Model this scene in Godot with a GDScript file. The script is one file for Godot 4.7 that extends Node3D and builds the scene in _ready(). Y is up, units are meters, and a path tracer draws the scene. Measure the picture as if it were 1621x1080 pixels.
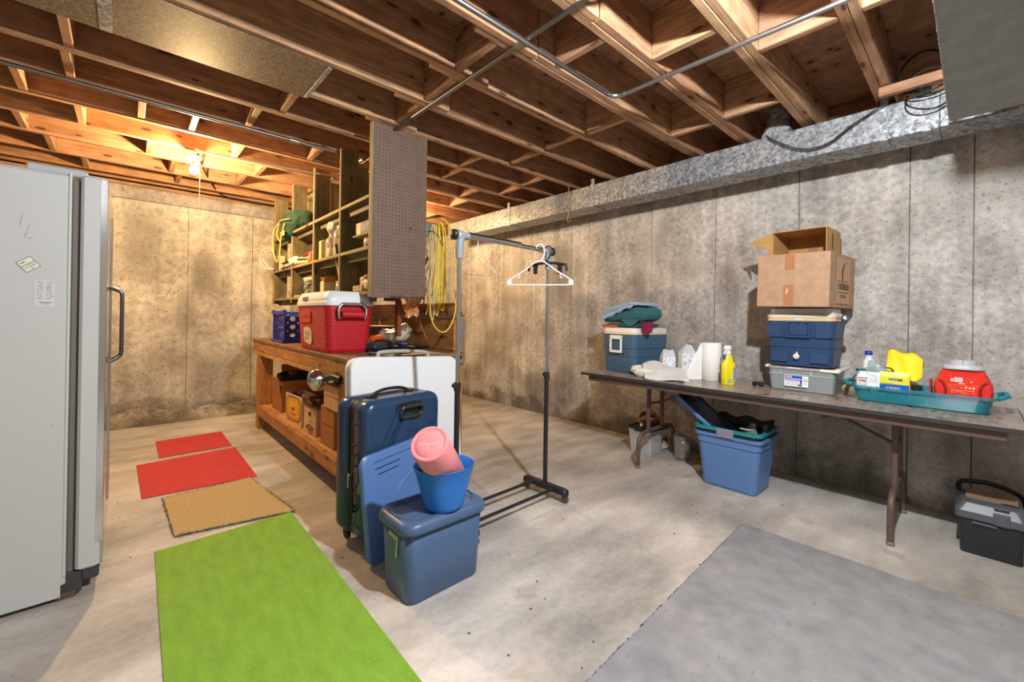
extends Node3D

# ---------------------------------------------------------------- mesh builder
class MB:
	var st := SurfaceTool.new()
	var xf := Transform3D.IDENTITY
	var uo := Vector2.ZERO
	var lng := -1
	func _init(o := Vector2.ZERO):
		st.begin(Mesh.PRIMITIVE_TRIANGLES)
		uo = o
	func sg(g: int) -> MB:
		st.set_smooth_group(g)
		return self
	func at(t: Transform3D) -> MB:
		xf = t
		return self
	func _p(p: Vector3, uv: Vector2):
		st.set_uv(uv + uo)
		st.add_vertex(xf * p)
	func tri(a: Vector3, b: Vector3, c: Vector3, ua := Vector2.INF, ub := Vector2.INF, uc := Vector2.INF):
		if not ua.is_finite():
			var n := (b - a).cross(c - a).abs()
			ua = pj(a, n); ub = pj(b, n); uc = pj(c, n)
		_p(a, ua); _p(c, uc); _p(b, ub)
	func pj(p: Vector3, n: Vector3) -> Vector2:
		var k := 0 if n.x >= n.y and n.x >= n.z else (1 if n.y >= n.z else 2)
		if lng >= 0 and k != lng:
			return Vector2(p[lng], p[3 - lng - k] + 0.37 * k)
		if k == 0: return Vector2(p.z, -p.y)
		if k == 1: return Vector2(p.x, p.z)
		return Vector2(p.x, -p.y)
	func quad(a: Vector3, b: Vector3, c: Vector3, d: Vector3):
		tri(a, b, c); tri(a, c, d)
	func quv(a: Vector3, b: Vector3, c: Vector3, d: Vector3, u0 := Vector2(0, 1), u1 := Vector2(1, 1), u2 := Vector2(1, 0), u3 := Vector2(0, 0)):
		tri(a, b, c, u0, u1, u2); tri(a, c, d, u0, u2, u3)
	# a box, edges chamfered by ch
	func box(c: Vector3, s: Vector3, ch := 0.0, b := Basis.IDENTITY) -> MB:
		sg(-1)
		var h := s / 2.0
		var keep := xf
		xf = xf * Transform3D(b, c)
		if ch <= 0.0:
			quad(Vector3(-h.x, -h.y, h.z), Vector3(h.x, -h.y, h.z), Vector3(h.x, h.y, h.z), Vector3(-h.x, h.y, h.z))
			quad(Vector3(h.x, -h.y, -h.z), Vector3(-h.x, -h.y, -h.z), Vector3(-h.x, h.y, -h.z), Vector3(h.x, h.y, -h.z))
			quad(Vector3(h.x, -h.y, h.z), Vector3(h.x, -h.y, -h.z), Vector3(h.x, h.y, -h.z), Vector3(h.x, h.y, h.z))
			quad(Vector3(-h.x, -h.y, -h.z), Vector3(-h.x, -h.y, h.z), Vector3(-h.x, h.y, h.z), Vector3(-h.x, h.y, -h.z))
			quad(Vector3(-h.x, h.y, h.z), Vector3(h.x, h.y, h.z), Vector3(h.x, h.y, -h.z), Vector3(-h.x, h.y, -h.z))
			quad(Vector3(-h.x, -h.y, -h.z), Vector3(h.x, -h.y, -h.z), Vector3(h.x, -h.y, h.z), Vector3(-h.x, -h.y, h.z))
		else:
			var rs := []
			for k in [[-h.y, ch], [-h.y + ch, 0.0], [h.y - ch, 0.0], [h.y, ch]]:
				var x: float = h.x - k[1]
				var z: float = h.z - k[1]
				rs.append(PackedVector3Array([Vector3(x - ch, k[0], z), Vector3(x, k[0], z - ch), Vector3(x, k[0], -z + ch), Vector3(x - ch, k[0], -z), Vector3(-x + ch, k[0], -z), Vector3(-x, k[0], -z + ch), Vector3(-x, k[0], z - ch), Vector3(-x + ch, k[0], z)]))
			for i in 3:
				for j in 8:
					var j2 := (j + 1) % 8
					quad(rs[i][j], rs[i][j2], rs[i + 1][j2], rs[i + 1][j])
			for j in range(1, 7):
				tri(rs[3][0], rs[3][j], rs[3][j + 1])
				tri(rs[0][0], rs[0][j + 1], rs[0][j])
		xf = keep
		return self
	# rings: counter-clockwise seen from above, going up the outside
	func loft(rings: Array, c0 := true, c1 := true, hard := false, g0 := 1) -> MB:
		var vv := 0.0
		for i in rings.size() - 1:
			var A = rings[i]
			var B = rings[i + 1]
			sg(g0 + i if hard else g0)
			var dv: float = A[0].distance_to(B[0])
			var u := 0.0
			for j in A.size():
				var k: int = (j + 1) % A.size()
				var du: float = maxf(A[j].distance_to(A[k]), B[j].distance_to(B[k]))
				tri(A[j], A[k], B[k], Vector2(u, -vv), Vector2(u + du, -vv), Vector2(u + du, -vv - dv))
				tri(A[j], B[k], B[j], Vector2(u, -vv), Vector2(u + du, -vv - dv), Vector2(u, -vv - dv))
				u += du
			vv += dv
		sg(-1)
		if c0: cap(rings[0], false)
		if c1: cap(rings[-1], true)
		return self
	func cap(r, up: bool):
		var c := Vector3.ZERO
		for p in r: c += p
		c /= r.size()
		for j in r.size():
			var k: int = (j + 1) % r.size()
			if up: tri(c, r[j], r[k])
			else: tri(c, r[k], r[j])
	func tube(pts: PackedVector3Array, r: float, seg := 8, closed := false, r2 := -1.0) -> MB:
		var n := pts.size()
		var up := Vector3.UP
		var rings := []
		var prev := Vector3.ZERO
		for i in n:
			var d: Vector3
			if closed: d = pts[(i + 1) % n] - pts[(i - 1 + n) % n]
			else: d = pts[mini(i + 1, n - 1)] - pts[maxi(i - 1, 0)]
			d = d.normalized()
			if i == 0:
				up = Vector3.UP if absf(d.y) < 0.9 else Vector3.RIGHT
			else:
				up = prev
			var s := d.cross(up).normalized()
			up = s.cross(d).normalized()
			prev = up
			var ring := PackedVector3Array()
			var rr := r if r2 < 0 else lerpf(r, r2, float(i) / (n - 1))
			for k in seg:
				var a := TAU * k / seg
				ring.append(pts[i] + (s * cos(a) + up * sin(a)) * rr)
			ring.reverse()
			rings.append(ring)
		if closed: rings.append(rings[0])
		return loft(rings, not closed, not closed)
	func lathe(prof: Array, seg := 24, c0 := true, c1 := true, hard := false) -> MB:
		var rings := []
		for p in prof:
			rings.append(circ(p[0], p[1], seg))
		return loft(rings, c0, c1, hard)
	static func circ(r: float, y: float, seg: int, rz := -1.0) -> PackedVector3Array:
		var o := PackedVector3Array()
		if rz < 0: rz = r
		for k in seg:
			var a := TAU * k / seg
			o.append(Vector3(cos(a) * r, y, -sin(a) * rz))
		return o
	# rounded rectangle ring in the plane y
	static func rr(w: float, d: float, r: float, y: float, n := 5, cx := 0.0, cz := 0.0) -> PackedVector3Array:
		var o := PackedVector3Array()
		r = minf(r, minf(w, d) / 2.0 - 0.0005)
		for c in 4:
			var a0 := PI / 2.0 * c
			var ox := (w / 2.0 - r) * (1 if c == 0 or c == 3 else -1)
			var oz := (d / 2.0 - r) * (-1 if c == 0 or c == 1 else 1)
			for k in n + 1:
				var a := a0 + PI / 2.0 * k / n
				o.append(Vector3(cx + ox + cos(a) * r, y, cz + oz - sin(a) * r))
				if k == 0 or k == n:
					var e := minf(r * 0.15, 0.004)
					var t := Vector3(-sin(a), 0, -cos(a)) * (-e if k == 0 else e)
					if k == 0: o.insert(o.size() - 1, o[-1] + t)
					else: o.append(o[-1] + t)
		return o
	# polygon (x, y), counter-clockwise seen from +z, from z0 to z1, front edge drawn in by inset
	func plate(poly: PackedVector2Array, z0: float, z1: float, inset := 0.0, back := true) -> MB:
		if Geometry2D.is_polygon_clockwise(poly): poly.reverse()
		var tp := PackedVector2Array(poly)
		var c := Vector2.ZERO
		if inset > 0.0:
			var n := poly.size()
			for i in n:
				var e1 := (poly[i] - poly[(i - 1 + n) % n]).normalized()
				var e2 := (poly[(i + 1) % n] - poly[i]).normalized()
				var m := (Vector2(-e1.y, e1.x) + Vector2(-e2.y, e2.x))
				tp[i] = poly[i] + m / maxf(m.length_squared(), 0.3) * 2.0 * inset
		var id := Geometry2D.triangulate_polygon(tp)
		sg(-1)
		for i in range(0, id.size(), 3):
			var a := tp[id[i]]
			var b := tp[id[i + 1]]
			var d := tp[id[i + 2]]
			if (b - a).cross(d - a) < 0:
				var e := b
				b = d
				d = e
			tri(Vector3(a.x, a.y, z1), Vector3(b.x, b.y, z1), Vector3(d.x, d.y, z1))
			if back: tri(Vector3(a.x, a.y, z0), Vector3(d.x, d.y, z0), Vector3(b.x, b.y, z0))
		for i in poly.size():
			var k := (i + 1) % poly.size()
			quad(Vector3(poly[i].x, poly[i].y, z0), Vector3(poly[k].x, poly[k].y, z0), Vector3(tp[k].x, tp[k].y, z1), Vector3(tp[i].x, tp[i].y, z1))
		return self
	# closed lumpy form: superellipsoid with noise
	func blob(c: Vector3, s: Vector3, e := 0.6, amp := 0.0, fr := 8.0, sd := 1, nu := 28, nv := 16, flat := -1.0) -> MB:
		var ns := FastNoiseLite.new()
		ns.seed = sd
		ns.frequency = fr
		ns.fractal_octaves = 3
		var rings := []
		for i in nv + 1:
			var f := -PI / 2 + PI * i / nv
			var cy := pow(absf(cos(f)), e)
			var sy := signf(sin(f)) * pow(absf(sin(f)), e)
			var ring := PackedVector3Array()
			for j in nu:
				var a := TAU * j / nu
				var p := Vector3(signf(cos(a)) * pow(absf(cos(a)), e) * cy, sy, -signf(sin(a)) * pow(absf(sin(a)), e) * cy) * s / 2.0
				var k := 1.0 + amp * ns.get_noise_3dv((p + c) * 1.0) * 2.0
				p *= k
				if flat > -1.0: p.y = maxf(p.y, -s.y / 2.0 * flat)
				ring.append(p + c)
			rings.append(ring)
		return loft(rings, false, false)
	# sheet over a function of (u, v), with thickness
	func sheet(nu: int, nv: int, f: Callable, th := 0.003) -> MB:
		var g := []
		for i in nu + 1:
			var row := []
			for j in nv + 1: row.append(f.call(float(i) / nu, float(j) / nv))
			g.append(row)
		var nn := []
		for i in nu + 1:
			var row := []
			for j in nv + 1:
				var du: Vector3 = g[mini(i + 1, nu)][j] - g[maxi(i - 1, 0)][j]
				var dv: Vector3 = g[i][mini(j + 1, nv)] - g[i][maxi(j - 1, 0)]
				row.append(g[i][j] + du.cross(dv).normalized() * th)
			nn.append(row)
		for i in nu:
			for j in nv:
				var ua := Vector2(float(i) / nu, float(j) / nv)
				var ub := Vector2(float(i + 1) / nu, float(j) / nv)
				var uc := Vector2(float(i + 1) / nu, float(j + 1) / nv)
				var ud := Vector2(float(i) / nu, float(j + 1) / nv)
				sg(1)
				tri(nn[i][j], nn[i + 1][j], nn[i + 1][j + 1], ua, ub, uc)
				tri(nn[i][j], nn[i + 1][j + 1], nn[i][j + 1], ua, uc, ud)
				sg(2)
				tri(g[i][j], g[i + 1][j + 1], g[i + 1][j], ua, uc, ub)
				tri(g[i][j], g[i][j + 1], g[i + 1][j + 1], ua, ud, uc)
		sg(-1)
		for i in nu:
			quad(g[i][0], g[i + 1][0], nn[i + 1][0], nn[i][0])
			quad(g[i + 1][nv], g[i][nv], nn[i][nv], nn[i + 1][nv])
		for j in nv:
			quad(g[0][j + 1], g[0][j], nn[0][j], nn[0][j + 1])
			quad(g[nu][j], g[nu][j + 1], nn[nu][j + 1], nn[nu][j])
		return self
	# panel in x, y with a grid of round holes, thickness along z
	func holed(nx: int, ny: int, cw: float, chh: float, r: float, z0: float, z1: float, seg := 8, o := Vector2.ZERO) -> MB:
		sg(-1)
		for i in nx:
			for j in ny:
				var c := o + Vector2((i + 0.5) * cw, (j + 0.5) * chh)
				var inn := []
				var out := []
				for k in seg:
					var a := TAU * (k + 0.5) / seg
					var d := Vector2(cos(a), sin(a))
					inn.append(c + d * r)
					var a2 := TAU * k / seg
					var d2 := Vector2(cos(a2), sin(a2))
					var m := maxf(absf(d2.x) / (cw / 2), absf(d2.y) / (chh / 2))
					out.append(c + d2 / m)
				for k in seg:
					var k2: int = (k + 1) % seg
					var i0 := Vector3(inn[k].x, inn[k].y, 0)
					var o0 := Vector3(out[k].x, out[k].y, 0)
					var i1 := Vector3(inn[k2].x, inn[k2].y, 0)
					var o1 := Vector3(out[k2].x, out[k2].y, 0)
					var f := Vector3(0, 0, z1)
					var b := Vector3(0, 0, z0)
					tri(i0 + f, o0 + f, o1 + f)
					tri(i0 + f, o1 + f, i1 + f)
					tri(i0 + b, o1 + b, o0 + b)
					tri(i0 + b, i1 + b, o1 + b)
					quad(i0 + f, i1 + f, i1 + b, i0 + b)
		return self
	func done() -> ArrayMesh:
		st.generate_normals()
		return st.commit()

# ---------------------------------------------------------------- scene helpers
var rng := RandomNumberGenerator.new()
var used := {}
var mats := {}
var T := {}

func P(x: float, y: float, d: float) -> Vector3:
	return Vector3(x, y, -d)

func numbered(called: String) -> String:
	if not used.has(called):
		used[called] = 0
		return called
	used[called] += 1
	return "%s_%03d" % [called, used[called]]

func tag(o: Node, label: String, category: String, group := ""):
	o.set_meta("label", label)
	o.set_meta("category", category)
	if group != "": o.set_meta("group", group)

func thing(called: String, label: String, category: String, pos := Vector3.ZERO, yaw := 0.0, group := "") -> Node3D:
	var o := Node3D.new()
	o.name = numbered(called)
	add_child(o)
	o.position = pos
	o.rotation.y = deg_to_rad(yaw)
	tag(o, label, category, group)
	return o

func struct(called: String) -> Node3D:
	var o := Node3D.new()
	o.name = numbered(called)
	add_child(o)
	o.set_meta("kind", "structure")
	return o

func part(called: String, mesh, m: Material, parent: Node, pos := Vector3.ZERO, b := Basis.IDENTITY) -> MeshInstance3D:
	var o := MeshInstance3D.new()
	o.mesh = mesh.done() if mesh is MB else mesh
	o.material_override = m
	o.cast_shadow = GeometryInstance3D.SHADOW_CASTING_SETTING_ON
	var base := called
	var i := 0
	while parent.has_node(NodePath(called)):
		i += 1
		called = "%s_%03d" % [base, i]
	o.name = called
	parent.add_child(o)
	o.transform = Transform3D(b, pos)
	# a sub-part is given in the thing's own space
	if parent is MeshInstance3D and parent.get_parent() != self: o.transform = parent.transform.affine_inverse() * o.transform
	return o

func single(called: String, mesh, m: Material, label: String, category: String, pos := Vector3.ZERO, yaw := 0.0, group := "") -> MeshInstance3D:
	var o := part(numbered(called), mesh, m, self, pos, Basis(Vector3.UP, deg_to_rad(yaw)))
	tag(o, label, category, group)
	return o

func ry(deg: float) -> Basis: return Basis(Vector3.UP, deg_to_rad(deg))
func rx(deg: float) -> Basis: return Basis(Vector3.RIGHT, deg_to_rad(deg))
func rz(deg: float) -> Basis: return Basis(Vector3.BACK, deg_to_rad(deg))
func tfm(b: Basis, p := Vector3.ZERO) -> Transform3D: return Transform3D(b, p)
func v3(a: Array) -> PackedVector3Array:
	var o := PackedVector3Array()
	for i in range(0, a.size(), 3): o.append(Vector3(a[i], a[i + 1], a[i + 2]))
	return o
func v2(a: Array) -> PackedVector2Array:
	var o := PackedVector2Array()
	for i in range(0, a.size(), 2): o.append(Vector2(a[i], a[i + 1]))
	return o
# smooth path through points
func path(a: PackedVector3Array, n := 6, closed := false) -> PackedVector3Array:
	var o := PackedVector3Array()
	var m := a.size()
	for i in (m if closed else m - 1):
		var p0 := a[(i - 1 + m) % m] if closed else a[maxi(i - 1, 0)]
		var p1 := a[i]
		var p2 := a[(i + 1) % m]
		var p3 := a[(i + 2) % m] if closed else a[mini(i + 2, m - 1)]
		for k in n:
			o.append(p1.cubic_interpolate(p2, p0, p3, float(k) / n))
	if not closed: o.append(a[m - 1])
	return o
func rpoly(w: float, h: float, r: float, n := 4, c := Vector2.ZERO) -> PackedVector2Array:
	var o := PackedVector2Array()
	for p in MB.rr(w, h, r, 0, n): o.append(c + Vector2(p.x, -p.z))
	return o

# ---------------------------------------------------------------- materials
func col(r: int, g: int, b: int) -> Color: return Color8(r, g, b)

func mat(key: String, c: Color, rough := 0.6, metal := 0.0, tex = null, uvs := Vector3.ONE, nrm = null, ns := 1.0, tri := false) -> StandardMaterial3D:
	if mats.has(key): return mats[key]
	var m := StandardMaterial3D.new()
	m.albedo_color = c
	m.roughness = rough
	m.metallic = metal
	if tex != null: m.albedo_texture = tex
	m.uv1_scale = uvs
	if nrm != null:
		m.normal_enabled = true
		m.normal_texture = nrm
		m.normal_scale = ns
	m.uv1_triplanar = tri
	mats[key] = m
	return m
# moulded plastic, slightly grained
func plastic(key: String, c: Color, rough := 0.45) -> StandardMaterial3D:
	return mat("pl_" + key, c, rough, 0.0, null, Vector3.ONE * 6.0, T.grain, 0.12, true)
func clear(key: String, c: Color, a: float, rough := 0.15) -> StandardMaterial3D:
	if mats.has(key): return mats[key]
	var m := StandardMaterial3D.new()
	m.albedo_color = Color(c.r, c.g, c.b, a)
	m.transparency = BaseMaterial3D.TRANSPARENCY_ALPHA
	m.roughness = rough
	mats[key] = m
	return m
func cloth(key: String, c: Color) -> StandardMaterial3D:
	var m := mat("cl_" + key, c, 0.95, 0.0, null, Vector3.ONE * 9.0, T.grain, 0.7, true)
	m.rim_enabled = true
	m.rim = 0.3
	return m
func card(key: String, c: Color) -> StandardMaterial3D:
	return mat("cd_" + key, c, 0.85, 0.0, T.paper, Vector3.ONE * 2.5, T.grain, 0.15, true)
func wood(key: String, c: Color, su := 0.5, sv := 2.0, rough := 0.7) -> StandardMaterial3D:
	return mat("wd_" + key, c, rough, 0.0, T.wood, Vector3(su, sv, 1), T.wood_n, 0.35)

func tex(im: Image) -> ImageTexture:
	im.generate_mipmaps()
	return ImageTexture.create_from_image(im)
func noise_bytes(w: int, h: int, sd: int, fr: float, oct := 4, sx := 1.0, type := FastNoiseLite.TYPE_SIMPLEX_SMOOTH, seamless := true) -> PackedByteArray:
	var n := FastNoiseLite.new()
	n.seed = sd
	n.noise_type = type
	n.frequency = fr
	n.fractal_octaves = oct
	var im: Image
	var w2 := int(w / sx)
	if seamless: im = n.get_seamless_image(w2, h, false, false, 0.15, true)
	else: im = n.get_image(w2, h, false, false, true)
	if w2 != w: im.resize(w, h, Image.INTERPOLATE_CUBIC)
	im.convert(Image.FORMAT_L8)
	return im.get_data()
func rgb_tex(w: int, h: int, data: PackedByteArray) -> ImageTexture:
	return tex(Image.create_from_data(w, h, false, Image.FORMAT_RGB8, data))
func bump(w: int, h: int, data: PackedByteArray, k: float) -> ImageTexture:
	var im := Image.create_from_data(w, h, false, Image.FORMAT_L8, data)
	im.convert(Image.FORMAT_RGBA8)
	im.bump_map_to_normal_map(k)
	return tex(im)
func smooth(a: float, b: float, x: float) -> float:
	var t := clampf((x - a) / (b - a), 0, 1)
	return t * t * (3 - 2 * t)

func make_textures():
	# fine grain for plastics and cloth
	var g := noise_bytes(256, 256, 5, 0.12, 3)
	T.grain = bump(256, 256, g, 3.0)
	# paper and cardboard: near white, faint mottling
	var a := noise_bytes(256, 256, 8, 0.02, 4)
	var b := noise_bytes(256, 256, 9, 0.25, 2, 4.0)
	var o := PackedByteArray()
	o.resize(256 * 256 * 3)
	for i in 256 * 256:
		var k := 228 + (a[i] - 128) / 9 + (b[i] - 128) / 12
		o[i * 3] = k; o[i * 3 + 1] = k; o[i * 3 + 2] = k - 3
	T.paper = rgb_tex(256, 256, o)
	# timber: grain runs along u, knots
	var w := 1024
	var h := 512
	var n1 := noise_bytes(w, h, 21, 0.03, 5, 10.0)
	var n2 := noise_bytes(w, h, 22, 0.008, 3, 4.0)
	var n3 := noise_bytes(w, h, 23, 0.15, 2, 16.0)
	var n4 := noise_bytes(w, h, 24, 0.012, 3)
	o = PackedByteArray()
	o.resize(w * h * 3)
	var hb := PackedByteArray()
	hb.resize(w * h)
	rng.seed = 77
	var knots := []
	for i in 16: knots.append([rng.randf() * w, rng.randf() * h, rng.randf_range(5, 11)])
	for y in h:
		for x in w:
			var i := y * w + x
			var r := n2[i] * 0.35 + n4[i] * 0.1
			var ring := fposmod(r * 0.16 + n1[i] * 0.012, 1.0)
			ring = absf(ring * 2 - 1)
			var k := 0.90 + (n1[i] - 128) * 0.0009 - ring * 0.055 + (n3[i] - 128) * 0.0006 + (n4[i] - 128) * 0.0008
			o[i * 3] = int(clampf(k * 250, 0, 255))
			o[i * 3 + 1] = int(clampf((k - ring * 0.02) * 248, 0, 255))
			o[i * 3 + 2] = int(clampf((k - ring * 0.05) * 244, 0, 255))
			hb[i] = int(clampf(k * 200, 0, 255))
	for kn in knots:
		for y in range(int(kn[1] - 26), int(kn[1] + 26)):
			for x in range(int(kn[0] - 60), int(kn[0] + 60)):
				var xx := posmod(x, w)
				var yy := posmod(y, h)
				var dd: float = sqrt(pow((x - kn[0]) / 1.6, 2) + pow(y - kn[1], 2)) / kn[2]
				var f := 0.0
				if dd < 1.0: f = 0.62
				elif dd < 3.0: f = 0.3 * (3 - dd) / 2 * (0.5 + 0.5 * sin(dd * 9))
				if f > 0:
					var i := (yy * w + xx) * 3
					o[i] = int(o[i] * (1 - f * 0.75)); o[i + 1] = int(o[i + 1] * (1 - f * 0.9)); o[i + 2] = int(o[i + 2] * (1 - f))
	T.wood = rgb_tex(w, h, o)
	T.wood_n = bump(w, h, hb, 4.0)
	# zinc spangle
	var c1 := FastNoiseLite.new()
	c1.noise_type = FastNoiseLite.TYPE_CELLULAR
	c1.cellular_return_type = FastNoiseLite.RETURN_CELL_VALUE
	c1.frequency = 0.075
	c1.domain_warp_enabled = true
	c1.domain_warp_amplitude = 18
	c1.domain_warp_frequency = 0.04
	c1.seed = 4
	var zi := c1.get_seamless_image(512, 512, false, false, 0.1, true)
	zi.convert(Image.FORMAT_L8)
	var zb := zi.get_data()
	var za := noise_bytes(512, 512, 41, 0.02, 4)
	o = PackedByteArray()
	o.resize(512 * 512 * 3)
	var zr := PackedByteArray()
	zr.resize(512 * 512 * 3)
	for i in 512 * 512:
		var k := clampi(160 + (zb[i] - 128) * 5 / 9 + (za[i] - 128) / 5, 0, 255)
		o[i * 3] = k; o[i * 3 + 1] = k; o[i * 3 + 2] = mini(k + 3, 255)
		var rg := clampi(120 - (zb[i] - 128) / 2, 0, 255)
		zr[i * 3] = rg; zr[i * 3 + 1] = rg; zr[i * 3 + 2] = rg
	T.zinc = rgb_tex(512, 512, o)
	T.zinc_r = rgb_tex(512, 512, zr)
	T.zinc_n = bump(512, 512, zb, 1.2)
	T.wall_r = wall_texture(2048, 832, 6.1, 2.48, 300, true)
	T.wall_b = wall_texture(1280, 532, 6.0, 2.48, 900, false)
	floor_texture()
	# carpet pile
	var p1 := noise_bytes(1024, 1024, 61, 0.35, 2)
	var p2 := noise_bytes(1024, 1024, 62, 0.006, 5)
	var p3 := noise_bytes(1024, 1024, 63, 0.03, 4, 3.0)
	o = PackedByteArray()
	o.resize(1024 * 1024 * 3)
	for i in 1024 * 1024:
		var k := 214 + (p1[i] - 128) * 0.3 + (p2[i] - 128) * 0.14
		if p3[i] > 180: k -= (p3[i] - 180) * 0.5 * smooth(135, 175, p2[i])
		o[i * 3] = clampi(int(k), 0, 255); o[i * 3 + 1] = o[i * 3]; o[i * 3 + 2] = o[i * 3]
	T.pile = rgb_tex(1024, 1024, o)
	T.pile_n = bump(1024, 1024, p1, 2.0)
	# herringbone weave
	w = 768
	h = 768
	o = PackedByteArray()
	o.resize(w * h * 3)
	hb = PackedByteArray()
	hb.resize(w * h)
	var jn := noise_bytes(w, h, 71, 0.05, 3)
	for y in h:
		for x in w:
			var i := y * w + x
			var s := absf(fposmod(x / 96.0, 1.0) * 2 - 1) * 48.0
			var e := 0.5 + 0.5 * sin((y + s) * TAU / 12.0)
			var f := 0.5 + 0.5 * sin(x * TAU / 8.0)
			var k := 0.72 + 0.22 * e + 0.06 * f + (jn[i] - 128) * 0.0012
			hb[i] = int(clampf(e * 190 + f * 50, 0, 255))
			o[i * 3] = int(clampf(k * 245, 0, 255)); o[i * 3 + 1] = int(clampf(k * 240, 0, 255)); o[i * 3 + 2] = int(clampf(k * 226, 0, 255))
	T.jute = rgb_tex(w, h, o)
	T.jute_n = bump(w, h, hb, 3.0)
	# foam speckle
	var f1 := noise_bytes(256, 256, 81, 0.16, 2)
	o = PackedByteArray()
	o.resize(256 * 256 * 3)
	for i in 256 * 256:
		var k := smooth(110, 170, f1[i])
		o[i * 3] = int(lerpf(226, 246, k)); o[i * 3 + 1] = int(lerpf(134, 178, k)); o[i * 3 + 2] = int(lerpf(142, 184, k))
	T.foam = rgb_tex(256, 256, o)

# concrete cast against boards: u runs along the wall, v downwards
func wall_texture(w: int, h: int, wm: float, hm: float, sd: int, right: bool) -> Array:
	var a := noise_bytes(w, h, sd + 1, 0.006, 5, 1.0, FastNoiseLite.TYPE_SIMPLEX_SMOOTH, false)
	var b := noise_bytes(w, h, sd + 2, 0.05, 4, 1.0, FastNoiseLite.TYPE_SIMPLEX_SMOOTH, false)
	var pit := noise_bytes(w, h, sd + 3, 0.26, 2, 1.0, FastNoiseLite.TYPE_SIMPLEX, false)
	var pit2 := noise_bytes(w, h, sd + 4, 0.07, 3, 1.0, FastNoiseLite.TYPE_SIMPLEX, false)
	# runs that follow gravity
	var n := FastNoiseLite.new()
	n.seed = sd + 5
	n.frequency = 0.02
	n.fractal_octaves = 4
	var im := n.get_image(w, h / 10, false, false, true)
	im.resize(w, h, Image.INTERPOLATE_CUBIC)
	im.convert(Image.FORMAT_L8)
	var run := im.get_data()
	n.seed = sd + 6
	n.frequency = 0.011
	n.domain_warp_enabled = true
	n.domain_warp_amplitude = 40.0
	n.domain_warp_frequency = 0.01
	im = n.get_image(w, h, false, false, true)
	im.convert(Image.FORMAT_L8)
	var big := im.get_data()
	# damp patches: along the wall, height, half width, half height, strength
	var sp: Array
	if right:
		sp = [[1.39, 1.40, 0.07, 0.17, 1.0], [2.22, 1.45, 0.06, 0.2, 0.6], [3.2, 1.65, 0.12, 0.25, 0.7], [4.35, 0.75, 0.22, 0.24, 0.9], [4.6, 1.3, 0.1, 0.4, 0.45], [3.55, 0.28, 0.24, 0.16, 0.9], [3.15, 0.36, 0.14, 0.22, 0.9], [2.95, 1.2, 0.05, 0.5, 0.4], [0.32, 1.7, 0.06, 0.2, 0.2], [1.75, 1.6, 0.14, 0.1, 0.4], [0.05, 0.5, 0.3, 0.25, 0.7], [0.6, 0.35, 0.35, 0.2, 0.6], [0.9, 1.35, 0.06, 0.35, 0.3], [4.0, 1.5, 0.16, 0.5, 0.35], [2.05, 1.95, 0.1, 0.2, 0.4], [-0.1, 1.95, 0.25, 0.12, 0.4]]
	else:
		sp = [[0.06, 1.85, 0.12, 0.26, 0.7], [0.45, 1.15, 0.07, 0.2, 0.8], [0.62, 1.6, 0.09, 0.2, 0.8], [0.35, 0.68, 0.16, 0.16, 0.6], [0.8, 0.42, 0.26, 0.22, 0.5], [1.08, 1.2, 0.05, 0.6, 0.4], [0.15, 0.15, 0.3, 0.09, 1.0], [-0.2, 0.16, 0.25, 0.08, 0.8], [0.7, 0.12, 0.3, 0.07, 0.7]]
	var cracks := [[-0.05, 1.30, 0.40, 1.36, 0.014], [0.30, 1.36, 0.44, 1.62, 0.012], [0.1, 1.5, 0.3, 1.36, 0.006], [0.5, 1.72, 0.75, 1.95, 0.008], [-0.15, 1.1, -0.05, 1.3, 0.006]] if not right else [[3.5, 0.5, 3.2, 0.3, 0.03], [0.75, 1.95, 0.4, 1.97, 0.006], [1.9, 1.33, 1.6, 1.3, 0.008]]
	var u0 := -0.42 if right else -2.4
	# the patches as a coarse field, broken up by noise below
	var lw := w / 8
	var lh := h / 8
	var fb := PackedByteArray()
	fb.resize(lw * lh)
	for y in lh:
		var ym := hm * (1.0 - (y + 0.5) / lh)
		for x in lw:
			var um := u0 + wm * (x + 0.5) / lw
			var f := 0.0
			for s in sp:
				var q: float = pow((um - s[0]) / s[2], 2) + pow((ym - s[1]) / s[3], 2)
				if q < 3.0: f = maxf(f, s[4] * (1.0 - q / 3.0))
			fb[y * lw + x] = int(f * 255)
	im = Image.create_from_data(lw, lh, false, Image.FORMAT_L8, fb)
	im.resize(w, h, Image.INTERPOLATE_CUBIC)
	var spot := im.get_data()
	for c in cracks:
		var x0 := maxi(0, int((minf(c[0], c[2]) - 0.1 - u0) / wm * w))
		var x1 := mini(w, int((maxf(c[0], c[2]) + 0.1 - u0) / wm * w))
		var y0 := maxi(0, int((1.0 - (maxf(c[1], c[3]) + 0.1) / hm) * h))
		var y1 := mini(h, int((1.0 - (minf(c[1], c[3]) - 0.1) / hm) * h))
		var dx: float = c[2] - c[0]
		var dy: float = c[3] - c[1]
		for y in range(y0, y1):
			var ym := hm * (1.0 - float(y) / h)
			for x in range(x0, x1):
				var um := u0 + wm * x / w
				var i := y * w + x
				var t := clampf(((um - c[0]) * dx + (ym - c[1]) * dy) / (dx * dx + dy * dy), 0, 1)
				var dd := Vector2(um - c[0] - dx * t + (b[i] - 128) * 0.0004, ym - c[1] - dy * t + (a[i] - 128) * 0.001 + (b[i] - 128) * 0.0006).length()
				if dd < c[4] * 2: spot[i] = maxi(spot[i], int(240 * smooth(c[4] * 1.6, c[4] * 0.3, dd)))
	var o := PackedByteArray()
	o.resize(w * h * 3)
	var hb := PackedByteArray()
	hb.resize(w * h)
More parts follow.
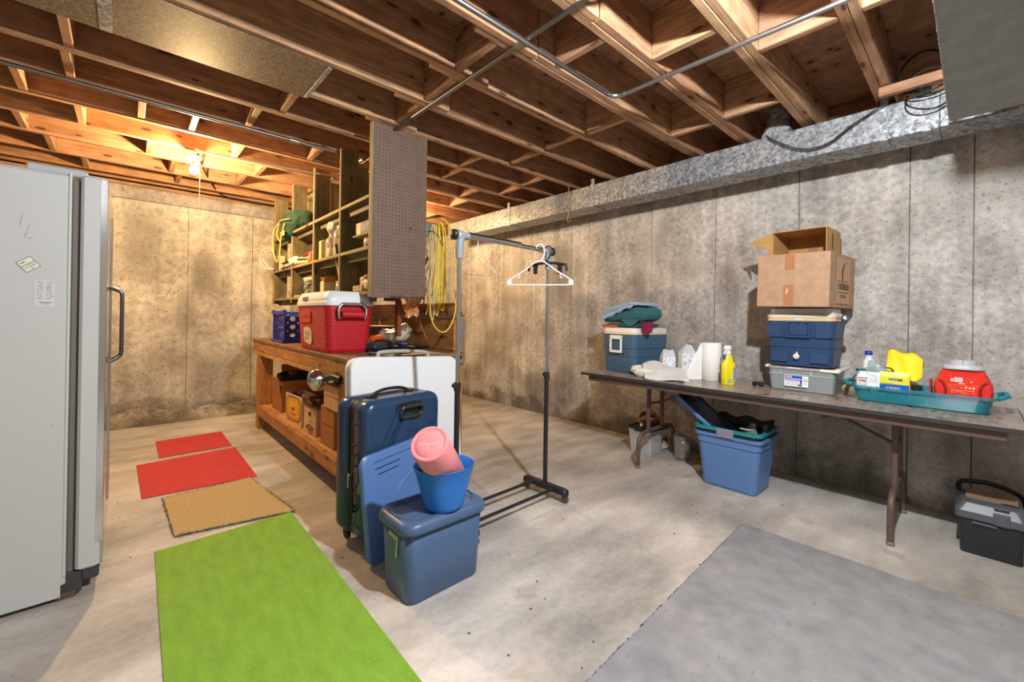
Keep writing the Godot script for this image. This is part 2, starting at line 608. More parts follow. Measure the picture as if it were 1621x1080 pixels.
	for y in h:
		var ym := hm * (1.0 - float(y) / h)
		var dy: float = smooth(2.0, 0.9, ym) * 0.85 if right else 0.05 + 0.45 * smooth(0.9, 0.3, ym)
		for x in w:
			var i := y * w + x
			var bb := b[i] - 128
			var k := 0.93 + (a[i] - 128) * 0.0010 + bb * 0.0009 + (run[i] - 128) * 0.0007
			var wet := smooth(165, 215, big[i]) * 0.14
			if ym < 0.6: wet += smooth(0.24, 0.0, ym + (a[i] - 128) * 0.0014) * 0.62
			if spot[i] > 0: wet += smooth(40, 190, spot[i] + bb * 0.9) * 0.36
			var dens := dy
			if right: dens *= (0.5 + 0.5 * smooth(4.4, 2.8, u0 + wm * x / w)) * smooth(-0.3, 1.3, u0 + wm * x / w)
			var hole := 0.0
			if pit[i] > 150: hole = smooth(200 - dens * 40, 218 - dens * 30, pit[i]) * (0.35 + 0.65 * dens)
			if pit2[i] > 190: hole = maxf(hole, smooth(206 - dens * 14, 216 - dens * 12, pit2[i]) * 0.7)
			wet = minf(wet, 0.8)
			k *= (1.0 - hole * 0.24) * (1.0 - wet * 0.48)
			var warm := wet * 0.12 + hole * 0.06
			o[i * 3] = int(clampf(k * 236, 0, 255))
			o[i * 3 + 1] = int(clampf(k * (231 - 70 * warm), 0, 255))
			o[i * 3 + 2] = int(clampf(k * (225 - 150 * warm), 0, 255))
			hb[i] = int(clampf(150 + bb * 0.28 + (run[i] - 128) * 0.2 - hole * 95, 0, 255))
	return [rgb_tex(w, h, o), bump(w, h, hb, 3.0)]

func floor_texture():
	var w := 1280
	var h := 1600
	var a := noise_bytes(w, h, 501, 0.004, 5, 1.0, FastNoiseLite.TYPE_SIMPLEX_SMOOTH, false)
	var b := noise_bytes(w, h, 502, 0.02, 5, 2.5, FastNoiseLite.TYPE_SIMPLEX_SMOOTH, false)
	var c := noise_bytes(w, h, 503, 0.11, 3, 1.0, FastNoiseLite.TYPE_SIMPLEX, false)
	var d := noise_bytes(w, h, 504, 0.012, 4, 1.0, FastNoiseLite.TYPE_SIMPLEX_SMOOTH, false)
	var o := PackedByteArray()
	o.resize(w * h * 3)
	for i in w * h:
		var k := 0.88 + (a[i] - 128) * 0.0013 + (b[i] - 128) * 0.0009 + (c[i] - 128) * 0.0003
		var s := smooth(176, 215, d[i]) * smooth(120, 175, b[i]) * 0.09
		s += smooth(206, 226, c[i]) * 0.10 * smooth(120, 150, d[i])
		k *= 1.0 - s
		o[i * 3] = int(clampf(k * 238, 0, 255))
		o[i * 3 + 1] = int(clampf(k * (233 - s * 50), 0, 255))
		o[i * 3 + 2] = int(clampf(k * (227 - s * 110), 0, 255))
	T.floor = rgb_tex(w, h, o)
	T.floor_n = bump(w, h, b, 1.0)

# rounded slab lying along z: rows of [z, width, height, centre height], surface a little uneven
func slab_loft(rows: Array, r: float, amp: float, sd: int) -> MB:
	var ns := FastNoiseLite.new()
	ns.seed = sd
	ns.frequency = 7.0
	ns.fractal_octaves = 3
	var pr := PackedVector3Array()
	for q in rows: pr.append(Vector3(q[1], q[2], q[3]))
	pr = path(pr, 5)
	var rings := []
	for i in pr.size():
		var f := float(i) / 5.0
		var a: float = rows[int(f)][0]
		var b: float = rows[mini(int(f) + 1, rows.size() - 1)][0]
		var z := lerpf(a, b, f - int(f))
		var ring := PackedVector3Array()
		for p in MB.rr(maxf(pr[i].x, 0.01), maxf(pr[i].y, 0.004), minf(r, pr[i].y * 0.48), 0.0, 6):
			var w := Vector3(p.x, pr[i].z - p.z, z)
			var k := 1.0 + amp * ns.get_noise_3dv(w) * 2.0
			ring.append(Vector3(w.x * k, pr[i].z + (w.y - pr[i].z) * k + amp * 0.12 * ns.get_noise_2d(z * 2.0, w.x), z))
		rings.append(ring)
	var m := MB.new()
	m.loft(rings)
	return m

# a print: background, then [x, y, w, h, colour] rectangles in pixels
func print_tex(w: int, h: int, bg: Color, rects: Array) -> ImageTexture:
	var im := Image.create(w, h, false, Image.FORMAT_RGB8)
	im.fill(bg)
	for r in rects: im.fill_rect(Rect2i(r[0], r[1], r[2], r[3]), r[4])
	return tex(im)
# marks like lines of small print that nobody can read
func small_print(x: int, y: int, w: int, h: int, c: Color, sd: int, lh := 6, step := 3) -> Array:
	var o := []
	var q := RandomNumberGenerator.new()
	q.seed = sd
	var yy := y
	while yy + lh - 2 <= y + h:
		var xx := x
		while xx < x + w:
			var ww := q.randi_range(1, step)
			if q.randf() > 0.22: o.append([xx, yy + q.randi_range(0, 1), ww, lh - 3, c])
			xx += ww + 1
		yy += lh
	return o
func printed(key: String, t, rough := 0.5) -> StandardMaterial3D:
	return mat("pr_" + key, Color.WHITE, rough, 0.0, t)
# a flat printed label in x, y facing +z
func label_mesh(w: float, h: float, th := 0.0008) -> MB:
	var m := MB.new()
	m.box(Vector3(0, 0, -th / 2), Vector3(w, h, th * 0.98))
	m.sg(-1)
	m.quv(Vector3(-w / 2, -h / 2, th * 0.02), Vector3(w / 2, -h / 2, th * 0.02), Vector3(w / 2, h / 2, th * 0.02), Vector3(-w / 2, h / 2, th * 0.02))
	return m

# ---------------------------------------------------------------- the place
func _ready():
	# camera: eye 1.15 m up, lens shifted a little
	var cam := Camera3D.new()
	cam.name = "camera"
	add_child(cam)
	cam.projection = Camera3D.PROJECTION_FRUSTUM
	cam.near = 0.05
	cam.far = 60.0
	var f := 668.775
	cam.size = 1080.0 / f * cam.near
	cam.frustum_offset = Vector2(0, -39.27 / f * cam.near)
	var yaw := 0.738281193
	var pit := 0.0027253
	var rol := 0.0145873653
	var A := Basis(Vector3(cos(yaw), 0, -sin(yaw)), Vector3(0, 1, 0), Vector3(sin(yaw), 0, cos(yaw))).transposed()
	var B := Basis(Vector3(1, 0, 0), Vector3(0, cos(pit), -sin(pit)), Vector3(0, sin(pit), cos(pit))).transposed()
	var C := Basis(Vector3(cos(rol), sin(rol), 0), Vector3(-sin(rol), cos(rol), 0), Vector3(0, 0, 1)).transposed()
	var M := C * B * A
	var R := M.transposed()
	# columns of R are right, up, forward in (x, y, depth); depth is -z
	var rt := Vector3(R.x.x, R.x.y, -R.x.z)
	var upv := Vector3(R.y.x, R.y.y, -R.y.z)
	var fw := Vector3(R.z.x, R.z.y, -R.z.z)
	cam.transform = Transform3D(Basis(rt, upv, -fw), Vector3(0, 1.15, 0))
	cam.current = true
	# closed cellar: the sky is black
	var we := WorldEnvironment.new()
	we.name = "world_environment"
	var env := Environment.new()
	env.background_mode = Environment.BG_COLOR
	env.background_color = Color.BLACK
	env.tonemap_mode = Environment.TONE_MAPPER_LINEAR
	env.tonemap_exposure = 1.0
	env.sdfgi_enabled = true
	env.ssao_enabled = true
	env.ssil_enabled = true
	we.environment = env
	add_child(we)
	make_textures()
	bulb_lamp(P(1.1, 2.29, 0.10), Color(0.945, 0.975, 0.985), 6.9, 30.0, "lit bare bulb on porcelain holder under the joists left of the grey soffit", false)
	bulb_lamp(P(0.372, 2.275, 4.155), Color(1.0, 0.84, 0.6), 3.9, 60.0, "lit bare bulb with pull cord glowing under the joists before the back wall", true)
	bulb_lamp(P(2.32, 2.28, 4.5), Color(1.0, 0.84, 0.6), 2.6, 40.0, "lit bare bulb under the joists hidden behind the pegboard shelving", false)
	shop_light(P(-0.75, 2.40, -1.35), 1.3)
	shell()
	ceiling()
	overhead()
	fridge()
	floor_coverings()
	bench()
	shelves()
	shelf_things()
	bench_things()
	under_bench()
	luggage()
	rack()
	table()
	table_things()
	under_table()

func bulb_lamp(p: Vector3, c: Color, e: float, glow: float, label: String, cord: bool):
	var t := thing("light_bulb", label, "light bulb", p)
	var m := MB.new()
	m.lathe([[0.001, -0.034], [0.016, -0.031], [0.026, -0.02], [0.030, -0.004], [0.027, 0.014], [0.018, 0.034], [0.014, 0.046], [0.001, 0.047]], 20)
	var g := StandardMaterial3D.new()
	g.albedo_color = Color(1, 1, 1)
	g.emission_enabled = true
	g.emission = Color(1, lerpf(c.g, 1, 0.4), lerpf(c.b, 1, 0.35))
	g.emission_energy_multiplier = glow
	part("glass_bulb", m, g, t)
	m = MB.new()
	m.lathe([[0.0135, 0.0475], [0.0145, 0.062], [0.0135, 0.066]], 16)
	part("screw_base", m, metal("brass", col(190, 160, 90), 0.35), t)
	m = MB.new()
	m.lathe([[0.022, 0.0665], [0.032, 0.075], [0.036, 0.085], [0.052, 0.092], [0.056, 0.1045], [0.001, 0.105]], 24, true, false)
	part("lamp_holder", m, plastic("porcelain", col(225, 220, 208), 0.3), t)
	var l := OmniLight3D.new()
	l.name = "light"
	t.add_child(l)
	l.light_color = c
	l.light_energy = e
	l.light_size = 0.03
	l.omni_range = 14.0
	l.omni_attenuation = 2.0
	l.shadow_enabled = true
	if cord:
		m = MB.new()
		m.tube(v3([0.035, 0.08, 0.02, 0.036, -0.05, 0.02, 0.036, -0.34, 0.02]), 0.0016, 6)
		m.tube(v3([0.036, -0.335, 0.02, 0.036, -0.36, 0.02]), 0.004, 8)
		part("pull_cord", m, plastic("cord_white", col(225, 215, 195)), t)

func shop_light(p: Vector3, e: float):
	var t := thing("shop_light", "white fluorescent shop light fixed under the joists behind the camera", "ceiling light", p)
	var m := MB.new()
	m.box(Vector3(0, 0.02, 0), Vector3(1.24, 0.035, 1.24), 0.008)
	part("housing", m, plastic("enamel", col(192, 193, 193), 0.38), t)
	var g := StandardMaterial3D.new()
	g.albedo_color = Color(0.9, 0.9, 0.9)
	g.emission_enabled = true
	g.emission = Color(1, 0.99, 0.97)
	g.emission_energy_multiplier = 1.5
	m = MB.new()
	m.box(Vector3(0, -0.004, 0), Vector3(1.2, 0.012, 1.2), 0.003)
	part("diffuser_panel", m, g, t)
	var l := AreaLight3D.new()
	l.name = "light"
	t.add_child(l)
	l.area_size = Vector2(1.2, 1.2)
	l.position = Vector3(0, -0.014, 0)
	l.rotation_degrees = Vector3(-90, 0, 0)
	l.light_color = Color(0.91, 0.965, 1.0)
	l.light_energy = e
	l.area_range = 14.0
	l.area_attenuation = 2.0
	l.shadow_enabled = true

func metal(key: String, c: Color, rough := 0.35) -> StandardMaterial3D:
	return mat("mt_" + key, c, rough, 1.0, null, Vector3.ONE * 8.0, T.grain, 0.08, true)

func slab(x0: float, x1: float, y0: float, y1: float, d0: float, d1: float, ch := 0.0) -> MB:
	var m := MB.new()
	m.box(Vector3((x0 + x1) / 2, (y0 + y1) / 2, -(d0 + d1) / 2), Vector3(x1 - x0, y1 - y0, d1 - d0), ch)
	return m

# one cast panel of a wall, its face recessed into a shallow joint all round
func wall_panel(right: bool, a: float, b: float, y0: float, y1: float, bulge: float) -> MB:
	var m := MB.new()
	var e := 0.003
	var s0 := a + 0.0006
	var s1 := b - 0.0006
	var pts := []
	for q in [[s0, y0, 0.0], [s1, y0, 0.0], [s1, y1, 0.0], [s0, y1, 0.0], [s0 + e, y0, bulge], [s1 - e, y0, bulge], [s1 - e, y1, bulge], [s0 + e, y1, bulge]]:
		var uv := Vector2((q[0] + 0.42) / 6.1, 1.0 - q[1] / 2.48) if right else Vector2((q[0] + 2.4) / 6.0, 1.0 - q[1] / 2.48)
		var p := P(3.692 - q[2], q[1], q[0]) if right else P(q[0], q[1], 5.687 - q[2])
		pts.append([p, uv])
	m.sg(-1)
	var quads := [[4, 5, 6, 7], [0, 4, 7, 3], [5, 1, 2, 6]]
	for k in quads:
		var o := [pts[k[0]], pts[k[1]], pts[k[2]], pts[k[3]]]
		if right: o.reverse()
		m.quv(o[0][0], o[1][0], o[2][0], o[3][0], o[0][1], o[1][1], o[2][1], o[3][1])
	return m

func shell():
	var conc := mat("concrete_plain", col(176, 168, 158), 0.9, 0.0, T.paper, Vector3.ONE * 0.7, T.grain, 0.5, true)
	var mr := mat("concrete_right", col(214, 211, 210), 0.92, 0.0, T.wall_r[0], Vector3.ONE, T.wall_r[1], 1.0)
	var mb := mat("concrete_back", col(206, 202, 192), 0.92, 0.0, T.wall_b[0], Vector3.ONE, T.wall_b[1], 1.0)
	rng.seed = 11
	var wr := struct("wall_right")
	part("footing_core", slab(3.692, 3.95, -0.1, 2.40, -2.8, 5.95), conc, wr)
	var seams := [-2.8, -1.9, -1.2, -0.62, 0.014, 0.291, 0.892, 1.494, 2.085, 2.822, 3.069, 3.69, 4.315, 4.936, 5.675]
	for i in seams.size() - 1:
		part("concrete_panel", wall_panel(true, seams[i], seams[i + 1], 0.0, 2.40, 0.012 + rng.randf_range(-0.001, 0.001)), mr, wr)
	var wb := struct("wall_back")
	part("footing_core", slab(-2.6, 3.70, -0.1, 2.40, 5.687, 5.95), conc, wb)
	seams = [-2.4, -1.3, -0.74, -0.136, 0.47, 1.066, 1.67, 2.27, 2.87, 3.68]
	for i in seams.size() - 1:
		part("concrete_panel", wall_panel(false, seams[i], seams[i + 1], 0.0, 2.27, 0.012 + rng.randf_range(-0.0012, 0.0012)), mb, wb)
	part("concrete_cap_band", wall_panel(false, -2.4, 3.68, 2.275, 2.40, 0.024), mat("concrete_band", col(176, 170, 168), 0.92, 0.0, T.wall_b[0], Vector3.ONE, T.wall_b[1], 1.0), wb)
	# rough lip of spilt concrete along the foot of the back wall
	var m := MB.new()
	var nn := FastNoiseLite.new()
	nn.seed = 9
	nn.frequency = 2.5
	nn.fractal_octaves = 4
	m.sheet(150, 8, func(u, v):
		var x := lerpf(-0.6, 3.6, u)
		var hh: float = 0.16 + 0.06 * nn.get_noise_1d(x)
		return P(x, 0.001 + hh * (1 - v) * (1 - v * 0.3), 5.684 - (0.012 + 0.055 * v * v + 0.03 * nn.get_noise_2d(x * 5, v * 2))), 0.004)
	part("concrete_spill", m, dirt_mat(), wb)
	var wl := struct("wall_left")
	part("concrete_slab", slab(-2.6, -2.4, -0.1, 2.44, -2.8, 5.695), conc, wl)
	var wf := struct("wall_front")
	part("concrete_slab", slab(-2.4, 3.70, -0.1, 2.44, -3.0, -2.8), conc, wf)
	var fl := struct("floor")
	m = MB.new()
	m.sg(-1)
	m.quv(P(-2.6, 0, -3.0), P(3.95, 0, -3.0), P(3.95, 0, 5.95), P(-2.6, 0, 5.95), Vector2(0, 1), Vector2(0.93, 1), Vector2(0.93, 0), Vector2(0, 0))
	m.box(P(0.675, -0.06, 1.475), Vector3(6.55, 0.1, 8.95))
	part("concrete_floor_slab", m, mat("floor", col(214, 213, 212), 0.62, 0.0, T.floor, Vector3(1, 1.2, 1), T.floor_n, 0.35), fl)
	# flakes and crumbs of grit
	rng.seed = 5
	m = MB.new()
	for i in 130:
		var x := rng.randf_range(-0.1, 3.3)
		var d := rng.randf_range(0.6, 4.8)
		m.box(P(x, 0.0015, d), Vector3(rng.randf_range(0.003, 0.01), 0.003, rng.randf_range(0.002, 0.007)), 0.0, ry(rng.randf() * 180))
	var gr := single("grit_crumbs", m, card("grit", col(96, 78, 62)), "dark grit crumbs scattered across the bare concrete floor", "grit")
	gr.set_meta("kind", "stuff")

func dirt_mat() -> StandardMaterial3D:
	var m := mat("concrete_dirt", col(190, 180, 164), 0.95, 0.0, T.wall_b[0], Vector3(0.7, 0.075, 1), T.wall_b[1], 1.0)
	m.uv1_offset = Vector3(0.1, 0.915, 0)
	return m

func timber(called: String, parent: Node, x0: float, x1: float, y0: float, y1: float, d0: float, d1: float, m: Material, ch := 0.003) -> MeshInstance3D:
	var b := MB.new(Vector2(rng.randf() * 7, rng.randf() * 7))
	var s := Vector3(x1 - x0, y1 - y0, d1 - d0)
	b.lng = 0 if s.x >= s.y and s.x >= s.z else (1 if s.y >= s.z else 2)
	b.box(Vector3.ZERO, s, ch)
	return part(called, b, m, parent, Vector3((x0 + x1) / 2, (y0 + y1) / 2, -(d0 + d1) / 2))

func ceiling():
	rng.seed = 3
	var c := struct("ceiling")
	var js := [wood("joist_a", col(196, 150, 116)), wood("joist_b", col(188, 140, 106)), wood("joist_c", col(204, 160, 124)), wood("joist_d", col(180, 136, 106))]
	var ply := [wood("ply_a", col(190, 142, 108), 0.9, 1.3), wood("ply_b", col(182, 134, 100), 0.8, 1.1)]
	var y0 := 2.44
	var y1 := 2.675
	# subfloor sheets, long way across the joists
	var k := 0
	for i in 6:
		for j in 4:
			var x0 := -2.6 + j * 2.0 - (0.7 if i % 2 else 0.0)
			var b := MB.new(Vector2(rng.randf() * 5, rng.randf() * 5))
			b.lng = 2
			var xa := maxf(x0, -2.6)
			var xb := minf(x0 + 1.997, 3.95)
			var da := -3.0 + i * 1.5
			b.box(Vector3((xa + xb) / 2, 2.684, -(da + 0.7485)), Vector3(xb - xa, 0.018, 1.497))
			part("subfloor_panel", b, ply[k % 2], c)
			k += 1
	var J := [-2.6, -2.2, -1.8, -1.4, -1.0, -0.6, -0.2, 0.35, 0.735, 1.12, 1.485, 1.87, 2.255, 2.66, 3.045, 3.42, 3.80, 4.20, 4.59, 5.05, 5.43]
	for i in J.size():
		var d: float = J[i]
		var m: Material = js[rng.randi() % 4]
		# joists lap over one another near the middle of the room
		var lap := 1.36 if d > 1.0 else 1.15
		if d > 0.2 and d < 3.0:
			timber("joist", c, -2.6, lap + 0.12, y0 + rng.randf_range(-0.004, 0.004), y1, d - 0.021, d + 0.017, m)
			timber("joist", c, lap - 0.22, 3.66, y0 + rng.randf_range(-0.004, 0.004), y1, d + 0.0175, d + 0.0555, js[rng.randi() % 4])
			if d < 1.6: timber("sister_joist", c, lap + 0.13, 3.66, y0 + 0.004, y1, d - 0.0225, d + 0.0155, js[rng.randi() % 4])
		else:
			timber("joist", c, -2.6, 3.66, y0 + rng.randf_range(-0.004, 0.004), y1, d - 0.02, d + 0.02, m)
	timber("rim_board", c, -2.6, 3.95, 2.44, y1, 5.58, 5.62, js[1])
	timber("rim_board", c, 3.665, 3.705, 2.44, y1, -3.0, 5.57, js[3])
	timber("sill_plate", c, -2.6, 3.95, 2.402, 2.438, 5.66, 5.82, js[3])
	timber("sill_plate", c, 3.70, 3.86, 2.402, 2.438, -3.0, 5.65, js[3])
	# solid bridging between the joists: [bay, x]
	var Q := [0.35, 0.735, 1.12, 1.485, 1.87, 2.255, 2.66, 3.045, 3.42, 3.80, 4.20, 4.59, 5.05, 5.43]
	for q in [[2, 1.62], [1, 1.93], [2, 2.84], [1, 2.82], [3, 2.38], [4, 2.37], [0, 2.23], [6, 2.11], [7, 2.17], [7, 2.89], [6, 2.85], [5, 2.38], [8, 2.65], [9, 2.8], [4, 1.31], [5, 1.33], [3, 1.27], [6, -0.23], [7, -0.25], [8, -0.47], [9, -0.25], [8, 0.05], [10, -0.56], [11, -0.46], [10, 0.11], [12, -0.29], [8, 0.32], [6, 0.72], [7, 0.6], [9, 0.64], [8, 1.11], [10, 0.88], [11, 0.28], [12, 0.35], [11, 0.8], [10, 1.9], [9, 1.75], [11, 2.1], [8, 1.95], [12, 1.4], [11, 2.9], [12, 2.5]]:
		var a: float = Q[q[0]]
		var b: float = Q[q[0] + 1]
		var da := a + (0.057 if a < 3.0 else 0.0215)
		var db := b - (0.0225 if b < 3.0 else 0.0215)
		if b < 1.6: db = b - 0.0235
		timber("bridging_block", c, q[1] - 0.019, q[1] + 0.019, y0 + 0.002 + rng.randf_range(0, 0.006), y1 - 0.002, da, db, js[rng.randi() % 4])
	timber("bridging_block", c, 2.21, 2.248, y0, y1, -0.17, 0.327, js[2])
	timber("ledger_board", c, 3.02, 3.058, 2.385, 2.435, -0.45, 0.37, js[1])

func overhead():
	var zinc := mat("zinc", col(226, 226, 228), 0.9, 0.3, T.zinc, Vector3.ONE * 1.7, T.zinc_n, 0.35, true)
	zinc.roughness_texture = T.zinc_r
	var flat := mat("zinc_flat", col(236, 236, 238), 0.45, 0.2, T.zinc, Vector3.ONE * 1.7, null, 1.0, true)
	# trunk duct along the right wall
	var t := thing("supply_duct", "long rectangular galvanized duct hung along the top of the right wall", "duct", P(3.315, 2.2, 2.47))
	var m := MB.new()
	var parts := [[-3.6, -2.331], [-2.33, -0.03], [-0.028, 1.10], [1.102, 2.36]]
	for q in parts:
		m = MB.new()
		m.box(Vector3(0, 0.1, -(q[0] + q[1]) / 2), Vector3(0.232, 0.2, q[1] - q[0]), 0.003)
		part("duct_section", m, zinc, t)
	for q in [-0.03, 1.10]:
		m = MB.new()
		m.box(Vector3(0, 0.1, -q), Vector3(0.244, 0.212, 0.016), 0.003)
		part("drive_cleat", m, flat, t)
	for d in [0.366, 0.19, 2.42, 3.6]:
		m = MB.new()
		m.box(Vector3(-0.1185, 0.125, 0), Vector3(0.002, 0.262, 0.036))
		m.box(Vector3(-0.02, -0.0035, 0), Vector3(0.199, 0.002, 0.036))
		part("hanger_strap", m, flat, t, Vector3(0, 0, 2.47 - d))
	m = MB.new()
	m.loft([MB.rr(0.20, 0.17, 0.02, 0.198, 4), MB.rr(0.20, 0.17, 0.02, 0.225, 4), MB.rr(0.15, 0.15, 0.06, 0.30, 4), MB.rr(0.15, 0.15, 0.06, 0.40, 4)])
	part("takeoff_boot", m, flat, t, Vector3(0.01, 0, 2.47 - 0.93))
	# sheet closing a joist bay as a return
	t = thing("panned_joist_bay", "galvanized sheet nailed under two joists as a return air pan at top left", "duct", P(-0.75, 2.4335, 2.478))
	m = MB.new()
	m.box(Vector3(-0.2, 0.0015, 0), Vector3(1.7, 0.002, 0.43))
	part("pan_sheet", m, mat("pan", col(190, 172, 150), 0.5, 0.3, T.zinc, Vector3.ONE * 4.0, T.zinc_n, 0.15, true), t)
	m = MB.new()
	m.box(Vector3(1.085, 0.0012, 0), Vector3(0.84, 0.002, 0.43))
	part("pan_sheet", m, mats["pan"], t)
	m = MB.new()
	m.box(Vector3(0.662, -0.001, 0), Vector3(0.045, 0.002, 0.425))
	part("seam_strip", m, flat, t)
	m = MB.new()
	m.box(Vector3(1.505, 0.03, 0), Vector3(0.002, 0.06, 0.33))
	m.box(Vector3(1.515, 0.001, 0), Vector3(0.022, 0.004, 0.41), 0.001)
	part("end_lip", m, flat, t)
	# grey soffit
	t = thing("boxed_soffit", "grey painted wallboard soffit boxed under the joists at upper right", "soffit", P(2.52, 2.2, -1.15))
	var gp := mat("soffit_grey", col(168, 171, 173), 0.75, 0.0, T.paper, Vector3.ONE * 1.2, T.grain, 0.25, true)
	m = MB.new()
	m.box(Vector3(0, 0.0065, 0), Vector3(1.24, 0.013, 2.5), 0.0015)
	part("soffit_panel", m, gp, t)
	m = MB.new()
	m.box(Vector3(0, 0.125, -1.235), Vector3(1.24, 0.223, 0.013))
	m.box(Vector3(-0.613, 0.125, 0.02), Vector3(0.013, 0.223, 2.45))
	part("side_panel", m, gp, t)
	m = MB.new()
	rng.seed = 8
	for i in 90:
		m.box(Vector3(-0.61 + 1.22 * i / 90.0, 0.006, -1.251 - rng.randf() * 0.001), Vector3(0.021, 0.010 + rng.randf() * 0.006, 0.004), 0.0, rz(rng.randf_range(-20, 20)))
	part("torn_paper_edge", m, card("torn", col(214, 208, 196)), t)
	# steel conduit
	var pipe := metal("conduit", col(128, 126, 126), 0.42)
	t = thing("conduit", "thin steel conduit crossing under the joists above the clothes rack", "pipe", P(1.335, 2.424, 1.8))
	m = MB.new()
	m.tube(v3([0, 0, 1.35, 0, 0, -0.92]), 0.0115, 10)
	part("pipe", m, pipe, t)
	m = MB.new()
	m.tube(v3([0, 0, 0.335, 0, 0, 0.395]), 0.0145, 10)
	m.box(Vector3(0, 0.006, 0.33), Vector3(0.05, 0.012, 0.014), 0.002)
	part("coupling", m, metal("fitting", col(165, 165, 168), 0.35), t)
	t = thing("conduit", "dark steel conduit with an elbow running under the joists to the upper right", "pipe", P(2.02, 2.402, 1.392))
	m = MB.new()
	m.tube(v3([-3.4, 0.006, 0, -0.06, 0, 0]), 0.012, 10)
	part("pipe", m, pipe, t)
	m = MB.new()
	m.tube(path(v3([-0.065, 0, 0, -0.03, 0, 0.006, -0.004, 0, 0.03, 0.006, 0, 0.07]), 5), 0.0145, 10)
	part("elbow", m, metal("fitting", Color.WHITE), t)
	m = MB.new()
	m.tube(v3([0.006, 0, 0.06, 0.03, 0, 1.25]), 0.012, 10)
	part("pipe", m, metal("conduit_bright", col(176, 176, 180), 0.35), t)
	m = MB.new()
	m.tube(path(v3([0.0, -0.015, 0.30, 0.012, 0.0, 0.30, 0.004, 0.03, 0.30, 0.012, 0.05, 0.305]), 4), 0.0018, 5)
	m.tube(path(v3([0.018, -0.013, 0.31, 0.028, 0.01, 0.31, 0.014, 0.045, 0.31]), 4), 0.0018, 5)
	part("tie_wire", m, metal("wire_brown", col(130, 96, 70), 0.6), t)
	t = thing("conduit", "steel conduit running under the joists above the fridge to the shelves", "pipe", P(0.3, 2.424, 3.375))
	m = MB.new()
	m.tube(v3([-2.8, 0, 0, 0.95, 0, -0.012]), 0.0115, 10)
	part("pipe", m, pipe, t)
	m = MB.new()
	m.tube(v3([0.56, 0, -0.009, 0.62, 0, -0.009]), 0.016, 10)
	part("coupling", m, mats["mt_fitting"], t)
	t = thing("water_pipe", "copper toned pipe angling between the shelf uprights below the joists", "pipe", P(1.33, 2.395, 3.9))
	m = MB.new()
	m.tube(v3([0.06, 0, 1.1, 0.02, -0.01, -1.1]), 0.012, 10)
	part("pipe", m, metal("old_pipe", col(150, 126, 100), 0.5), t)
	m = MB.new()
	m.tube(v3([0.045, -0.004, 0.62, 0.042, -0.005, 0.54]), 0.018, 10)
	part("coupling", m, mats["mt_fitting"], t)
	# cables
	m = MB.new()
	m.tube(path(v3([0.376, 2.428, -4.10, 0.385, 2.40, -4.03, 0.46, 2.372, -3.95, 0.80, 2.355, -3.86, 1.16, 2.362, -3.83, 1.5, 2.40, -3.82]), 6), 0.0062, 8)
	single("power_cable", m, plastic("cable_pale", col(196, 176, 150), 0.6), "pale sagging cable running from the glowing bulb towards the shelves", "cable")
	m = MB.new()
	m.tube(path(v3([0.40, 2.42, -4.2, 0.55, 2.47, -5.0, 0.72, 2.445, -5.52, 0.90, 2.425, -5.56, 1.3, 2.42, -5.56, 2.6, 2.425, -5.57]), 6), 0.008, 8)
	single("power_cable", m, plastic("black", col(26, 25, 26), 0.5), "black cable sagging along the top of the back wall", "cable")
	t = thing("cable_coil", "black cable coil dangling in loops in front of the duct beside the soffit", "cable", P(3.10, 2.46, 0.21))
	m = MB.new()
	var pts := PackedVector3Array()
	for i in 28:
		var a := TAU * i / 28.0
		pts.append(Vector3(-0.02 + 0.03 * sin(a), 0.03 + 0.105 * sin(a), 0.01 - 0.088 * cos(a)))
	m.tube(pts, 0.0052, 7, true)
	part("coil", m, plastic("black", Color.BLACK), t)
	for q in [[0.02, -0.05, 0.055, 0.10, 0.045], [0.03, -0.10, 0.085, 0.09, 0.075], [0.0, -0.02, 0.035, 0.075, 0.06]]:
		m = MB.new()
		pts = PackedVector3Array()
		for i in 20:
			var a := PI * 0.75 + PI * 1.5 * i / 19.0
			pts.append(Vector3(0.02 + q[0] * sin(a * 2), q[1] + q[4] * cos(a) * -1.0, 0.03 + q[3] * sin(a)))
		m.tube(pts, 0.0042, 6)
		part("cable_loop", m, plastic("black", Color.BLACK), t)
	for q in [0.0, 0.012]:
		m = MB.new()
		m.tube(path(v3([-0.03, -0.06, -0.1, 0.055, -0.08, -0.17, 0.075, -0.135 - q, -0.30, 0.077, -0.21 - q, -0.42, 0.077, -0.20 - q, -0.56, 0.077, -0.10 - q, -0.71, 0.09, -0.05, -0.76]), 6), 0.0032, 6)
		part("cable_tail", m, plastic("black", Color.BLACK), t)
	m = MB.new()
	m.tube(path(v3([0, 0.26, 0, 0.002, 0.05, 0, 0, -0.05, 0, 0.003, -0.10, -0.012, 0.004, -0.112, 0.02, 0.004, -0.095, 0.035]), 5), 0.0035, 6)
	single("hook", m, metal("wire_hook", col(190, 150, 110), 0.55), "bent wire hook hanging down in front of the duct", "hook", P(3.185, 2.21, 2.70))

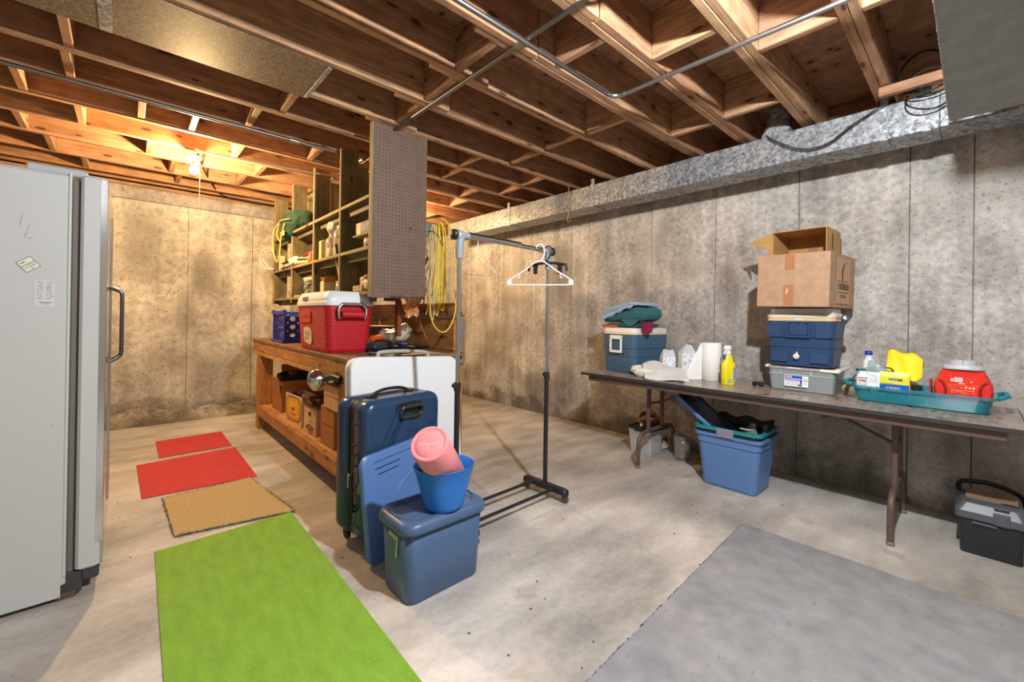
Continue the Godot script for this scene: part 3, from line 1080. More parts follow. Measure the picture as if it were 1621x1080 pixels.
func fridge():
	var t := thing("refrigerator", "old white side by side refrigerator with chrome trimmed doors at left", "refrigerator", P(-0.5, 0, 2.84))
	var w := plastic("enamel", col(192, 193, 193), 0.38)
	var m := MB.new()
	m.box(Vector3(-0.035, 0.875, 0), Vector3(0.73, 1.63, 0.84), 0.008)
	part("cabinet", m, w, t)
	# side panel: slightly proud with a rolled edge
	m = MB.new()
	m.box(Vector3(-0.04, 0.85, 0.4205), Vector3(0.715, 1.66, 0.004), 0.002)
	m.tube(v3([0.326, 0.1, 0.418, 0.326, 1.695, 0.418]), 0.0055, 8)
	part("side_panel", m, w, t)
	m = MB.new()
	m.box(Vector3(0.3425, 0.86, -0.005), Vector3(0.025, 1.64, 0.79), 0.004)
	part("door_gasket", m, plastic("gasket", col(112, 104, 98), 0.7), t)
	var chrome := metal("chrome", col(214, 216, 220), 0.16)
	for q in [[0.205, 0.42, 1.60], [-0.215, 0.41, 1.60]]:
		m = MB.new()
		m.box(Vector3(0.3925, 0.90, q[0]), Vector3(0.074, q[2], q[1]), 0.01)
		part("door", m, w, t)
		m = MB.new()
		m.box(Vector3(0.4325, 0.905, q[0]), Vector3(0.006, q[2] - 0.01, q[1] - 0.006), 0.002)
		m.box(Vector3(0.424, 0.95, q[0] + q[1] / 2 - 0.002), Vector3(0.022, q[2] - 0.11, 0.006), 0.001)
		part("chrome_trim", m, chrome, t)
	m = MB.new()
	m.box(Vector3(0.439, 0.92, -0.01), Vector3(0.007, 1.36, 0.05), 0.002)
	part("centre_trim", m, chrome, t)
	for q in [0.03, -0.06]:
		m = MB.new()
		m.tube(path(v3([0.436, 1.262, 0, 0.452, 1.256, 0, 0.474, 1.244, 0, 0.480, 1.22, 0, 0.480, 1.08, 0, 0.480, 0.97, 0, 0.476, 0.945, 0, 0.455, 0.926, 0, 0.436, 0.918, 0]), 4), 0.0075, 8)
		part("door_handle", m, metal("chrome_dark", col(120, 124, 132), 0.2), t, Vector3(0, 0, q + 0.12))
	m = MB.new()
	m.box(Vector3(0.33, 0.055, 0.0), Vector3(0.09, 0.09, 0.80), 0.004)
	m.box(Vector3(0.40, 0.075, 0.0), Vector3(0.05, 0.05, 0.79), 0.004)
	part("kick_grille", m, plastic("kick", col(58, 60, 62), 0.6), t)
	m = MB.new()
	m.box(Vector3(0.33, 0.012, 0.39), Vector3(0.06, 0.024, 0.03), 0.003)
	part("foot", m, plastic("rust", col(96, 74, 56), 0.8), t)
	m = MB.new()
	m.box(Vector3(0.285, 1.715, 0.30), Vector3(0.17, 0.03, 0.10), 0.005)
	m.tube(v3([0.36, 1.69, 0.32, 0.36, 1.715, 0.32]), 0.008, 8)
	part("hinge_cover", m, plastic("hinge", col(176, 186, 190), 0.35), t)
	# stickers and scrawls on the near side
	var gk := col(110, 112, 112)
	var s := [[0, 0, 64, 64, col(214, 214, 208)], [4, 4, 56, 24, col(222, 218, 196)], [4, 28, 56, 3, col(90, 84, 60)], [32, 30, 3, 30, gk], [0, 0, 64, 3, gk], [0, 61, 64, 3, gk], [0, 0, 3, 64, gk], [61, 0, 3, 64, gk], [10, 12, 20, 5, gk], [10, 42, 14, 3, gk], [40, 40, 14, 3, gk], [40, 46, 10, 2, gk]]
	var o := part("sticker", label_mesh(0.047, 0.047), printed("fridge_sticker", print_tex(64, 64, Color.WHITE, s)), t, Vector3(0.220, 1.324, 0.4236), rz(38))
	m = MB.new()
	o = part("sticker", label_mesh(0.052, 0.10), printed("fridge_note", print_tex(64, 128, col(204, 205, 205), small_print(8, 6, 20, 96, col(160, 161, 163), 4, 10, 5) + small_print(36, 6, 20, 96, col(160, 161, 163), 5, 10, 5) + [[16, 108, 40, 5, col(120, 121, 123)], [26, 117, 20, 4, col(160, 161, 163)]])), t, Vector3(0.262, 1.217, 0.4236))
	m = MB.new()
	for q in [[0.05, 1.60, 30, 0.05], [0.075, 1.585, 65, 0.03], [0.065, 1.60, -10, 0.03], [0.2, 1.49, 80, 0.05], [0.215, 1.45, 75, 0.05], [0.223, 1.425, 10, 0.018], [0.02, 0.65, 20, 0.02], [0.29, 0.7, 70, 0.015], [0.1, 0.3, 50, 0.02]]:
		m.box(Vector3(q[0], q[1], 0.4228), Vector3(q[3], 0.0022, 0.0006), 0.0, rz(q[2]))
	part("scuff_mark", m, plastic("scuff", col(150, 151, 152), 0.7), t)

func flat_mat(called: String, corners: Array, th: float, m: Material, label: String, cat: String, wavy := 0.0, n := 24, group := "") -> MeshInstance3D:
	# corners as (x, depth): far left, far right, near right, near left
	var c := Vector2.ZERO
	for q in corners: c += Vector2(q[0], q[1]) / 4.0
	var ns := FastNoiseLite.new()
	ns.seed = 4
	ns.frequency = 1.6
	var b := MB.new()
	b.sheet(n, n, func(u, v):
		var p: Vector2 = Vector2(corners[3][0], corners[3][1]).lerp(Vector2(corners[2][0], corners[2][1]), u).lerp(Vector2(corners[0][0], corners[0][1]).lerp(Vector2(corners[1][0], corners[1][1]), u), v)
		var hh := 0.0007 + wavy * (0.5 + 0.5 * ns.get_noise_2d(p.x * 3, p.y * 3))
		return Vector3(p.x - c.x, hh, -(p.y - c.y)), th)
	return single(called, b, m, label, cat, P(c.x, 0, c.y), 0.0, group)

func floor_coverings():
	var red := mat("red_foam", col(206, 58, 64), 0.8, 0.0, T.paper, Vector3.ONE * 2.0, T.grain, 0.3)
	flat_mat("foam_mat", [[0.197, 4.88], [0.684, 4.905], [0.683, 4.335], [0.197, 4.315]], 0.005, red, "smaller red foam mat lying nearest the back wall", "mat")
	flat_mat("foam_mat", [[0.063, 4.207], [0.694, 4.259], [0.690, 3.405], [0.078, 3.435]], 0.005, red, "larger red foam mat lying between the small red mat and the woven mat", "mat")
	var grn := mat("green_foam", col(136, 184, 58), 0.8, 0.0, T.paper, Vector3.ONE * 2.0, T.grain, 0.3)
	flat_mat("yoga_mat", [[0.11, 2.628], [0.715, 2.66], [0.69, 0.75], [0.085, 0.75]], 0.006, grn, "long lime green exercise mat on the floor beside the refrigerator", "mat")
	var jm := mat("jute", col(226, 200, 150), 0.95, 0.0, T.jute, Vector3(1.1, 1.3, 1), T.jute_n, 1.0)
	var t := thing("woven_mat", "tan herringbone woven mat with frayed edges between red and green mats", "mat", P(0.44, 0, 3.04))
	var b := MB.new()
	var cs := [[-0.266, 0.30], [0.205, 0.352], [0.292, -0.385], [-0.25, -0.295]]
	b.sheet(24, 24, func(u, v):
		var p: Vector2 = Vector2(cs[3][0], cs[3][1]).lerp(Vector2(cs[2][0], cs[2][1]), u).lerp(Vector2(cs[0][0], cs[0][1]).lerp(Vector2(cs[1][0], cs[1][1]), u), v)
		return Vector3(p.x, 0.0075, -p.y), 0.004)
	part("weave", b, jm, t)
	b = MB.new()
	rng.seed = 31
	for e in [[3, 2, 100], [0, 1, 90], [0, 3, 60], [1, 2, 60]]:
		for i in e[2]:
			var u := rng.randf()
			var p := Vector2(cs[e[0]][0], cs[e[0]][1]).lerp(Vector2(cs[e[1]][0], cs[e[1]][1]), u)
			var dr := Vector2(rng.randf_range(-1, 1), rng.randf_range(-1, 1)) * 0.011
			b.tube(v3([p.x - dr.x, 0.009, -(p.y - dr.y), p.x, 0.0135, -p.y, p.x + dr.x, 0.0085, -(p.y + dr.y)]), 0.0016, 4)
	var fr := part("fringe", b, cloth("fray", col(112, 106, 84)), t)
	fr.set_meta("kind", "stuff")
	# carpet remnant
	var pile := mat("pile", col(166, 167, 172), 1.0, 0.0, T.pile, Vector3(2.2, 2.2, 1), T.pile_n, 1.0)
	t = thing("carpet_remnant", "grey carpet remnant lying on the concrete floor at lower right", "carpet", P(1.8, 0, 0.0))
	b = MB.new()
	b.sheet(2, 2, func(u, v): return Vector3(lerpf(-1.2, 0.765, u), 0.006, lerpf(1.15, -0.79 - 0.082 * u, v)), 0.008)
	part("carpet_pile", b, pile, t)
	b = MB.new()
	for i in 620:
		var side := rng.randf() < 0.4
		var u := rng.randf()
		var p := Vector3(lerpf(-1.2, 0.762, u), 0.009, -0.79 - 0.082 * u + rng.randf_range(-0.004, 0.003))
		if side: p = Vector3(0.765 + rng.randf_range(-0.003, 0.004), 0.009, rng.randf_range(-0.87, 1.1))
		b.box(p, Vector3(0.007, 0.009, 0.007), 0.0, ry(rng.randf() * 90))
	fr = part("cut_edge_tufts", b, pile, t)
	fr.set_meta("kind", "stuff")

func bench():
	rng.seed = 41
	var t := thing("workbench", "long wooden workbench with lower shelf and back panel below the pegboard shelving", "workbench", P(1.4, 0, 3.8))
	var wd := wood("bench", col(198, 142, 84), 0.5, 2.0, 0.65)
	var wl := wood("bench_light", col(214, 166, 110), 0.5, 2.0, 0.65)
	var dk := wood("bench_top", col(150, 112, 84), 0.6, 1.6, 0.6)
	timber("worktop", t, -0.435, 0.43, 0.862, 0.89, -1.28, 1.27, dk)
	t.get_node("worktop").position = Vector3(0, 0.876, 0)
	var put := func(called, x0, x1, y0, y1, d0, d1, m): return timber(called, t, x0 - 1.4, x1 - 1.4, y0, y1, d0 - 3.8, d1 - 3.8, m)
	put.call("front_apron", 0.972, 1.008, 0.775, 0.861, 2.54, 5.05, wd)
	put.call("front_apron", 0.974, 1.006, 0.735, 0.7745, 2.56, 5.03, wl)
	put.call("end_apron", 1.009, 1.82, 0.72, 0.861, 2.56, 2.596, wl)
	put.call("end_apron", 1.009, 1.82, 0.72, 0.861, 4.99, 5.026, wd)
	for q in [[0.955, 2.575], [0.955, 4.80], [1.73, 2.60], [1.73, 4.90]]:
		put.call("leg", q[0] + 0.0545, q[0] + 0.1445, 0.0, 0.861 if q[0] > 1.2 else 0.734, q[1], q[1] + 0.09, wd)
	put.call("leg_facing", 0.972, 1.0085, 0.0, 0.734, 4.80, 4.90, wd)
	put.call("leg_facing", 0.972, 1.0085, 0.0, 0.734, 2.57, 2.66, wd)
	put.call("shelf_board", 1.005, 1.80, 0.218, 0.238, 2.665, 4.795, wl)
	put.call("shelf_front_rail", 0.968, 1.004, 0.14, 0.238, 2.665, 4.795, wd)
	put.call("back_panel", 1.80, 1.822, 0.891, 1.135, 2.62, 5.06, wd)
	put.call("back_panel_ledge", 1.79, 1.865, 1.136, 1.156, 2.60, 5.06, wood("grey_wood", col(150, 132, 116), 0.5, 2.0))
	put.call("back_upper_board", 1.83, 1.852, 1.157, 1.255, 2.64, 5.06, wd)
	put.call("back_panel_post", 1.823, 1.875, 0.80, 1.135, 2.575, 2.62, wood("grey_wood", Color.WHITE))
	put.call("brace_post", 1.45, 1.485, 1.0, 1.262, 2.83, 2.865, wood("red_wood", col(150, 74, 34)))

func shelves():
	rng.seed = 42
	var g := wood("olive", col(124, 114, 80), 0.4, 1.2, 0.7)
	var e := wood("olive_light", col(168, 148, 104), 0.4, 1.2, 0.7)
	var t := thing("shelving_unit", "olive painted open shelving with tall uprights standing over the workbench", "shelves", P(1.4, 1.32, 3.98))
	var put := func(called, x0, x1, y0, y1, d0, d1, m, par = null): return timber(called, par if par else t, x0 - 1.4, x1 - 1.4, y0 - 1.32, y1 - 1.32, d0 - 3.98, d1 - 3.98, m, 0.002)
	var D := [2.72, 3.30, 3.925, 4.58, 5.28]
	for i in D.size():
		var d: float = D[i]
		if i > 0:
			var u = put.call("upright", 1.21, 1.335, 1.26, 2.437, d - 0.01, d + 0.01, g)
			put.call("edging", 1.196, 1.2095, 1.26, 2.437, d - 0.013, d + 0.013, e, u)
		if i < 4:
			for y in [1.975, 1.625, 1.318]:
				var a: float = d + 0.0135 + (0.04 if i == 0 else 0.0)
				var b: float = D[i + 1] - 0.0135
				var sb = put.call("shelf", 1.209, 1.56, y - 0.022, y - 0.004, a, b, g)
				put.call("edging", 1.197, 1.2085, y - 0.026, y - 0.002, a, b, e, sb)
				put.call("cleat", 1.25, 1.266, y - 0.075, y - 0.0225, a, b, g, sb)
	for d in [3.02, 3.62, 4.25, 4.92]:
		var u = put.call("rear_upright", 1.45, 1.57, 1.26, 2.437, d - 0.01, d + 0.01, g)
		put.call("edging", 1.438, 1.4495, 1.26, 2.437, d - 0.012, d + 0.012, e, u)
	# pegboard end
	t = thing("pegboard", "brown perforated pegboard panel hung from a joist at the end of the shelving", "pegboard", P(1.395, 1.27, 2.70))
	var pb := mat("pegboard", col(124, 98, 84), 0.6, 0.0, T.paper, Vector3.ONE * 2.0, T.grain, 0.15, true)
	var m := MB.new()
	m.holed(16, 46, 0.025, 0.0254, 0.0034, 0.0, 0.005, 8, Vector2(-0.2, 0))
	m.sg(-1)
	m.box(Vector3(-0.2005, 0.584, 0.0025), Vector3(0.001, 1.168, 0.005))
	m.box(Vector3(0.2005, 0.584, 0.0025), Vector3(0.001, 1.168, 0.005))
	part("perforated_panel", m, pb, t)
	timber("frame_rail", t, -0.215, -0.2015, 0.0, 1.168, -0.004, 0.034, e)
	m = MB.new()
	m.box(Vector3(0, 0.584, -0.028), Vector3(0.398, 1.16, 0.012))
	m.box(Vector3(-0.18, 0.584, -0.011), Vector3(0.035, 1.16, 0.02))
	m.box(Vector3(0.18, 0.584, -0.011), Vector3(0.035, 1.16, 0.02))
	m.box(Vector3(0, 0.02, -0.011), Vector3(0.32, 0.035, 0.02))
	part("backing_frame", m, g, t)
	m = MB.new()
	m.tube(path(v3([0.07, 0.50, 0.0, 0.07, 0.50, 0.02, 0.07, 0.485, 0.024, 0.08, 0.49, 0.03]), 4), 0.0022, 6)
	part("peg_hook", m, metal("dark_hook", col(70, 62, 60), 0.5), t)
	m = MB.new()
	m.lathe([[0.006, 0], [0.005, 0.004], [0.001, 0.005]], 10)
	part("screw_head", m, metal("fitting", Color.WHITE), t, Vector3(0.15, 0.47, 0.005), rx(90))

func cord_bundle(name_: String, label: String, p: Vector3, specs: Array, m: Material, r: float, sd: int):
	var t := thing(name_, label, "cord", p)
	rng.seed = sd
	for s in specs:
		var b := MB.new()
		var x0: float = s[0]
		var ln: float = s[1]
		var w: float = s[2]
		var z: float = rng.randf_range(-0.02, 0.02)
		var pts := v3([0, 0.012, z, x0 * 0.5, 0.006, z + 0.004, x0, -0.08, z + 0.01, x0 + rng.randf_range(-0.012, 0.012), -ln * 0.4, z + 0.012, x0 - 0.012 + rng.randf_range(-0.012, 0.012), -ln * 0.8, z + 0.012, x0 - w * 0.3, -ln, z + 0.01, x0 - w, -ln * 0.86, z - 0.004, x0 - w * 0.8, -ln * 0.5, z - 0.006, x0 * 0.4 - w * 0.3, -0.08, z - 0.008, 0.0, 0.01, z - 0.006])
		b.tube(path(pts, 6), r, 7)
		part("cord_loop", b, m, t)

func shelf_things():
	# extension cords hung beside the pegboard
	var yel := plastic("cord_yellow", col(232, 202, 62), 0.5)
	var dull := plastic("cord_dull", col(206, 190, 128), 0.55)
	var t := thing("hook_plate", "grey sheet metal hook plate sticking out beyond the pegboard above the cords", "hook", P(1.68, 1.82, 2.84))
	var m := MB.new()
	m.plate(v2([-0.08, 0.01, 0.05, 0.05, 0.07, 0.03, 0.06, -0.05, 0.02, -0.06]), -0.002, 0.002)
	m.box(Vector3(0.05, 0.0, -0.04), Vector3(0.012, 0.012, 0.10))
	m.box(Vector3(-0.06, 0.0, -0.045), Vector3(0.10, 0.03, 0.01))
	part("plate", m, metal("zincplate", col(150, 156, 152), 0.5), t)
	cord_bundle("extension_cord", "bright yellow extension cord hanging in many loops beside the pegboard", P(1.765, 1.855, 2.80), [[0.03, 0.62, 0.04], [0.05, 0.48, 0.03], [0.07, 0.56, 0.05], [0.055, 0.66, 0.06], [0.02, 0.70, 0.05]], yel, 0.0052, 4)
	cord_bundle("extension_cord", "pale dull cord bundle hanging between the yellow cord and the pegboard", P(1.72, 1.84, 2.83), [[0.02, 0.55, 0.03], [0.04, 0.68, 0.02], [0.0, 0.6, 0.04], [0.035, 0.72, 0.05]], dull, 0.005, 6)
	m = MB.new()
	m.tube(path(v3([0.0, 0.0, 0.0, 0.06, -0.03, 0, 0.11, -0.14, 0, 0.125, -0.35, 0, 0.135, -0.55, 0, 0.135, -0.66, 0, 0.10, -0.76, 0, 0.05, -0.81, 0, -0.01, -0.80, 0, -0.06, -0.73, 0, -0.075, -0.62, 0, -0.055, -0.52, 0, -0.03, -0.40, 0]), 6), 0.0052, 7)
	single("extension_cord", m, yel, "single yellow cord hanging in one wide low loop over the bench back panel", "cord", P(1.64, 1.85, 2.57))
	for q in [[1.69, 1.80, 0.44, "dark twisted cord hanging along the right edge of the pegboard", col(64, 48, 40)], [1.675, 1.74, 0.38, "tan frayed rope hanging right behind the pegboard edge", col(178, 148, 104)]]:
		m = MB.new()
		rng.seed = int(q[2] * 100)
		var pts := PackedVector3Array()
		for i in 16:
			pts.append(Vector3(0.014 * sin(i * 0.9 + q[2] * 9), -0.58 * i / 15.0, 0.01 * cos(i * 1.3)))
		m.tube(path(pts, 4), 0.005, 6)
		pts = PackedVector3Array()
		for i in 16:
			pts.append(Vector3(0.016 * sin(i * 0.8 + 2.0), -q[2] * i / 15.0, 0.012 * cos(i)))
		m.tube(path(pts, 4), 0.0045, 6)
		single("hanging_cord", m, plastic("hc%d" % int(q[0] * 1000), q[4], 0.8), q[3], "cord", P(q[0], q[1], 2.86 if q[0] > 1.68 else 2.80))
	t = thing("wooden_stakes", "thin pale wooden sticks standing upright behind the bench back board", "stick", P(2.06, 1.157, 2.95))
	m = MB.new()
	m.box(Vector3(0, 0.13, 0), Vector3(0.008, 0.26, 0.02))
	m.box(Vector3(0.02, 0.12, 0.01), Vector3(0.008, 0.22, 0.02))
	m.box(Vector3(0.04, 0.10, 0.0), Vector3(0.008, 0.18, 0.02))
	m.box(Vector3(-0.1, 0.0, 0.0), Vector3(0.32, 0.02, 0.03))
	part("stick", m, wood("pale", col(214, 190, 150)), t)
	# green duffel bag spilling over the third bay
	t = thing("duffel_bag", "green duffel bag with yellow straps slumped over the upper shelf", "bag", P(1.25, 2.0, 4.62))
	var grn := cloth("duffel", col(34, 64, 46))
	m = MB.new()
	m.blob(Vector3(0.02, 0.075, 0.0), Vector3(0.26, 0.20, 0.62), 0.75, 0.10, 9.0, 3, 36, 18)
	m.blob(Vector3(-0.07, -0.01, -0.08), Vector3(0.11, 0.20, 0.30), 0.8, 0.12, 10.0, 5, 28, 14)
	part("bag_body", m, grn, t)
	var ys := cloth("strap", col(204, 172, 88))
	m = MB.new()
	m.tube(path(v3([-0.115, 0.06, 0.20, -0.13, 0.08, 0.0, -0.13, 0.075, -0.14, -0.08, 0.11, -0.27]), 6), 0.0055, 6)
	m.tube(path(v3([-0.12, 0.07, -0.16, -0.15, -0.05, -0.12, -0.135, -0.13, -0.06]), 6), 0.0055, 6)
	part("piping", m, ys, t)
	m = MB.new()
	m.tube(path(v3([-0.12, 0.08, -0.16, -0.15, 0.0, -0.24, -0.155, -0.16, -0.24, -0.15, -0.30, -0.16, -0.15, -0.33, -0.06, -0.15, -0.26, -0.01, -0.14, -0.10, 0.0, -0.125, 0.04, 0.06]), 7), 0.0065, 6)
	part("carry_strap", m, ys, t)
	m = MB.new()
	m.box(Vector3(-0.128, -0.055, 0.0), Vector3(0.006, 0.05, 0.13), 0.002)
	part("patch", m, ys, t)
	# bay by bay, at shelf heights 1.975 / 1.625 / 1.318
	var S2 := 1.6235
	var S3 := 1.3165
	var S1 := 1.9735
	# top shelf, first bay: clamp like tool
	t = thing("electric_jigsaw", "small black power tool with a pale cord on the top shelf beside the pegboard", "tool", P(1.33, S1, 2.92))
	m = MB.new()
	m.box(Vector3(0, 0.035, 0), Vector3(0.06, 0.06, 0.14), 0.012)
	m.box(Vector3(0, 0.09, 0), Vector3(0.035, 0.03, 0.11), 0.01)
	m.box(Vector3(0, 0.07, 0.05), Vector3(0.03, 0.05, 0.025), 0.006)
	part("tool_body", m, plastic("black", Color.BLACK), t)
	m = MB.new()
	m.tube(path(v3([0, 0.05, -0.07, 0.01, 0.10, -0.11, 0.0, 0.16, -0.09, -0.02, 0.02, -0.12]), 6), 0.006, 6)
	part("power_cord", m, plastic("cord_white", Color.WHITE), t)
	t = thing("orange_clamp", "copper coloured bar clamp leaning at the rear of the top shelf near the pegboard", "clamp", P(1.40, S1, 3.02 + 0.055))
	m = MB.new()
	m.box(Vector3(0, 0.13, 0), Vector3(0.008, 0.26, 0.02))
	m.box(Vector3(-0.03, 0.255, 0), Vector3(0.09, 0.014, 0.022), 0.003)
	m.box(Vector3(-0.03, 0.10, 0), Vector3(0.07, 0.02, 0.024), 0.003)
	m.tube(v3([-0.06, 0.06, 0, -0.06, 0.17, 0]), 0.005, 8)
	part("clamp_frame", m, metal("copper", col(208, 120, 70), 0.4), t)
	# middle shelf, first bay
	t = thing("carton", "small black and white carton lying on the middle shelf beside the pegboard", "box", P(1.32, S2 + 0.115, 2.98))
	var pr := print_tex(96, 48, col(30, 28, 30), [[0, 0, 30, 48, col(214, 196, 160)], [34, 12, 26, 26, col(120, 104, 84)], [66, 10, 26, 24, col(90, 84, 80)]] + small_print(3, 6, 22, 16, col(150, 60, 50), 3))
	m = MB.new()
	m.box(Vector3(0, 0.045, 0), Vector3(0.14, 0.09, 0.26), 0.002)
	part("carton_body", m, card("blackbox", col(44, 40, 40)), t)
	part("label", label_mesh(0.255, 0.085), printed("carton", pr, 0.6), t, Vector3(-0.0708, 0.045, 0), ry(-90))
	m = MB.new()
	m.box(Vector3(0, -0.008, 0), Vector3(0.17, 0.014, 0.32), 0.002)
	m.box(Vector3(0.06, -0.06, 0.14), Vector3(0.03, 0.104, 0.02), 0.002)
	m.box(Vector3(0.06, -0.06, -0.14), Vector3(0.03, 0.104, 0.02), 0.002)
	part("riser_board", m, wood("olive_light", Color.WHITE), t)
	t = thing("plastic_jar", "clear jar of red and grey bits on the middle shelf below the black carton", "jar", P(1.30, S2, 2.97))
	m = MB.new()
	m.lathe([[0.045, 0.001], [0.048, 0.01], [0.048, 0.07], [0.04, 0.085], [0.04, 0.095], [0.001, 0.096]], 20)
	part("jar_body", m, clear("jar", col(216, 214, 205), 0.45), t)
	m = MB.new()
	m.blob(Vector3(0, 0.022, 0), Vector3(0.085, 0.04, 0.085), 0.7, 0.1, 30.0, 3, 16, 8)
	part("contents", m, plastic("redbits", col(176, 34, 36)), t)
	m = MB.new()
	m.blob(Vector3(0, 0.036, 0), Vector3(0.17, 0.075, 0.20), 0.8, 0.06, 14.0, 9, 24, 12)
	single("dust_mask", m, card("mask", col(214, 196, 164)), "pale rounded dust mask on the middle shelf touching the pegboard end", "mask", P(1.30, S2, 2.85))
	# bottom shelf, first bay
	t = thing("screwdriver", "red and amber handled screwdriver standing at the back of the bottom shelf", "screwdriver", P(1.36, S3, 3.17))
	m = MB.new()
	m.lathe([[0.012, 0.0], [0.016, 0.02], [0.015, 0.07], [0.018, 0.085], [0.006, 0.09], [0.004, 0.16], [0.001, 0.165]], 12)
	part("amber_handle", m, plastic("amber", col(212, 130, 48), 0.3), t, Vector3(0, 0, 0))
	m = MB.new()
	m.lathe([[0.011, 0.0], [0.014, 0.02], [0.013, 0.05], [0.001, 0.054]], 12)
	part("red_grip", m, plastic("redbits", Color.RED), t, Vector3(0, 0.12, 0.0))
	m = MB.new()
	m.blob(Vector3(0, 0.045, 0), Vector3(0.16, 0.09, 0.20), 0.8, 0.16, 16.0, 21, 28, 14)
	m.blob(Vector3(0.01, 0.085, -0.06), Vector3(0.14, 0.08, 0.14), 0.9, 0.14, 20.0, 22, 24, 12)
	single("parts_bag", m, clear("poly", col(222, 205, 172), 0.86, 0.3), "crumpled clear bag of small parts on the bottom shelf against the pegboard", "bag", P(1.29, S3, 2.89))
	for i in 3:
		m = MB.new()
		m.box(Vector3(0, 0.0225, 0), Vector3(0.1, 0.044, 0.052), 0.004)
		single("soap_block", m, card("soap", col(210, 186, 148)), ["pale block at the front left of three under the parts bag", "middle pale block of three under the parts bag", "pale block nearest the pegboard under the parts bag"][i], "block", P(1.255, S3 - 0.0, 3.02 - i * 0.056), 0.0, "pale blocks on the bottom shelf")
	# second bay
	t = thing("paper_box", "cream box standing on the middle shelf of the second bay", "box", P(1.275, S2, 3.86))
	m = MB.new()
	m.box(Vector3(0, 0.085, 0), Vector3(0.08, 0.17, 0.06), 0.003)
	part("box_body", m, card("cream", col(236, 210, 160)), t)
	m = MB.new()
	m.box(Vector3(0.0, 0.176, 0.0), Vector3(0.05, 0.012, 0.05), 0.002, rz(14))
	part("torn_top", m, card("cream", Color.WHITE), t)
	for q in [[3.70, "tall clear plastic bottle with amber contents left of two in the second bay", 0.20, col(190, 184, 172)], [3.52, "tall clear plastic bottle right of two beside the shelf upright in the second bay", 0.24, col(206, 176, 120)]]:
		t = thing("plastic_bottle", q[1], "bottle", P(1.285, S2, q[0]), 0.0)
		m = MB.new()
		m.lathe([[0.05, 0.0], [0.055, 0.006], [0.055, q[2] * 0.3], [0.05, q[2] * 0.35], [0.055, q[2] * 0.4], [0.055, q[2] * 0.8], [0.03, q[2] * 0.95], [0.022, q[2]], [0.001, q[2] + 0.001]], 22)
		part("bottle_body", m, clear("pet", col(228, 220, 206), 0.26), t)
		m = MB.new()
		m.lathe([[0.047, 0.004], [0.049, 0.01], [0.049, q[2] * 0.28], [0.045, q[2] * 0.35], [0.048, q[2] * 0.45], [0.001, q[2] * 0.46]], 18)
		part("contents", m, plastic("amb%d" % int(q[0] * 100), q[3], 0.4), t)
		m = MB.new()
		m.lathe([[0.026, q[2] - 0.012], [0.028, q[2] + 0.012], [0.026, q[2] + 0.016], [0.001, q[2] + 0.017]], 18)
		part("cap", m, plastic("capw", col(196, 190, 180)), t)
	m = MB.new()
	m.blob(Vector3(0, 0.06, 0), Vector3(0.12, 0.12, 0.16), 0.9, 0.18, 18.0, 33, 28, 14)
	single("plastic_wrap", m, clear("wrap", col(225, 222, 216), 0.5, 0.2), "crumpled clear plastic wrap stuffed above the bottles in the second bay", "bag", P(1.29, S2 + 0.20, 3.66))
	t = thing("brush_bundle", "paint brushes and rods sticking up from a jar behind the red cooler", "brush", P(1.20, 1.3165, 3.42))
	m = MB.new()
	m.lathe([[0.04, 0.0], [0.042, 0.01], [0.042, 0.10], [0.038, 0.10], [0.038, 0.012], [0.001, 0.011]], 18)
	part("glass_jar", m, clear("jar", Color.WHITE, 0.45), t, Vector3(0.06, 0, 0))
	for q in [[0.02, 0.36, 0.05, col(222, 196, 150), 0.006], [-0.01, 0.40, 0.02, col(40, 52, 70), 0.010], [0.03, 0.37, -0.03, col(34, 30, 32), 0.012], [0.0, 0.30, 0.06, col(200, 170, 120), 0.005], [0.015, 0.33, 0.0, col(40, 96, 66), 0.006]]:
		m = MB.new()
		m.tube(v3([0.06 - q[0], 0.015, 0.02, 0.03 + q[0], q[1], -q[2]]), q[4], 7)
		part("handle", m, plastic("brush%d" % int(q[1] * 1000), q[3], 0.5), t)
	t = thing("open_carton", "small open white and brown carton on the bottom shelf of the second bay", "box", P(1.275, S3, 3.78))
	m = MB.new()
	m.box(Vector3(0, 0.06, 0), Vector3(0.09, 0.12, 0.09), 0.002)
	part("carton_body", m, card("white_card", col(226, 206, 168)), t)
	m = MB.new()
	m.box(Vector3(0.0, 0.135, -0.02), Vector3(0.09, 0.002, 0.08), 0.0, rx(35))
	m.box(Vector3(0.0, 0.135, 0.065), Vector3(0.09, 0.002, 0.06), 0.0, rx(-50))
	part("flap", m, card("kraft", col(186, 118, 58)), t)
	part("label", label_mesh(0.07, 0.09), printed("oc", print_tex(48, 64, col(226, 206, 168), small_print(8, 14, 32, 12, col(90, 80, 66), 9))), t, Vector3(-0.0458, 0.055, 0), ry(-90))
	# third bay
	t = thing("books", "stack of red spined books lying on the middle shelf of the third bay", "books", P(1.33, S2, 4.22))
	m = MB.new()
	m.box(Vector3(0, 0.016, 0), Vector3(0.16, 0.03, 0.32), 0.003)
	part("lower_book", m, card("booktan", col(150, 132, 104)), t)
	m = MB.new()
	m.box(Vector3(0.01, 0.105, 0), Vector3(0.16, 0.03, 0.30), 0.003)
	part("red_book", m, card("bookred", col(142, 22, 24)), t)
	m = MB.new()
	m.box(Vector3(0.01, 0.06, 0), Vector3(0.155, 0.055, 0.29), 0.003)
	part("middle_books", m, card("bookbrown", col(112, 92, 74)), t)
	part("spine_print", label_mesh(0.20, 0.018), printed("spine", print_tex(128, 12, col(142, 22, 24), small_print(6, 3, 116, 8, col(226, 196, 170), 12, 8, 7))), t, Vector3(-0.0706, 0.105, 0.03), ry(-90))
	m = MB.new()
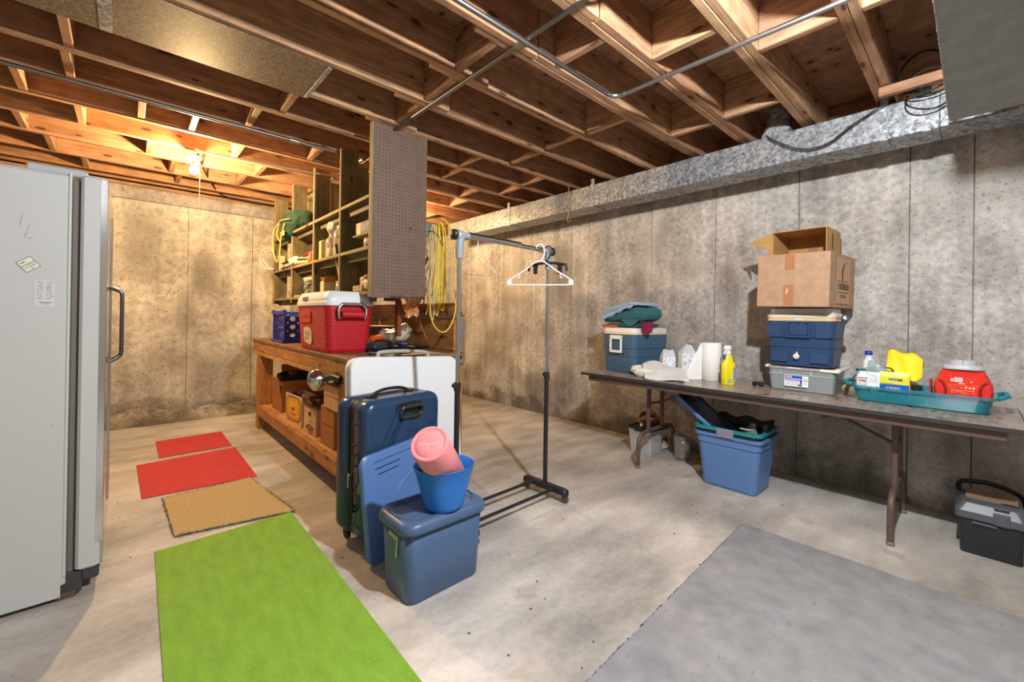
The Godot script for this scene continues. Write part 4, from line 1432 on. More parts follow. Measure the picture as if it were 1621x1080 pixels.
	m.blob(Vector3(0, 0.045, 0), Vector3(0.13, 0.09, 0.2), 0.7, 0.16, 22.0, 44, 28, 14)
	single("white_rag", m, cloth("whiterag", col(238, 222, 190)), "crumpled white rag spilling over the middle shelf edge in the third bay", "rag", P(1.235, S2, 4.52))
	t = thing("glue_gun", "white and black tool lying on the middle shelf edge of the third bay", "tool", P(1.235, S2, 4.27), 20)
	m = MB.new()
	m.box(Vector3(0, 0.022, 0), Vector3(0.05, 0.035, 0.2), 0.008)
	m.box(Vector3(0.02, 0.055, 0.02), Vector3(0.03, 0.03, 0.10), 0.006)
	part("tool_body", m, plastic("toolw", col(206, 182, 148)), t)
	m = MB.new()
	m.box(Vector3(-0.01, 0.044, 0), Vector3(0.04, 0.01, 0.16), 0.003)
	part("dark_grip", m, plastic("black", Color.BLACK), t)
	m = MB.new()
	m.lathe([[0.024, 0.0], [0.026, 0.01], [0.022, 0.05], [0.012, 0.066], [0.010, 0.09], [0.001, 0.092]], 16)
	single("glue_bottle", m, plastic("orangeb", col(222, 120, 70)), "little orange bottle standing at the back of the third bay shelf", "bottle", P(1.215, S2, 4.05))
	m = MB.new()
	m.box(Vector3(0, 0.05, 0), Vector3(0.06, 0.10, 0.07), 0.003)
	single("cream_box", m, card("cream", Color.WHITE), "small cream box standing beside the third shelf upright", "box", P(1.25, S2, 3.99))
	t = thing("plastic_pail", "white plastic pail with blue handle on the bottom shelf of the third bay", "bucket", P(1.29, S3, 4.17))
	m = MB.new()
	m.lathe([[0.075, 0.0], [0.08, 0.004], [0.09, 0.145], [0.095, 0.15], [0.095, 0.17], [0.088, 0.17], [0.078, 0.01], [0.001, 0.009]], 28)
	part("pail", m, plastic("pailw", col(226, 212, 180)), t)
	m = MB.new()
	m.tube(path(v3([-0.02, 0.155, 0.094, -0.10, 0.12, 0.05, -0.115, 0.07, -0.03, -0.06, 0.045, -0.085]), 6), 0.005, 7)
	part("handle", m, plastic("blueh", col(60, 90, 150)), t)
	m = MB.new()
	var rgs := []
	for y in [0.03, 0.11]:
		var rg := []
		rgs.append(rg)
		for i in 9:
			var a := PI * 0.62 + 0.76 * PI * i / 8.0
			var r: float = 0.083 + 0.069 * (y - 0.004) + 0.0012 - 0.0023
			rg.append(Vector3(cos(a) * r, y, -sin(a) * r))
	for i in 8: m.quv(rgs[0][i], rgs[0][i + 1], rgs[1][i + 1], rgs[1][i], Vector2(i / 8.0, 1), Vector2((i + 1) / 8.0, 1), Vector2((i + 1) / 8.0, 0), Vector2(i / 8.0, 0))
	part("print_band", m, printed("pail", print_tex(64, 32, col(120, 120, 110), small_print(2, 2, 60, 28, col(40, 60, 80), 6, 5, 5) + small_print(2, 4, 60, 26, col(200, 190, 150), 7, 7, 4))), t)
	m = MB.new()
	rng.seed = 66
	for i in 7:
		m.box(Vector3(rng.randf_range(-0.05, 0.05), 0.175, rng.randf_range(-0.05, 0.05)), Vector3(0.05, 0.035, 0.004), 0.0, ry(rng.randf() * 180) * rz(rng.randf_range(-30, 30)))
	part("paper_scraps", m, card("cream", Color.WHITE), t)
	m = MB.new()
	m.box(Vector3(0, 0.008, 0), Vector3(0.08, 0.015, 0.14), 0.003)
	single("notepad", m, card("cream", Color.WHITE), "small pale pad lying flat on the bottom shelf left of the pail", "pad", P(1.24, S3, 4.42))
	# fourth bay
	t = thing("router_box", "white and blue electronics box standing at the far end of the middle shelf", "box", P(1.255, S2, 5.20))
	m = MB.new()
	m.box(Vector3(0, 0.085, 0), Vector3(0.06, 0.17, 0.05), 0.003)
	part("box_body", m, card("white_card", Color.WHITE), t)
	m = MB.new()
	m.box(Vector3(-0.0305, 0.06, 0), Vector3(0.002, 0.10, 0.046))
	part("blue_panel", m, card("bluecard", col(42, 56, 110)), t)
	t = thing("book_pile", "thick black covered binder and white pad lying on the far middle shelf", "book", P(1.275, S2, 4.82))
	m = MB.new()
	m.box(Vector3(0, 0.035, 0), Vector3(0.13, 0.04, 0.26), 0.003)
	part("pages", m, card("pages", col(214, 200, 176)), t)
	m = MB.new()
	m.box(Vector3(-0.005, 0.008, 0), Vector3(0.15, 0.014, 0.28), 0.003)
	m.box(Vector3(-0.005, 0.06, 0), Vector3(0.15, 0.008, 0.28), 0.003)
	part("cover", m, card("blackcard", col(40, 38, 46)), t)
	m = MB.new()
	m.tube(path(v3([0.0, 0.02, 0.0, -0.07, 0.03, -0.05, -0.11, 0.12, -0.10, -0.10, 0.22, -0.04, -0.03, 0.25, 0.0, -0.01, 0.20, 0.02]), 8), 0.007, 7)
	m.tube(path(v3([0.0, 0.02, 0.01, -0.05, 0.05, -0.03, -0.085, 0.13, -0.08, -0.08, 0.20, -0.03, -0.02, 0.225, 0.01]), 8), 0.006, 7)
	single("looped_cable", m, plastic("cord_white", Color.WHITE), "stiff pale cable looped out past the far end of the shelving", "cable", P(1.19, S2, 5.24))
	m = MB.new()
	m.tube(path(v3([0.0, 0.008, 0.0, -0.03, 0.02, 0.03, 0.0, 0.03, 0.06, 0.03, 0.012, 0.02]), 5, true), 0.008, 7, true)
	single("cable_tie_coil", m, plastic("blackgrey", col(58, 60, 70)), "small dark coil lying on the far bottom shelf", "cable", P(1.25, S3, 4.72))
	m = MB.new()
	m.box(Vector3(0, 0.09, 0), Vector3(0.02, 0.18, 0.02), 0.003, rx(8))
	single("tall_stick_box", m, card("orangecard", col(206, 110, 76)), "narrow orange and white carton standing at the third shelf upright", "box", P(1.225, S2, 4.685))

func bench_things():
	var TOP := 0.8905
	# red cooler
	var t := thing("red_cooler", "red ribbed ice chest with white lid standing on the workbench corner", "cooler", P(1.125, TOP, 3.19), 0.0)
	var red := plastic("coolred", col(186, 26, 40), 0.4)
	var wht := plastic("coolwhite", col(222, 228, 234), 0.4)
	var rings := []
	rings.append(MB.rr(0.265, 0.59, 0.035, 0.0))
	rings.append(MB.rr(0.285, 0.61, 0.045, 0.018))
	var y := 0.03
	for i in 19:
		var k := y / 0.33
		var w := 0.29 + 0.04 * k
		var d := 0.615 + 0.045 * k
		rings.append(MB.rr(w, d, 0.05, y))
		rings.append(MB.rr(w, d, 0.05, y + 0.0085))
		rings.append(MB.rr(w - 0.006, d - 0.006, 0.048, y + 0.0105))
		rings.append(MB.rr(w - 0.006, d - 0.006, 0.048, y + 0.0135))
		y += 0.0155
	var m := MB.new()
	m.loft(rings, true, true, true)
	part("body", m, red, t)
	m = MB.new()
	m.loft([MB.rr(0.34, 0.672, 0.055, 0.3205), MB.rr(0.346, 0.678, 0.057, 0.324), MB.rr(0.346, 0.678, 0.057, 0.342), MB.rr(0.336, 0.668, 0.054, 0.352), MB.rr(0.332, 0.664, 0.054, 0.37), MB.rr(0.32, 0.652, 0.052, 0.385), MB.rr(0.285, 0.61, 0.04, 0.415), MB.rr(0.255, 0.585, 0.035, 0.42)], true, true, true)
	part("lid", m, wht, t)
	m = MB.new()
	m.box(Vector3(-0.160, 0.372, -0.10), Vector3(0.03, 0.03, 0.10), 0.004)
	part("lid_latch_recess", m, plastic("recess", col(134, 116, 100)), t)
	m = MB.new()
	m.box(Vector3(-0.02, 0.4208, -0.04), Vector3(0.25, 0.002, 0.006))
	part("lid_seam", m, plastic("seam", col(140, 146, 156)), t)
	# swing handle on the near end
	m = MB.new()
	m.tube(v3([-0.075, 0.262, 0.362, 0.075, 0.262, 0.362]), 0.024, 14)
	part("handle_grip", m, red, t)
	m = MB.new()
	for s in [-1, 1]:
		m.tube(path(v3([0.085 * s, 0.235, 0.354, 0.092 * s, 0.26, 0.356, 0.092 * s, 0.30, 0.354, 0.07 * s, 0.328, 0.352, 0.04 * s, 0.332, 0.35, 0.0, 0.332, 0.35]), 5), 0.011, 8)
	part("handle_bail", m, metal("chrome_mottled", col(190, 192, 196), 0.25), t)
	# recessed badge and sticker on the long side
	m = MB.new()
	m.plate(v2([-0.105, -0.045, 0.105, -0.045, 0.115, 0.0, 0.10, 0.04, 0.0, 0.054, -0.10, 0.04, -0.115, 0.0]), 0.0, 0.009, 0.003)
	part("badge", m, plastic("badge", col(196, 44, 24), 0.4), t, Vector3(-0.1565, 0.245, -0.10), ry(-90))
	part("badge_print", label_mesh(0.16, 0.026), printed("badge", print_tex(96, 20, col(196, 44, 24), small_print(4, 2, 88, 16, col(130, 14, 14), 15, 18, 6))), t, Vector3(-0.1668, 0.245, -0.10), ry(-90))
	m = MB.new()
	m.plate(v2([-0.085, -0.02, -0.06, -0.055, 0.075, -0.075, 0.10, -0.045, 0.085, 0.03, 0.06, 0.04, -0.015, 0.07, -0.09, 0.04]), 0.0, 0.003, 0.0)
	part("sticker", m, card("stickercream", col(232, 220, 190)), t, Vector3(-0.1515, 0.115, -0.09), ry(-90))
	part("sticker_print", label_mesh(0.13, 0.085), printed("stk", print_tex(64, 72, col(222, 210, 178), small_print(4, 4, 56, 64, col(90, 86, 70), 17, 9, 6))), t, Vector3(-0.1552, 0.108, -0.09), ry(-90))
	# blue milk crate
	t = thing("milk_crate", "dark blue plastic milk crate with lattice sides on the bench left of the red cooler", "crate", P(1.19, TOP, 4.30))
	var blu := plastic("crateblue", col(30, 44, 150), 0.4)
	m = MB.new()
	for s in [-1, 1]:
		for q in [[0.012, 0.024], [0.268, 0.024]]:
			m.box(Vector3(0.16 * s, q[0], 0), Vector3(0.014, q[1], 0.37), 0.003)
			m.box(Vector3(0, q[0], 0.185 * s), Vector3(0.334, q[1], 0.014), 0.003)
		for s2 in [-1, 1]:
			m.box(Vector3(0.155 * s, 0.14, 0.18 * s2), Vector3(0.028, 0.28, 0.028), 0.004)
	m.box(Vector3(0, 0.006, 0), Vector3(0.32, 0.01, 0.37))
	m.box(Vector3(-0.165, 0.288, 0.19), Vector3(0.03, 0.02, 0.03), 0.004)
	m.box(Vector3(-0.165, 0.288, -0.19), Vector3(0.03, 0.02, 0.03), 0.004)
	m.box(Vector3(-0.172, 0.012, 0.0), Vector3(0.02, 0.022, 0.40), 0.003)
	m.box(Vector3(-0.172, 0.274, 0.0), Vector3(0.02, 0.03, 0.40), 0.003)
	part("crate_frame", m, blu, t)
	m = MB.new()
	for s in [-1, 1]:
		for i in 6:
			for j in 5:
				var z := -0.15 + i * 0.06
				var yy := 0.05 + j * 0.045
				m.box(Vector3(0.16 * s, yy, z), Vector3(0.006, 0.062, 0.008), 0.0, rx(48 if (i + j) % 2 else -48))
				m.box(Vector3(0.16 * s, yy, z), Vector3(0.006, 0.062, 0.008), 0.0, rx(-48 if (i + j) % 2 else 48))
	part("lattice_side", m, blu, t)
	for s in [-1, 1]:
		m = MB.new()
		m.holed(3, 3, 0.094, 0.077, 0.026, -0.003, 0.003, 14, Vector2(-0.141, 0.024))
		part("holed_side", m, blu, t, Vector3(0, 0, 0.185 * s))
	# toolbox behind the cooler
	t = thing("toolbox", "grey and tan metal case standing on the bench behind the red cooler", "case", P(1.58, TOP, 3.42), 0.0)
	m = MB.new()
	m.box(Vector3(0, 0.08, 0), Vector3(0.20, 0.16, 0.30), 0.006)
	part("case_body", m, plastic("casebrown", col(126, 92, 70), 0.6), t)
	m = MB.new()
	m.box(Vector3(0, 0.166, 0), Vector3(0.206, 0.012, 0.306), 0.004)
	m.box(Vector3(-0.0, 0.08, 0.152), Vector3(0.02, 0.15, 0.008), 0.002)
	part("metal_trim", m, metal("case_trim", col(160, 158, 156), 0.5), t)
	m = MB.new()
	m.box(Vector3(0.03, 0.13, 0.156), Vector3(0.035, 0.035, 0.01), 0.003)
	part("latch", m, metal("fitting", Color.WHITE), t)
	# bagged thing, orange tool and flat things
	t = thing("bagged_tool", "clear crumpled plastic bag over a tool on the bench right of the red cooler", "bag", P(1.52, TOP + 0.055, 3.02), 25)
	m = MB.new()
	m.blob(Vector3(0, 0.05, 0), Vector3(0.28, 0.10, 0.16), 0.8, 0.16, 16.0, 51, 36, 16)
	m.blob(Vector3(0.11, 0.09, 0), Vector3(0.13, 0.11, 0.12), 0.9, 0.2, 20.0, 52, 28, 14)
	part("plastic_bag", m, clear("poly2", col(226, 218, 208), 0.80, 0.25), t)
	m = MB.new()
	m.tube(v3([-0.26, 0.04, 0.02, -0.11, 0.045, 0.0]), 0.022, 10)
	part("orange_grip", m, plastic("orange", col(226, 92, 40)), t)
	m = MB.new()
	m.box(Vector3(-0.2, -0.012, 0.04), Vector3(0.22, 0.05, 0.09), 0.01)
	part("dark_base", m, plastic("casedark", col(50, 56, 66)), t)
	t = thing("tool_tray", "low black plastic tray lying on the bench under the bagged tool", "tray", P(1.50, TOP, 3.02), 12)
	m = MB.new()
	m.box(Vector3(0.0, 0.0115, 0), Vector3(0.56, 0.022, 0.24), 0.004)
	part("tray_base", m, plastic("black", Color.BLACK), t)
	m = MB.new()
	m.box(Vector3(0.13, 0.032, -0.02), Vector3(0.07, 0.018, 0.06), 0.003)
	part("blue_cap", m, plastic("bluecap", col(40, 60, 130)), t)
	m = MB.new()
	m.box(Vector3(0, 0.004, 0), Vector3(0.34, 0.008, 0.10), 0.001, ry(8))
	m.box(Vector3(-0.06, 0.011, 0.02), Vector3(0.28, 0.005, 0.08), 0.001, ry(-6))
	single("sanding_sheets", m, card("sand", col(130, 120, 112)), "flat grey sheets lying at the near end of the bench top", "paper", P(1.38, TOP, 2.70))
	m = MB.new()
	m.sheet(10, 12, func(u, v):
		return Vector3(lerpf(-0.055, 0.06, u) + 0.012 * sin(v * 9), -v * 0.13 + 0.012 * u + 0.01 * sin(u * 14), 0.02 * sin(u * 7.0 + v * 3.0)), 0.0025)
	single("polythene_bag", m, clear("amberbag", col(214, 138, 84), 0.75, 0.25), "amber tinted bag dangling below the pegboard's lower edge", "bag", P(1.52, 1.268, 2.76))
	# clamp lamp on the bench front
	t = thing("clamp_lamp", "work lamp with shiny metal reflector clamped to the bench front", "lamp", P(0.93, 0.745, 2.74), 0)
	m = MB.new()
	m.lathe([[0.018, 0.0], [0.03, 0.004], [0.05, 0.02], [0.07, 0.05], [0.074, 0.075], [0.070, 0.075], [0.066, 0.05], [0.046, 0.023], [0.001, 0.008]], 24)
	part("reflector", m, metal("chrome", Color.WHITE), t, Vector3(0.0, 0.0, -0.03), ry(25) * rx(-100))
	m = MB.new()
	m.tube(path(v3([0.0, 0.0, -0.03, 0.01, 0.012, 0.03, 0.015, 0.02, 0.08, 0.03, 0.012, 0.15]), 4), 0.02, 10)
	m.box(Vector3(0.025, 0.0, 0.10), Vector3(0.03, 0.06, 0.04), 0.006)
	part("handle", m, plastic("black", Color.BLACK), t)
	m = MB.new()
	m.lathe([[0.05, 0.0], [0.055, 0.012], [0.04, 0.02], [0.001, 0.022]], 20)
	part("orange_rim", m, plastic("orange", Color.WHITE), t, Vector3(-0.012, 0, -0.098), ry(25) * rx(-100))
	m = MB.new()

func crate_box(called: String, label: String, p: Vector3, yaw: float, s: Vector3, m: Material, open: bool) -> Node3D:
	var t := thing(called, label, "box", p, yaw)
	var b := MB.new()
	if open:
		var th := 0.004
		b.box(Vector3(0, th / 2, 0), Vector3(s.x, th, s.z))
		for q in [-1, 1]:
			b.box(Vector3((s.x / 2 - th / 2) * q, s.y / 2, 0), Vector3(th, s.y, s.z))
			b.box(Vector3(0, s.y / 2, (s.z / 2 - th / 2) * q), Vector3(s.x - 2 * th, s.y, th))
	else:
		b.box(Vector3(0, s.y / 2, 0), s, 0.003)
	part("box_body", b, m, t)
	return t

func under_bench():
	var SH := 0.2385
	var kraft := card("kraft_b", col(186, 124, 70))
	var t := crate_box("open_cardboard_box", "open brown cardboard box with raised flap at the far end under the bench", P(1.24, SH, 4.47), 0, Vector3(0.36, 0.29, 0.34), kraft, true)
	var b := MB.new()
	b.box(Vector3(-0.192, 0.21, 0.02), Vector3(0.004, 0.22, 0.3), 0.0, rz(9))
	b.box(Vector3(0.05, 0.34, -0.17), Vector3(0.3, 0.14, 0.004), 0.0, rx(-8))
	part("flap", b, kraft, t)
	b = MB.new()
	for i in 4:
		b.tube(path(v3([-0.15, 0.29 + i * 0.012, -0.1, 0.0, 0.31 + i * 0.01, -0.14, 0.16, 0.29 + i * 0.013, 0.0, 0.05, 0.30 + i * 0.012, 0.13, -0.14, 0.285 + i * 0.012, 0.1]), 6, true), 0.008, 6, true)
	single("black_hose", b, plastic("black", Color.BLACK), "coiled black hose lying on top of the far open box under the bench", "hose", P(1.24, SH, 4.47))
	b = MB.new()
	b.box(Vector3(0, 0.02, 0), Vector3(0.05, 0.03, 0.10), 0.006)
	single("red_plug", b, plastic("redbits", Color.RED), "red plug resting on the coiled black hose under the bench", "plug", P(1.18, SH + 0.325, 4.42))
	t = crate_box("yellow_panel_box", "white carton with yellow eight sided panels and open top under the bench", P(1.16, SH, 3.86), 4, Vector3(0.24, 0.235, 0.36), card("white_card2", col(232, 208, 176)), true)
	var dark := col(74, 56, 40)
	var yw := col(240, 176, 52)
	for q in [[0.33, 0.2, -0.1213, 0, -90, 1], [0.20, 0.2, 0, 0.1813, 0, 2]]:
		b = MB.new()
		var hw: float = q[0] / 2
		var oct := v2([-hw + 0.05, -0.1, hw - 0.05, -0.1, hw, -0.06, hw, 0.06, hw - 0.05, 0.1, -hw + 0.05, 0.1, -hw, 0.06, -hw, -0.06])
		b.plate(oct, 0, 0.0008, 0.0)
		var pos := Vector3(q[2], 0.118, q[3])
		part("panel_border", b, card("darkink", dark), t, pos, ry(q[4]))
		b = MB.new()
		var inn := PackedVector2Array()
		for p in oct: inn.append(p * Vector2((hw - 0.008) / hw, 0.092 / 0.1))
		b.plate(inn, 0, 0.0014, 0.0)
		part("yellow_panel", b, card("yellowink", yw), t, pos, ry(q[4]))
		var off := Vector3(-0.0018, 0, 0) if q[5] == 1 else Vector3(0, 0, 0.0018)
		part("panel_print", label_mesh(hw * 1.15, 0.13), printed("beer%d" % q[5], print_tex(96, 96, yw, small_print(6, 6, 84, 22, col(150, 106, 40), 31, 26, 5) + [[30, 40, 34, 20, col(120, 84, 36)], [26, 46, 8, 14, col(120, 84, 36)], [60, 36, 8, 22, col(120, 84, 36)], [38, 44, 8, 5, yw], [50, 50, 8, 5, yw]] + small_print(14, 74, 70, 14, col(120, 84, 36), 33, 14, 5))), t, pos + off, ry(q[4]))
	rng.seed = 12
	var bc := [col(96, 52, 28), col(120, 62, 30), col(70, 40, 26), col(206, 190, 160), col(214, 104, 40)]
	for i in 10:
		t = thing("glass_bottle", ["brown bottle neck showing in the first row of the yellow panel carton", "white capped bottle neck in the yellow panel carton", "orange capped bottle neck in the yellow panel carton"][1 if i == 3 else (2 if i == 4 else 0)], "bottle", P(1.085 + (i % 2) * 0.09, SH + 0.0055, 3.99 - (i / 2) * 0.065), 0.0, "bottles in the yellow panel carton")
		b = MB.new()
		b.lathe([[0.026, 0.0], [0.028, 0.004], [0.028, 0.13], [0.012, 0.18], [0.012, 0.225], [0.014, 0.228], [0.014, 0.24], [0.001, 0.241]], 14)
		part("bottle_body", b, plastic("btl%d" % (i % 3), bc[i % 3], 0.2), t)
		b = MB.new()
		b.lathe([[0.0145, 0.2415], [0.0155, 0.25], [0.001, 0.252]], 12)
		part("cap", b, plastic("cap%d" % (i if i in [3, 4] else 9), bc[3] if i == 3 else (bc[4] if i == 4 else col(110, 74, 46)), 0.3), t)
	t = crate_box("white_carton", "pale carton with a dark hand hole standing on the lower bench shelf", P(1.15, SH, 3.43), 3, Vector3(0.22, 0.20, 0.25), card("palecard", col(226, 178, 140)), false)
	b = MB.new()
	b.plate(rpoly(0.05, 0.035, 0.016), 0, 0.001)
	part("hand_hole", b, card("blackcard", Color.BLACK), t, Vector3(-0.1105, 0.15, 0.0), ry(-90))
	b = MB.new()
	b.box(Vector3(-0.1105, 0.075, -0.06), Vector3(0.001, 0.13, 0.10))
	part("tape", b, card("tapepale", col(240, 206, 160)), t)
	b = MB.new()
	b.tube(path(v3([-0.112, 0.05, -0.06, -0.118, 0.035, 0.0, -0.113, 0.045, 0.07, -0.112, 0.065, 0.0]), 5, true), 0.004, 6, true)
	part("string_handle", b, card("darkink", dark), t)
	for i in 4:
		b = MB.new()
		b.box(Vector3(0, 0.0145, 0), Vector3(0.25, 0.027, 0.30), 0.004)
		single("folded_paper_bag", b, card("bag%d" % (i % 2), [col(140, 96, 60), col(88, 60, 42)][i % 2]), ["lowest flat brown paper bag piled on the pale carton", "second flat brown paper bag up in the pile on the pale carton", "third flat brown paper bag up in the pile on the pale carton", "topmost flat brown paper bag in the pile on the pale carton"][i], "paper bag", P(1.16 - 0.012 * (i % 2), SH + 0.2005 + i * 0.028, 3.43), [2, -4, 6, -9][i], "paper bags piled under the bench")
	b = MB.new()
	b.sheet(8, 8, func(u, v): return Vector3(lerpf(-0.14, 0.14, u), 0.012 + 0.02 * sin(u * 5) * v + 0.012 * sin(v * 7), lerpf(-0.12, 0.12, v)), 0.003)
	single("crumpled_bag", b, card("bag0", Color.WHITE), "creased brown paper bag draped on the pile behind the clamp lamp", "paper bag", P(1.20, SH + 0.325, 3.28), 20)
	for q in [["cardboard_box", "brown cardboard box standing upright on the lower bench shelf by the suitcase", 1.14, 3.02, 0.22, 0.27, 0.24, 0.0, "kraft_b"], ["cardboard_box", "pale cardboard box stacked on the upright brown box under the bench", 1.12, 2.92, 0.20, 0.16, 0.28, 0.2715, "palecard"], ["cardboard_box", "narrow tan box squeezed behind the upright brown box under the bench", 1.34, 3.15, 0.12, 0.32, 0.3, 0.0, "kraft_c"]]:
		t = crate_box(q[0], q[1], P(q[2], SH + q[7], q[3]), 0 if q[7] > 0.1 else 2, Vector3(q[4], q[5], q[6]), card(q[8], col(196, 140, 92)), false)
		b = MB.new()
		b.box(Vector3(-q[4] / 2 - 0.0006, q[5] * 0.55, 0.02), Vector3(0.001, 0.004, q[6] * 0.9))
		part("seam_line", b, card("darkink", dark), t)
	for q in [["black_case", "black case standing at the back of the lower shelf behind the bottles", 1.58, 3.9, 0.16, 0.34, 0.5], ["black_case", "second dark case at the back of the lower shelf behind the paper bags", 1.58, 3.35, 0.16, 0.30, 0.42]]:
		t = crate_box(q[0], q[1], P(q[2], SH, q[3]), 0, Vector3(q[4], q[5], q[6]), plastic("black", Color.BLACK), false)

func luggage():
	var t := thing("suitcase", "dark blue hard shell suitcase with diagonal ribs and black top handle", "suitcase", P(1.055, 0.0, 2.125), 11.8)
	var sh := plastic("suitblue", col(36, 60, 92), 0.24)
	var blk := plastic("black", Color.BLACK)
	var W := 0.485
	var H := 0.675
	var cy := 0.055 + H / 2
	var fwd := rx(90)
	var m := MB.new()
	m.loft([MB.rr(W - 0.012, H - 0.012, 0.05, 0.026), MB.rr(W, H, 0.055, 0.032), MB.rr(W, H, 0.055, 0.095), MB.rr(W - 0.008, H - 0.008, 0.053, 0.115), MB.rr(W - 0.03, H - 0.03, 0.047, 0.129), MB.rr(W - 0.06, H - 0.06, 0.04, 0.133)])
	var front := part("front_shell", m, sh, t, Vector3(0, cy, 0), fwd)
	m = MB.new()
	m.loft([MB.rr(W - 0.06, H - 0.06, 0.04, -0.133), MB.rr(W - 0.03, H - 0.03, 0.047, -0.129), MB.rr(W - 0.008, H - 0.008, 0.053, -0.115), MB.rr(W, H, 0.055, -0.095), MB.rr(W, H, 0.055, -0.032), MB.rr(W - 0.012, H - 0.012, 0.05, -0.026)])
	part("back_shell", m, sh, t, Vector3(0, cy, 0), fwd)
	m = MB.new()
	m.loft([MB.rr(W - 0.016, H - 0.016, 0.05, -0.0258), MB.rr(W - 0.002, H - 0.002, 0.053, -0.018), MB.rr(W - 0.002, H - 0.002, 0.053, -0.008), MB.rr(W - 0.02, H - 0.02, 0.05, -0.006), MB.rr(W - 0.02, H - 0.02, 0.05, 0.004), MB.rr(W - 0.002, H - 0.002, 0.053, 0.006), MB.rr(W - 0.002, H - 0.002, 0.053, 0.018), MB.rr(W - 0.016, H - 0.016, 0.05, 0.0258)], true, true, true)
	part("zipper_band", m, blk, t, Vector3(0, cy, 0), fwd)
	# raised ribs slanting across the face
	var dirv := Vector2(0.5, 0.87)
	for q in [[-0.205, 0.03, 0.30, 0.032], [-0.155, 0.05, 0.26, 0.012], [-0.125, 0.06, 0.22, 0.05], [-0.06, 0.02, 0.17, 0.026], [-0.02, 0.0, 0.185, 0.03], [0.03, 0.06, 0.10, 0.045], [0.075, 0.04, 0.16, 0.014], [0.10, 0.03, 0.33, 0.06], [0.165, 0.0, 0.30, 0.012], [-0.10, -0.09, 0.10, 0.055], [-0.19, -0.26, 0.20, 0.04], [-0.10, -0.28, 0.22, 0.03], [-0.02, -0.28, 0.24, 0.05], [0.06, -0.28, 0.22, 0.02], [0.12, -0.26, 0.2, 0.04]]:
		var a := Vector2(q[0], q[1])
		var ln: float = q[2]
		while (a + dirv * ln).y > 0.30 or (a + dirv * ln).x > 0.20: ln -= 0.01
		if ln < 0.03: continue
		var b := a + dirv * ln
		m = MB.new()
		m.plate(PackedVector2Array([a, a + Vector2(q[3], 0), b + Vector2(q[3], 0) if b.x + q[3] < 0.21 else Vector2(0.21, b.y), b]), 0.0, 0.014, 0.005)
		part("rib", m, sh, front, Vector3(0, cy, 0.131))
	# corner ribs along the left side
	for i in 6:
		m = MB.new()
		m.box(Vector3(0, 0, 0), Vector3(0.006, 0.014, 0.055), 0.002, rx(-14))
		part("side_rib", m, sh, front, Vector3(-W / 2 - 0.0025, 0.12 + i * 0.1, 0.055))
	# top handle in its cup
	m = MB.new()
	m.plate(rpoly(0.185, 0.092, 0.034, 6), 0.0, 0.007, 0.004)
	var cup := part("handle_cup", m, blk, t, Vector3(0.02, cy + 0.262, 0.131))
	m = MB.new()
	var hp := PackedVector3Array()
	for p in rpoly(0.145, 0.055, 0.024, 5): hp.append(Vector3(p.x, p.y, 0.013 + 0.010 * smooth(-0.02, 0.02, p.y)))
	m.tube(hp, 0.0105, 8, true)
	part("front_handle", m, plastic("handlegrey", col(44, 45, 48), 0.3), cup, Vector3(0.02, cy + 0.262, 0.134))
	m = MB.new()
	m.tube(path(v3([-0.12, 0.004, 0, -0.09, 0.018, 0, -0.04, 0.028, 0, 0.04, 0.028, 0, 0.09, 0.018, 0, 0.12, 0.004, 0]), 5), 0.008, 8)
	m.box(Vector3(-0.12, 0.003, 0), Vector3(0.05, 0.008, 0.034), 0.002)
	m.box(Vector3(0.12, 0.003, 0), Vector3(0.05, 0.008, 0.034), 0.002)
	part("top_handle", m, blk, t, Vector3(0, cy + H / 2, -0.0))
	m = MB.new()
	m.tube(path(v3([0, 0.14, 0, -0.012, 0.11, 0, -0.016, 0.0, 0, -0.012, -0.11, 0, 0, -0.14, 0]), 4), 0.008, 8)
	part("side_handle", m, blk, t, Vector3(-W / 2 - 0.004, cy - 0.06, 0.05))
	m = MB.new()
	m.box(Vector3(0, 0, 0), Vector3(0.006, 0.014, 0.016), 0.002)
	m.box(Vector3(-0.003, -0.035, 0), Vector3(0.004, 0.06, 0.012), 0.001)
	part("zip_pull", m, metal("fitting", Color.WHITE), t, Vector3(-W / 2 - 0.002, cy - 0.03, 0.0))
	m = MB.new()
	m.box(Vector3(0, 0, 0), Vector3(0.002, 0.05, 0.010))
	part("tag", m, card("tag", col(186, 190, 150)), t, Vector3(-W / 2 - 0.002, cy - 0.08, 0.085))
	m = MB.new()
	m.tube(path(v3([-W / 2 - 0.004, cy - 0.1, 0.012, -W / 2 - 0.012, cy - 0.2, 0.022, -W / 2 - 0.006, cy - 0.28, 0.012]), 5), 0.004, 6)
	part("loose_strap", m, blk, t)
	for s in [-1, 1]:
		for s2 in [-1, 1]:
			m = MB.new()
			m.loft([MB.circ(0.021, -0.008, 16), MB.circ(0.0235, -0.006, 16), MB.circ(0.0235, 0.006, 16), MB.circ(0.021, 0.008, 16)])
			var hb := MB.new()
			hb.box(Vector3(0, 0.043, 0), Vector3(0.03, 0.028, 0.035), 0.004)
			var hs := part("wheel_housing", hb, blk, t, Vector3(0.19 * s, 0.0, 0.09 * s2))
			part("wheel", m, blk, hs, Vector3(0.19 * s, 0.0235, 0.09 * s2), rz(90))
	# loose lid leaning on the suitcase
	var lb := plastic("lidblue", col(86, 122, 182), 0.42)
	t = thing("bin_cover", "loose blue plastic bin lid leaning against the front of the suitcase", "lid", P(0.823, 0.0, 1.86), 17.0)
	var lf := rx(-5.0) * rz(2.5)
	m = MB.new()
	m.at(tfm(lf) * tfm(rx(90), Vector3(0.225, 0.245, 0.0)))
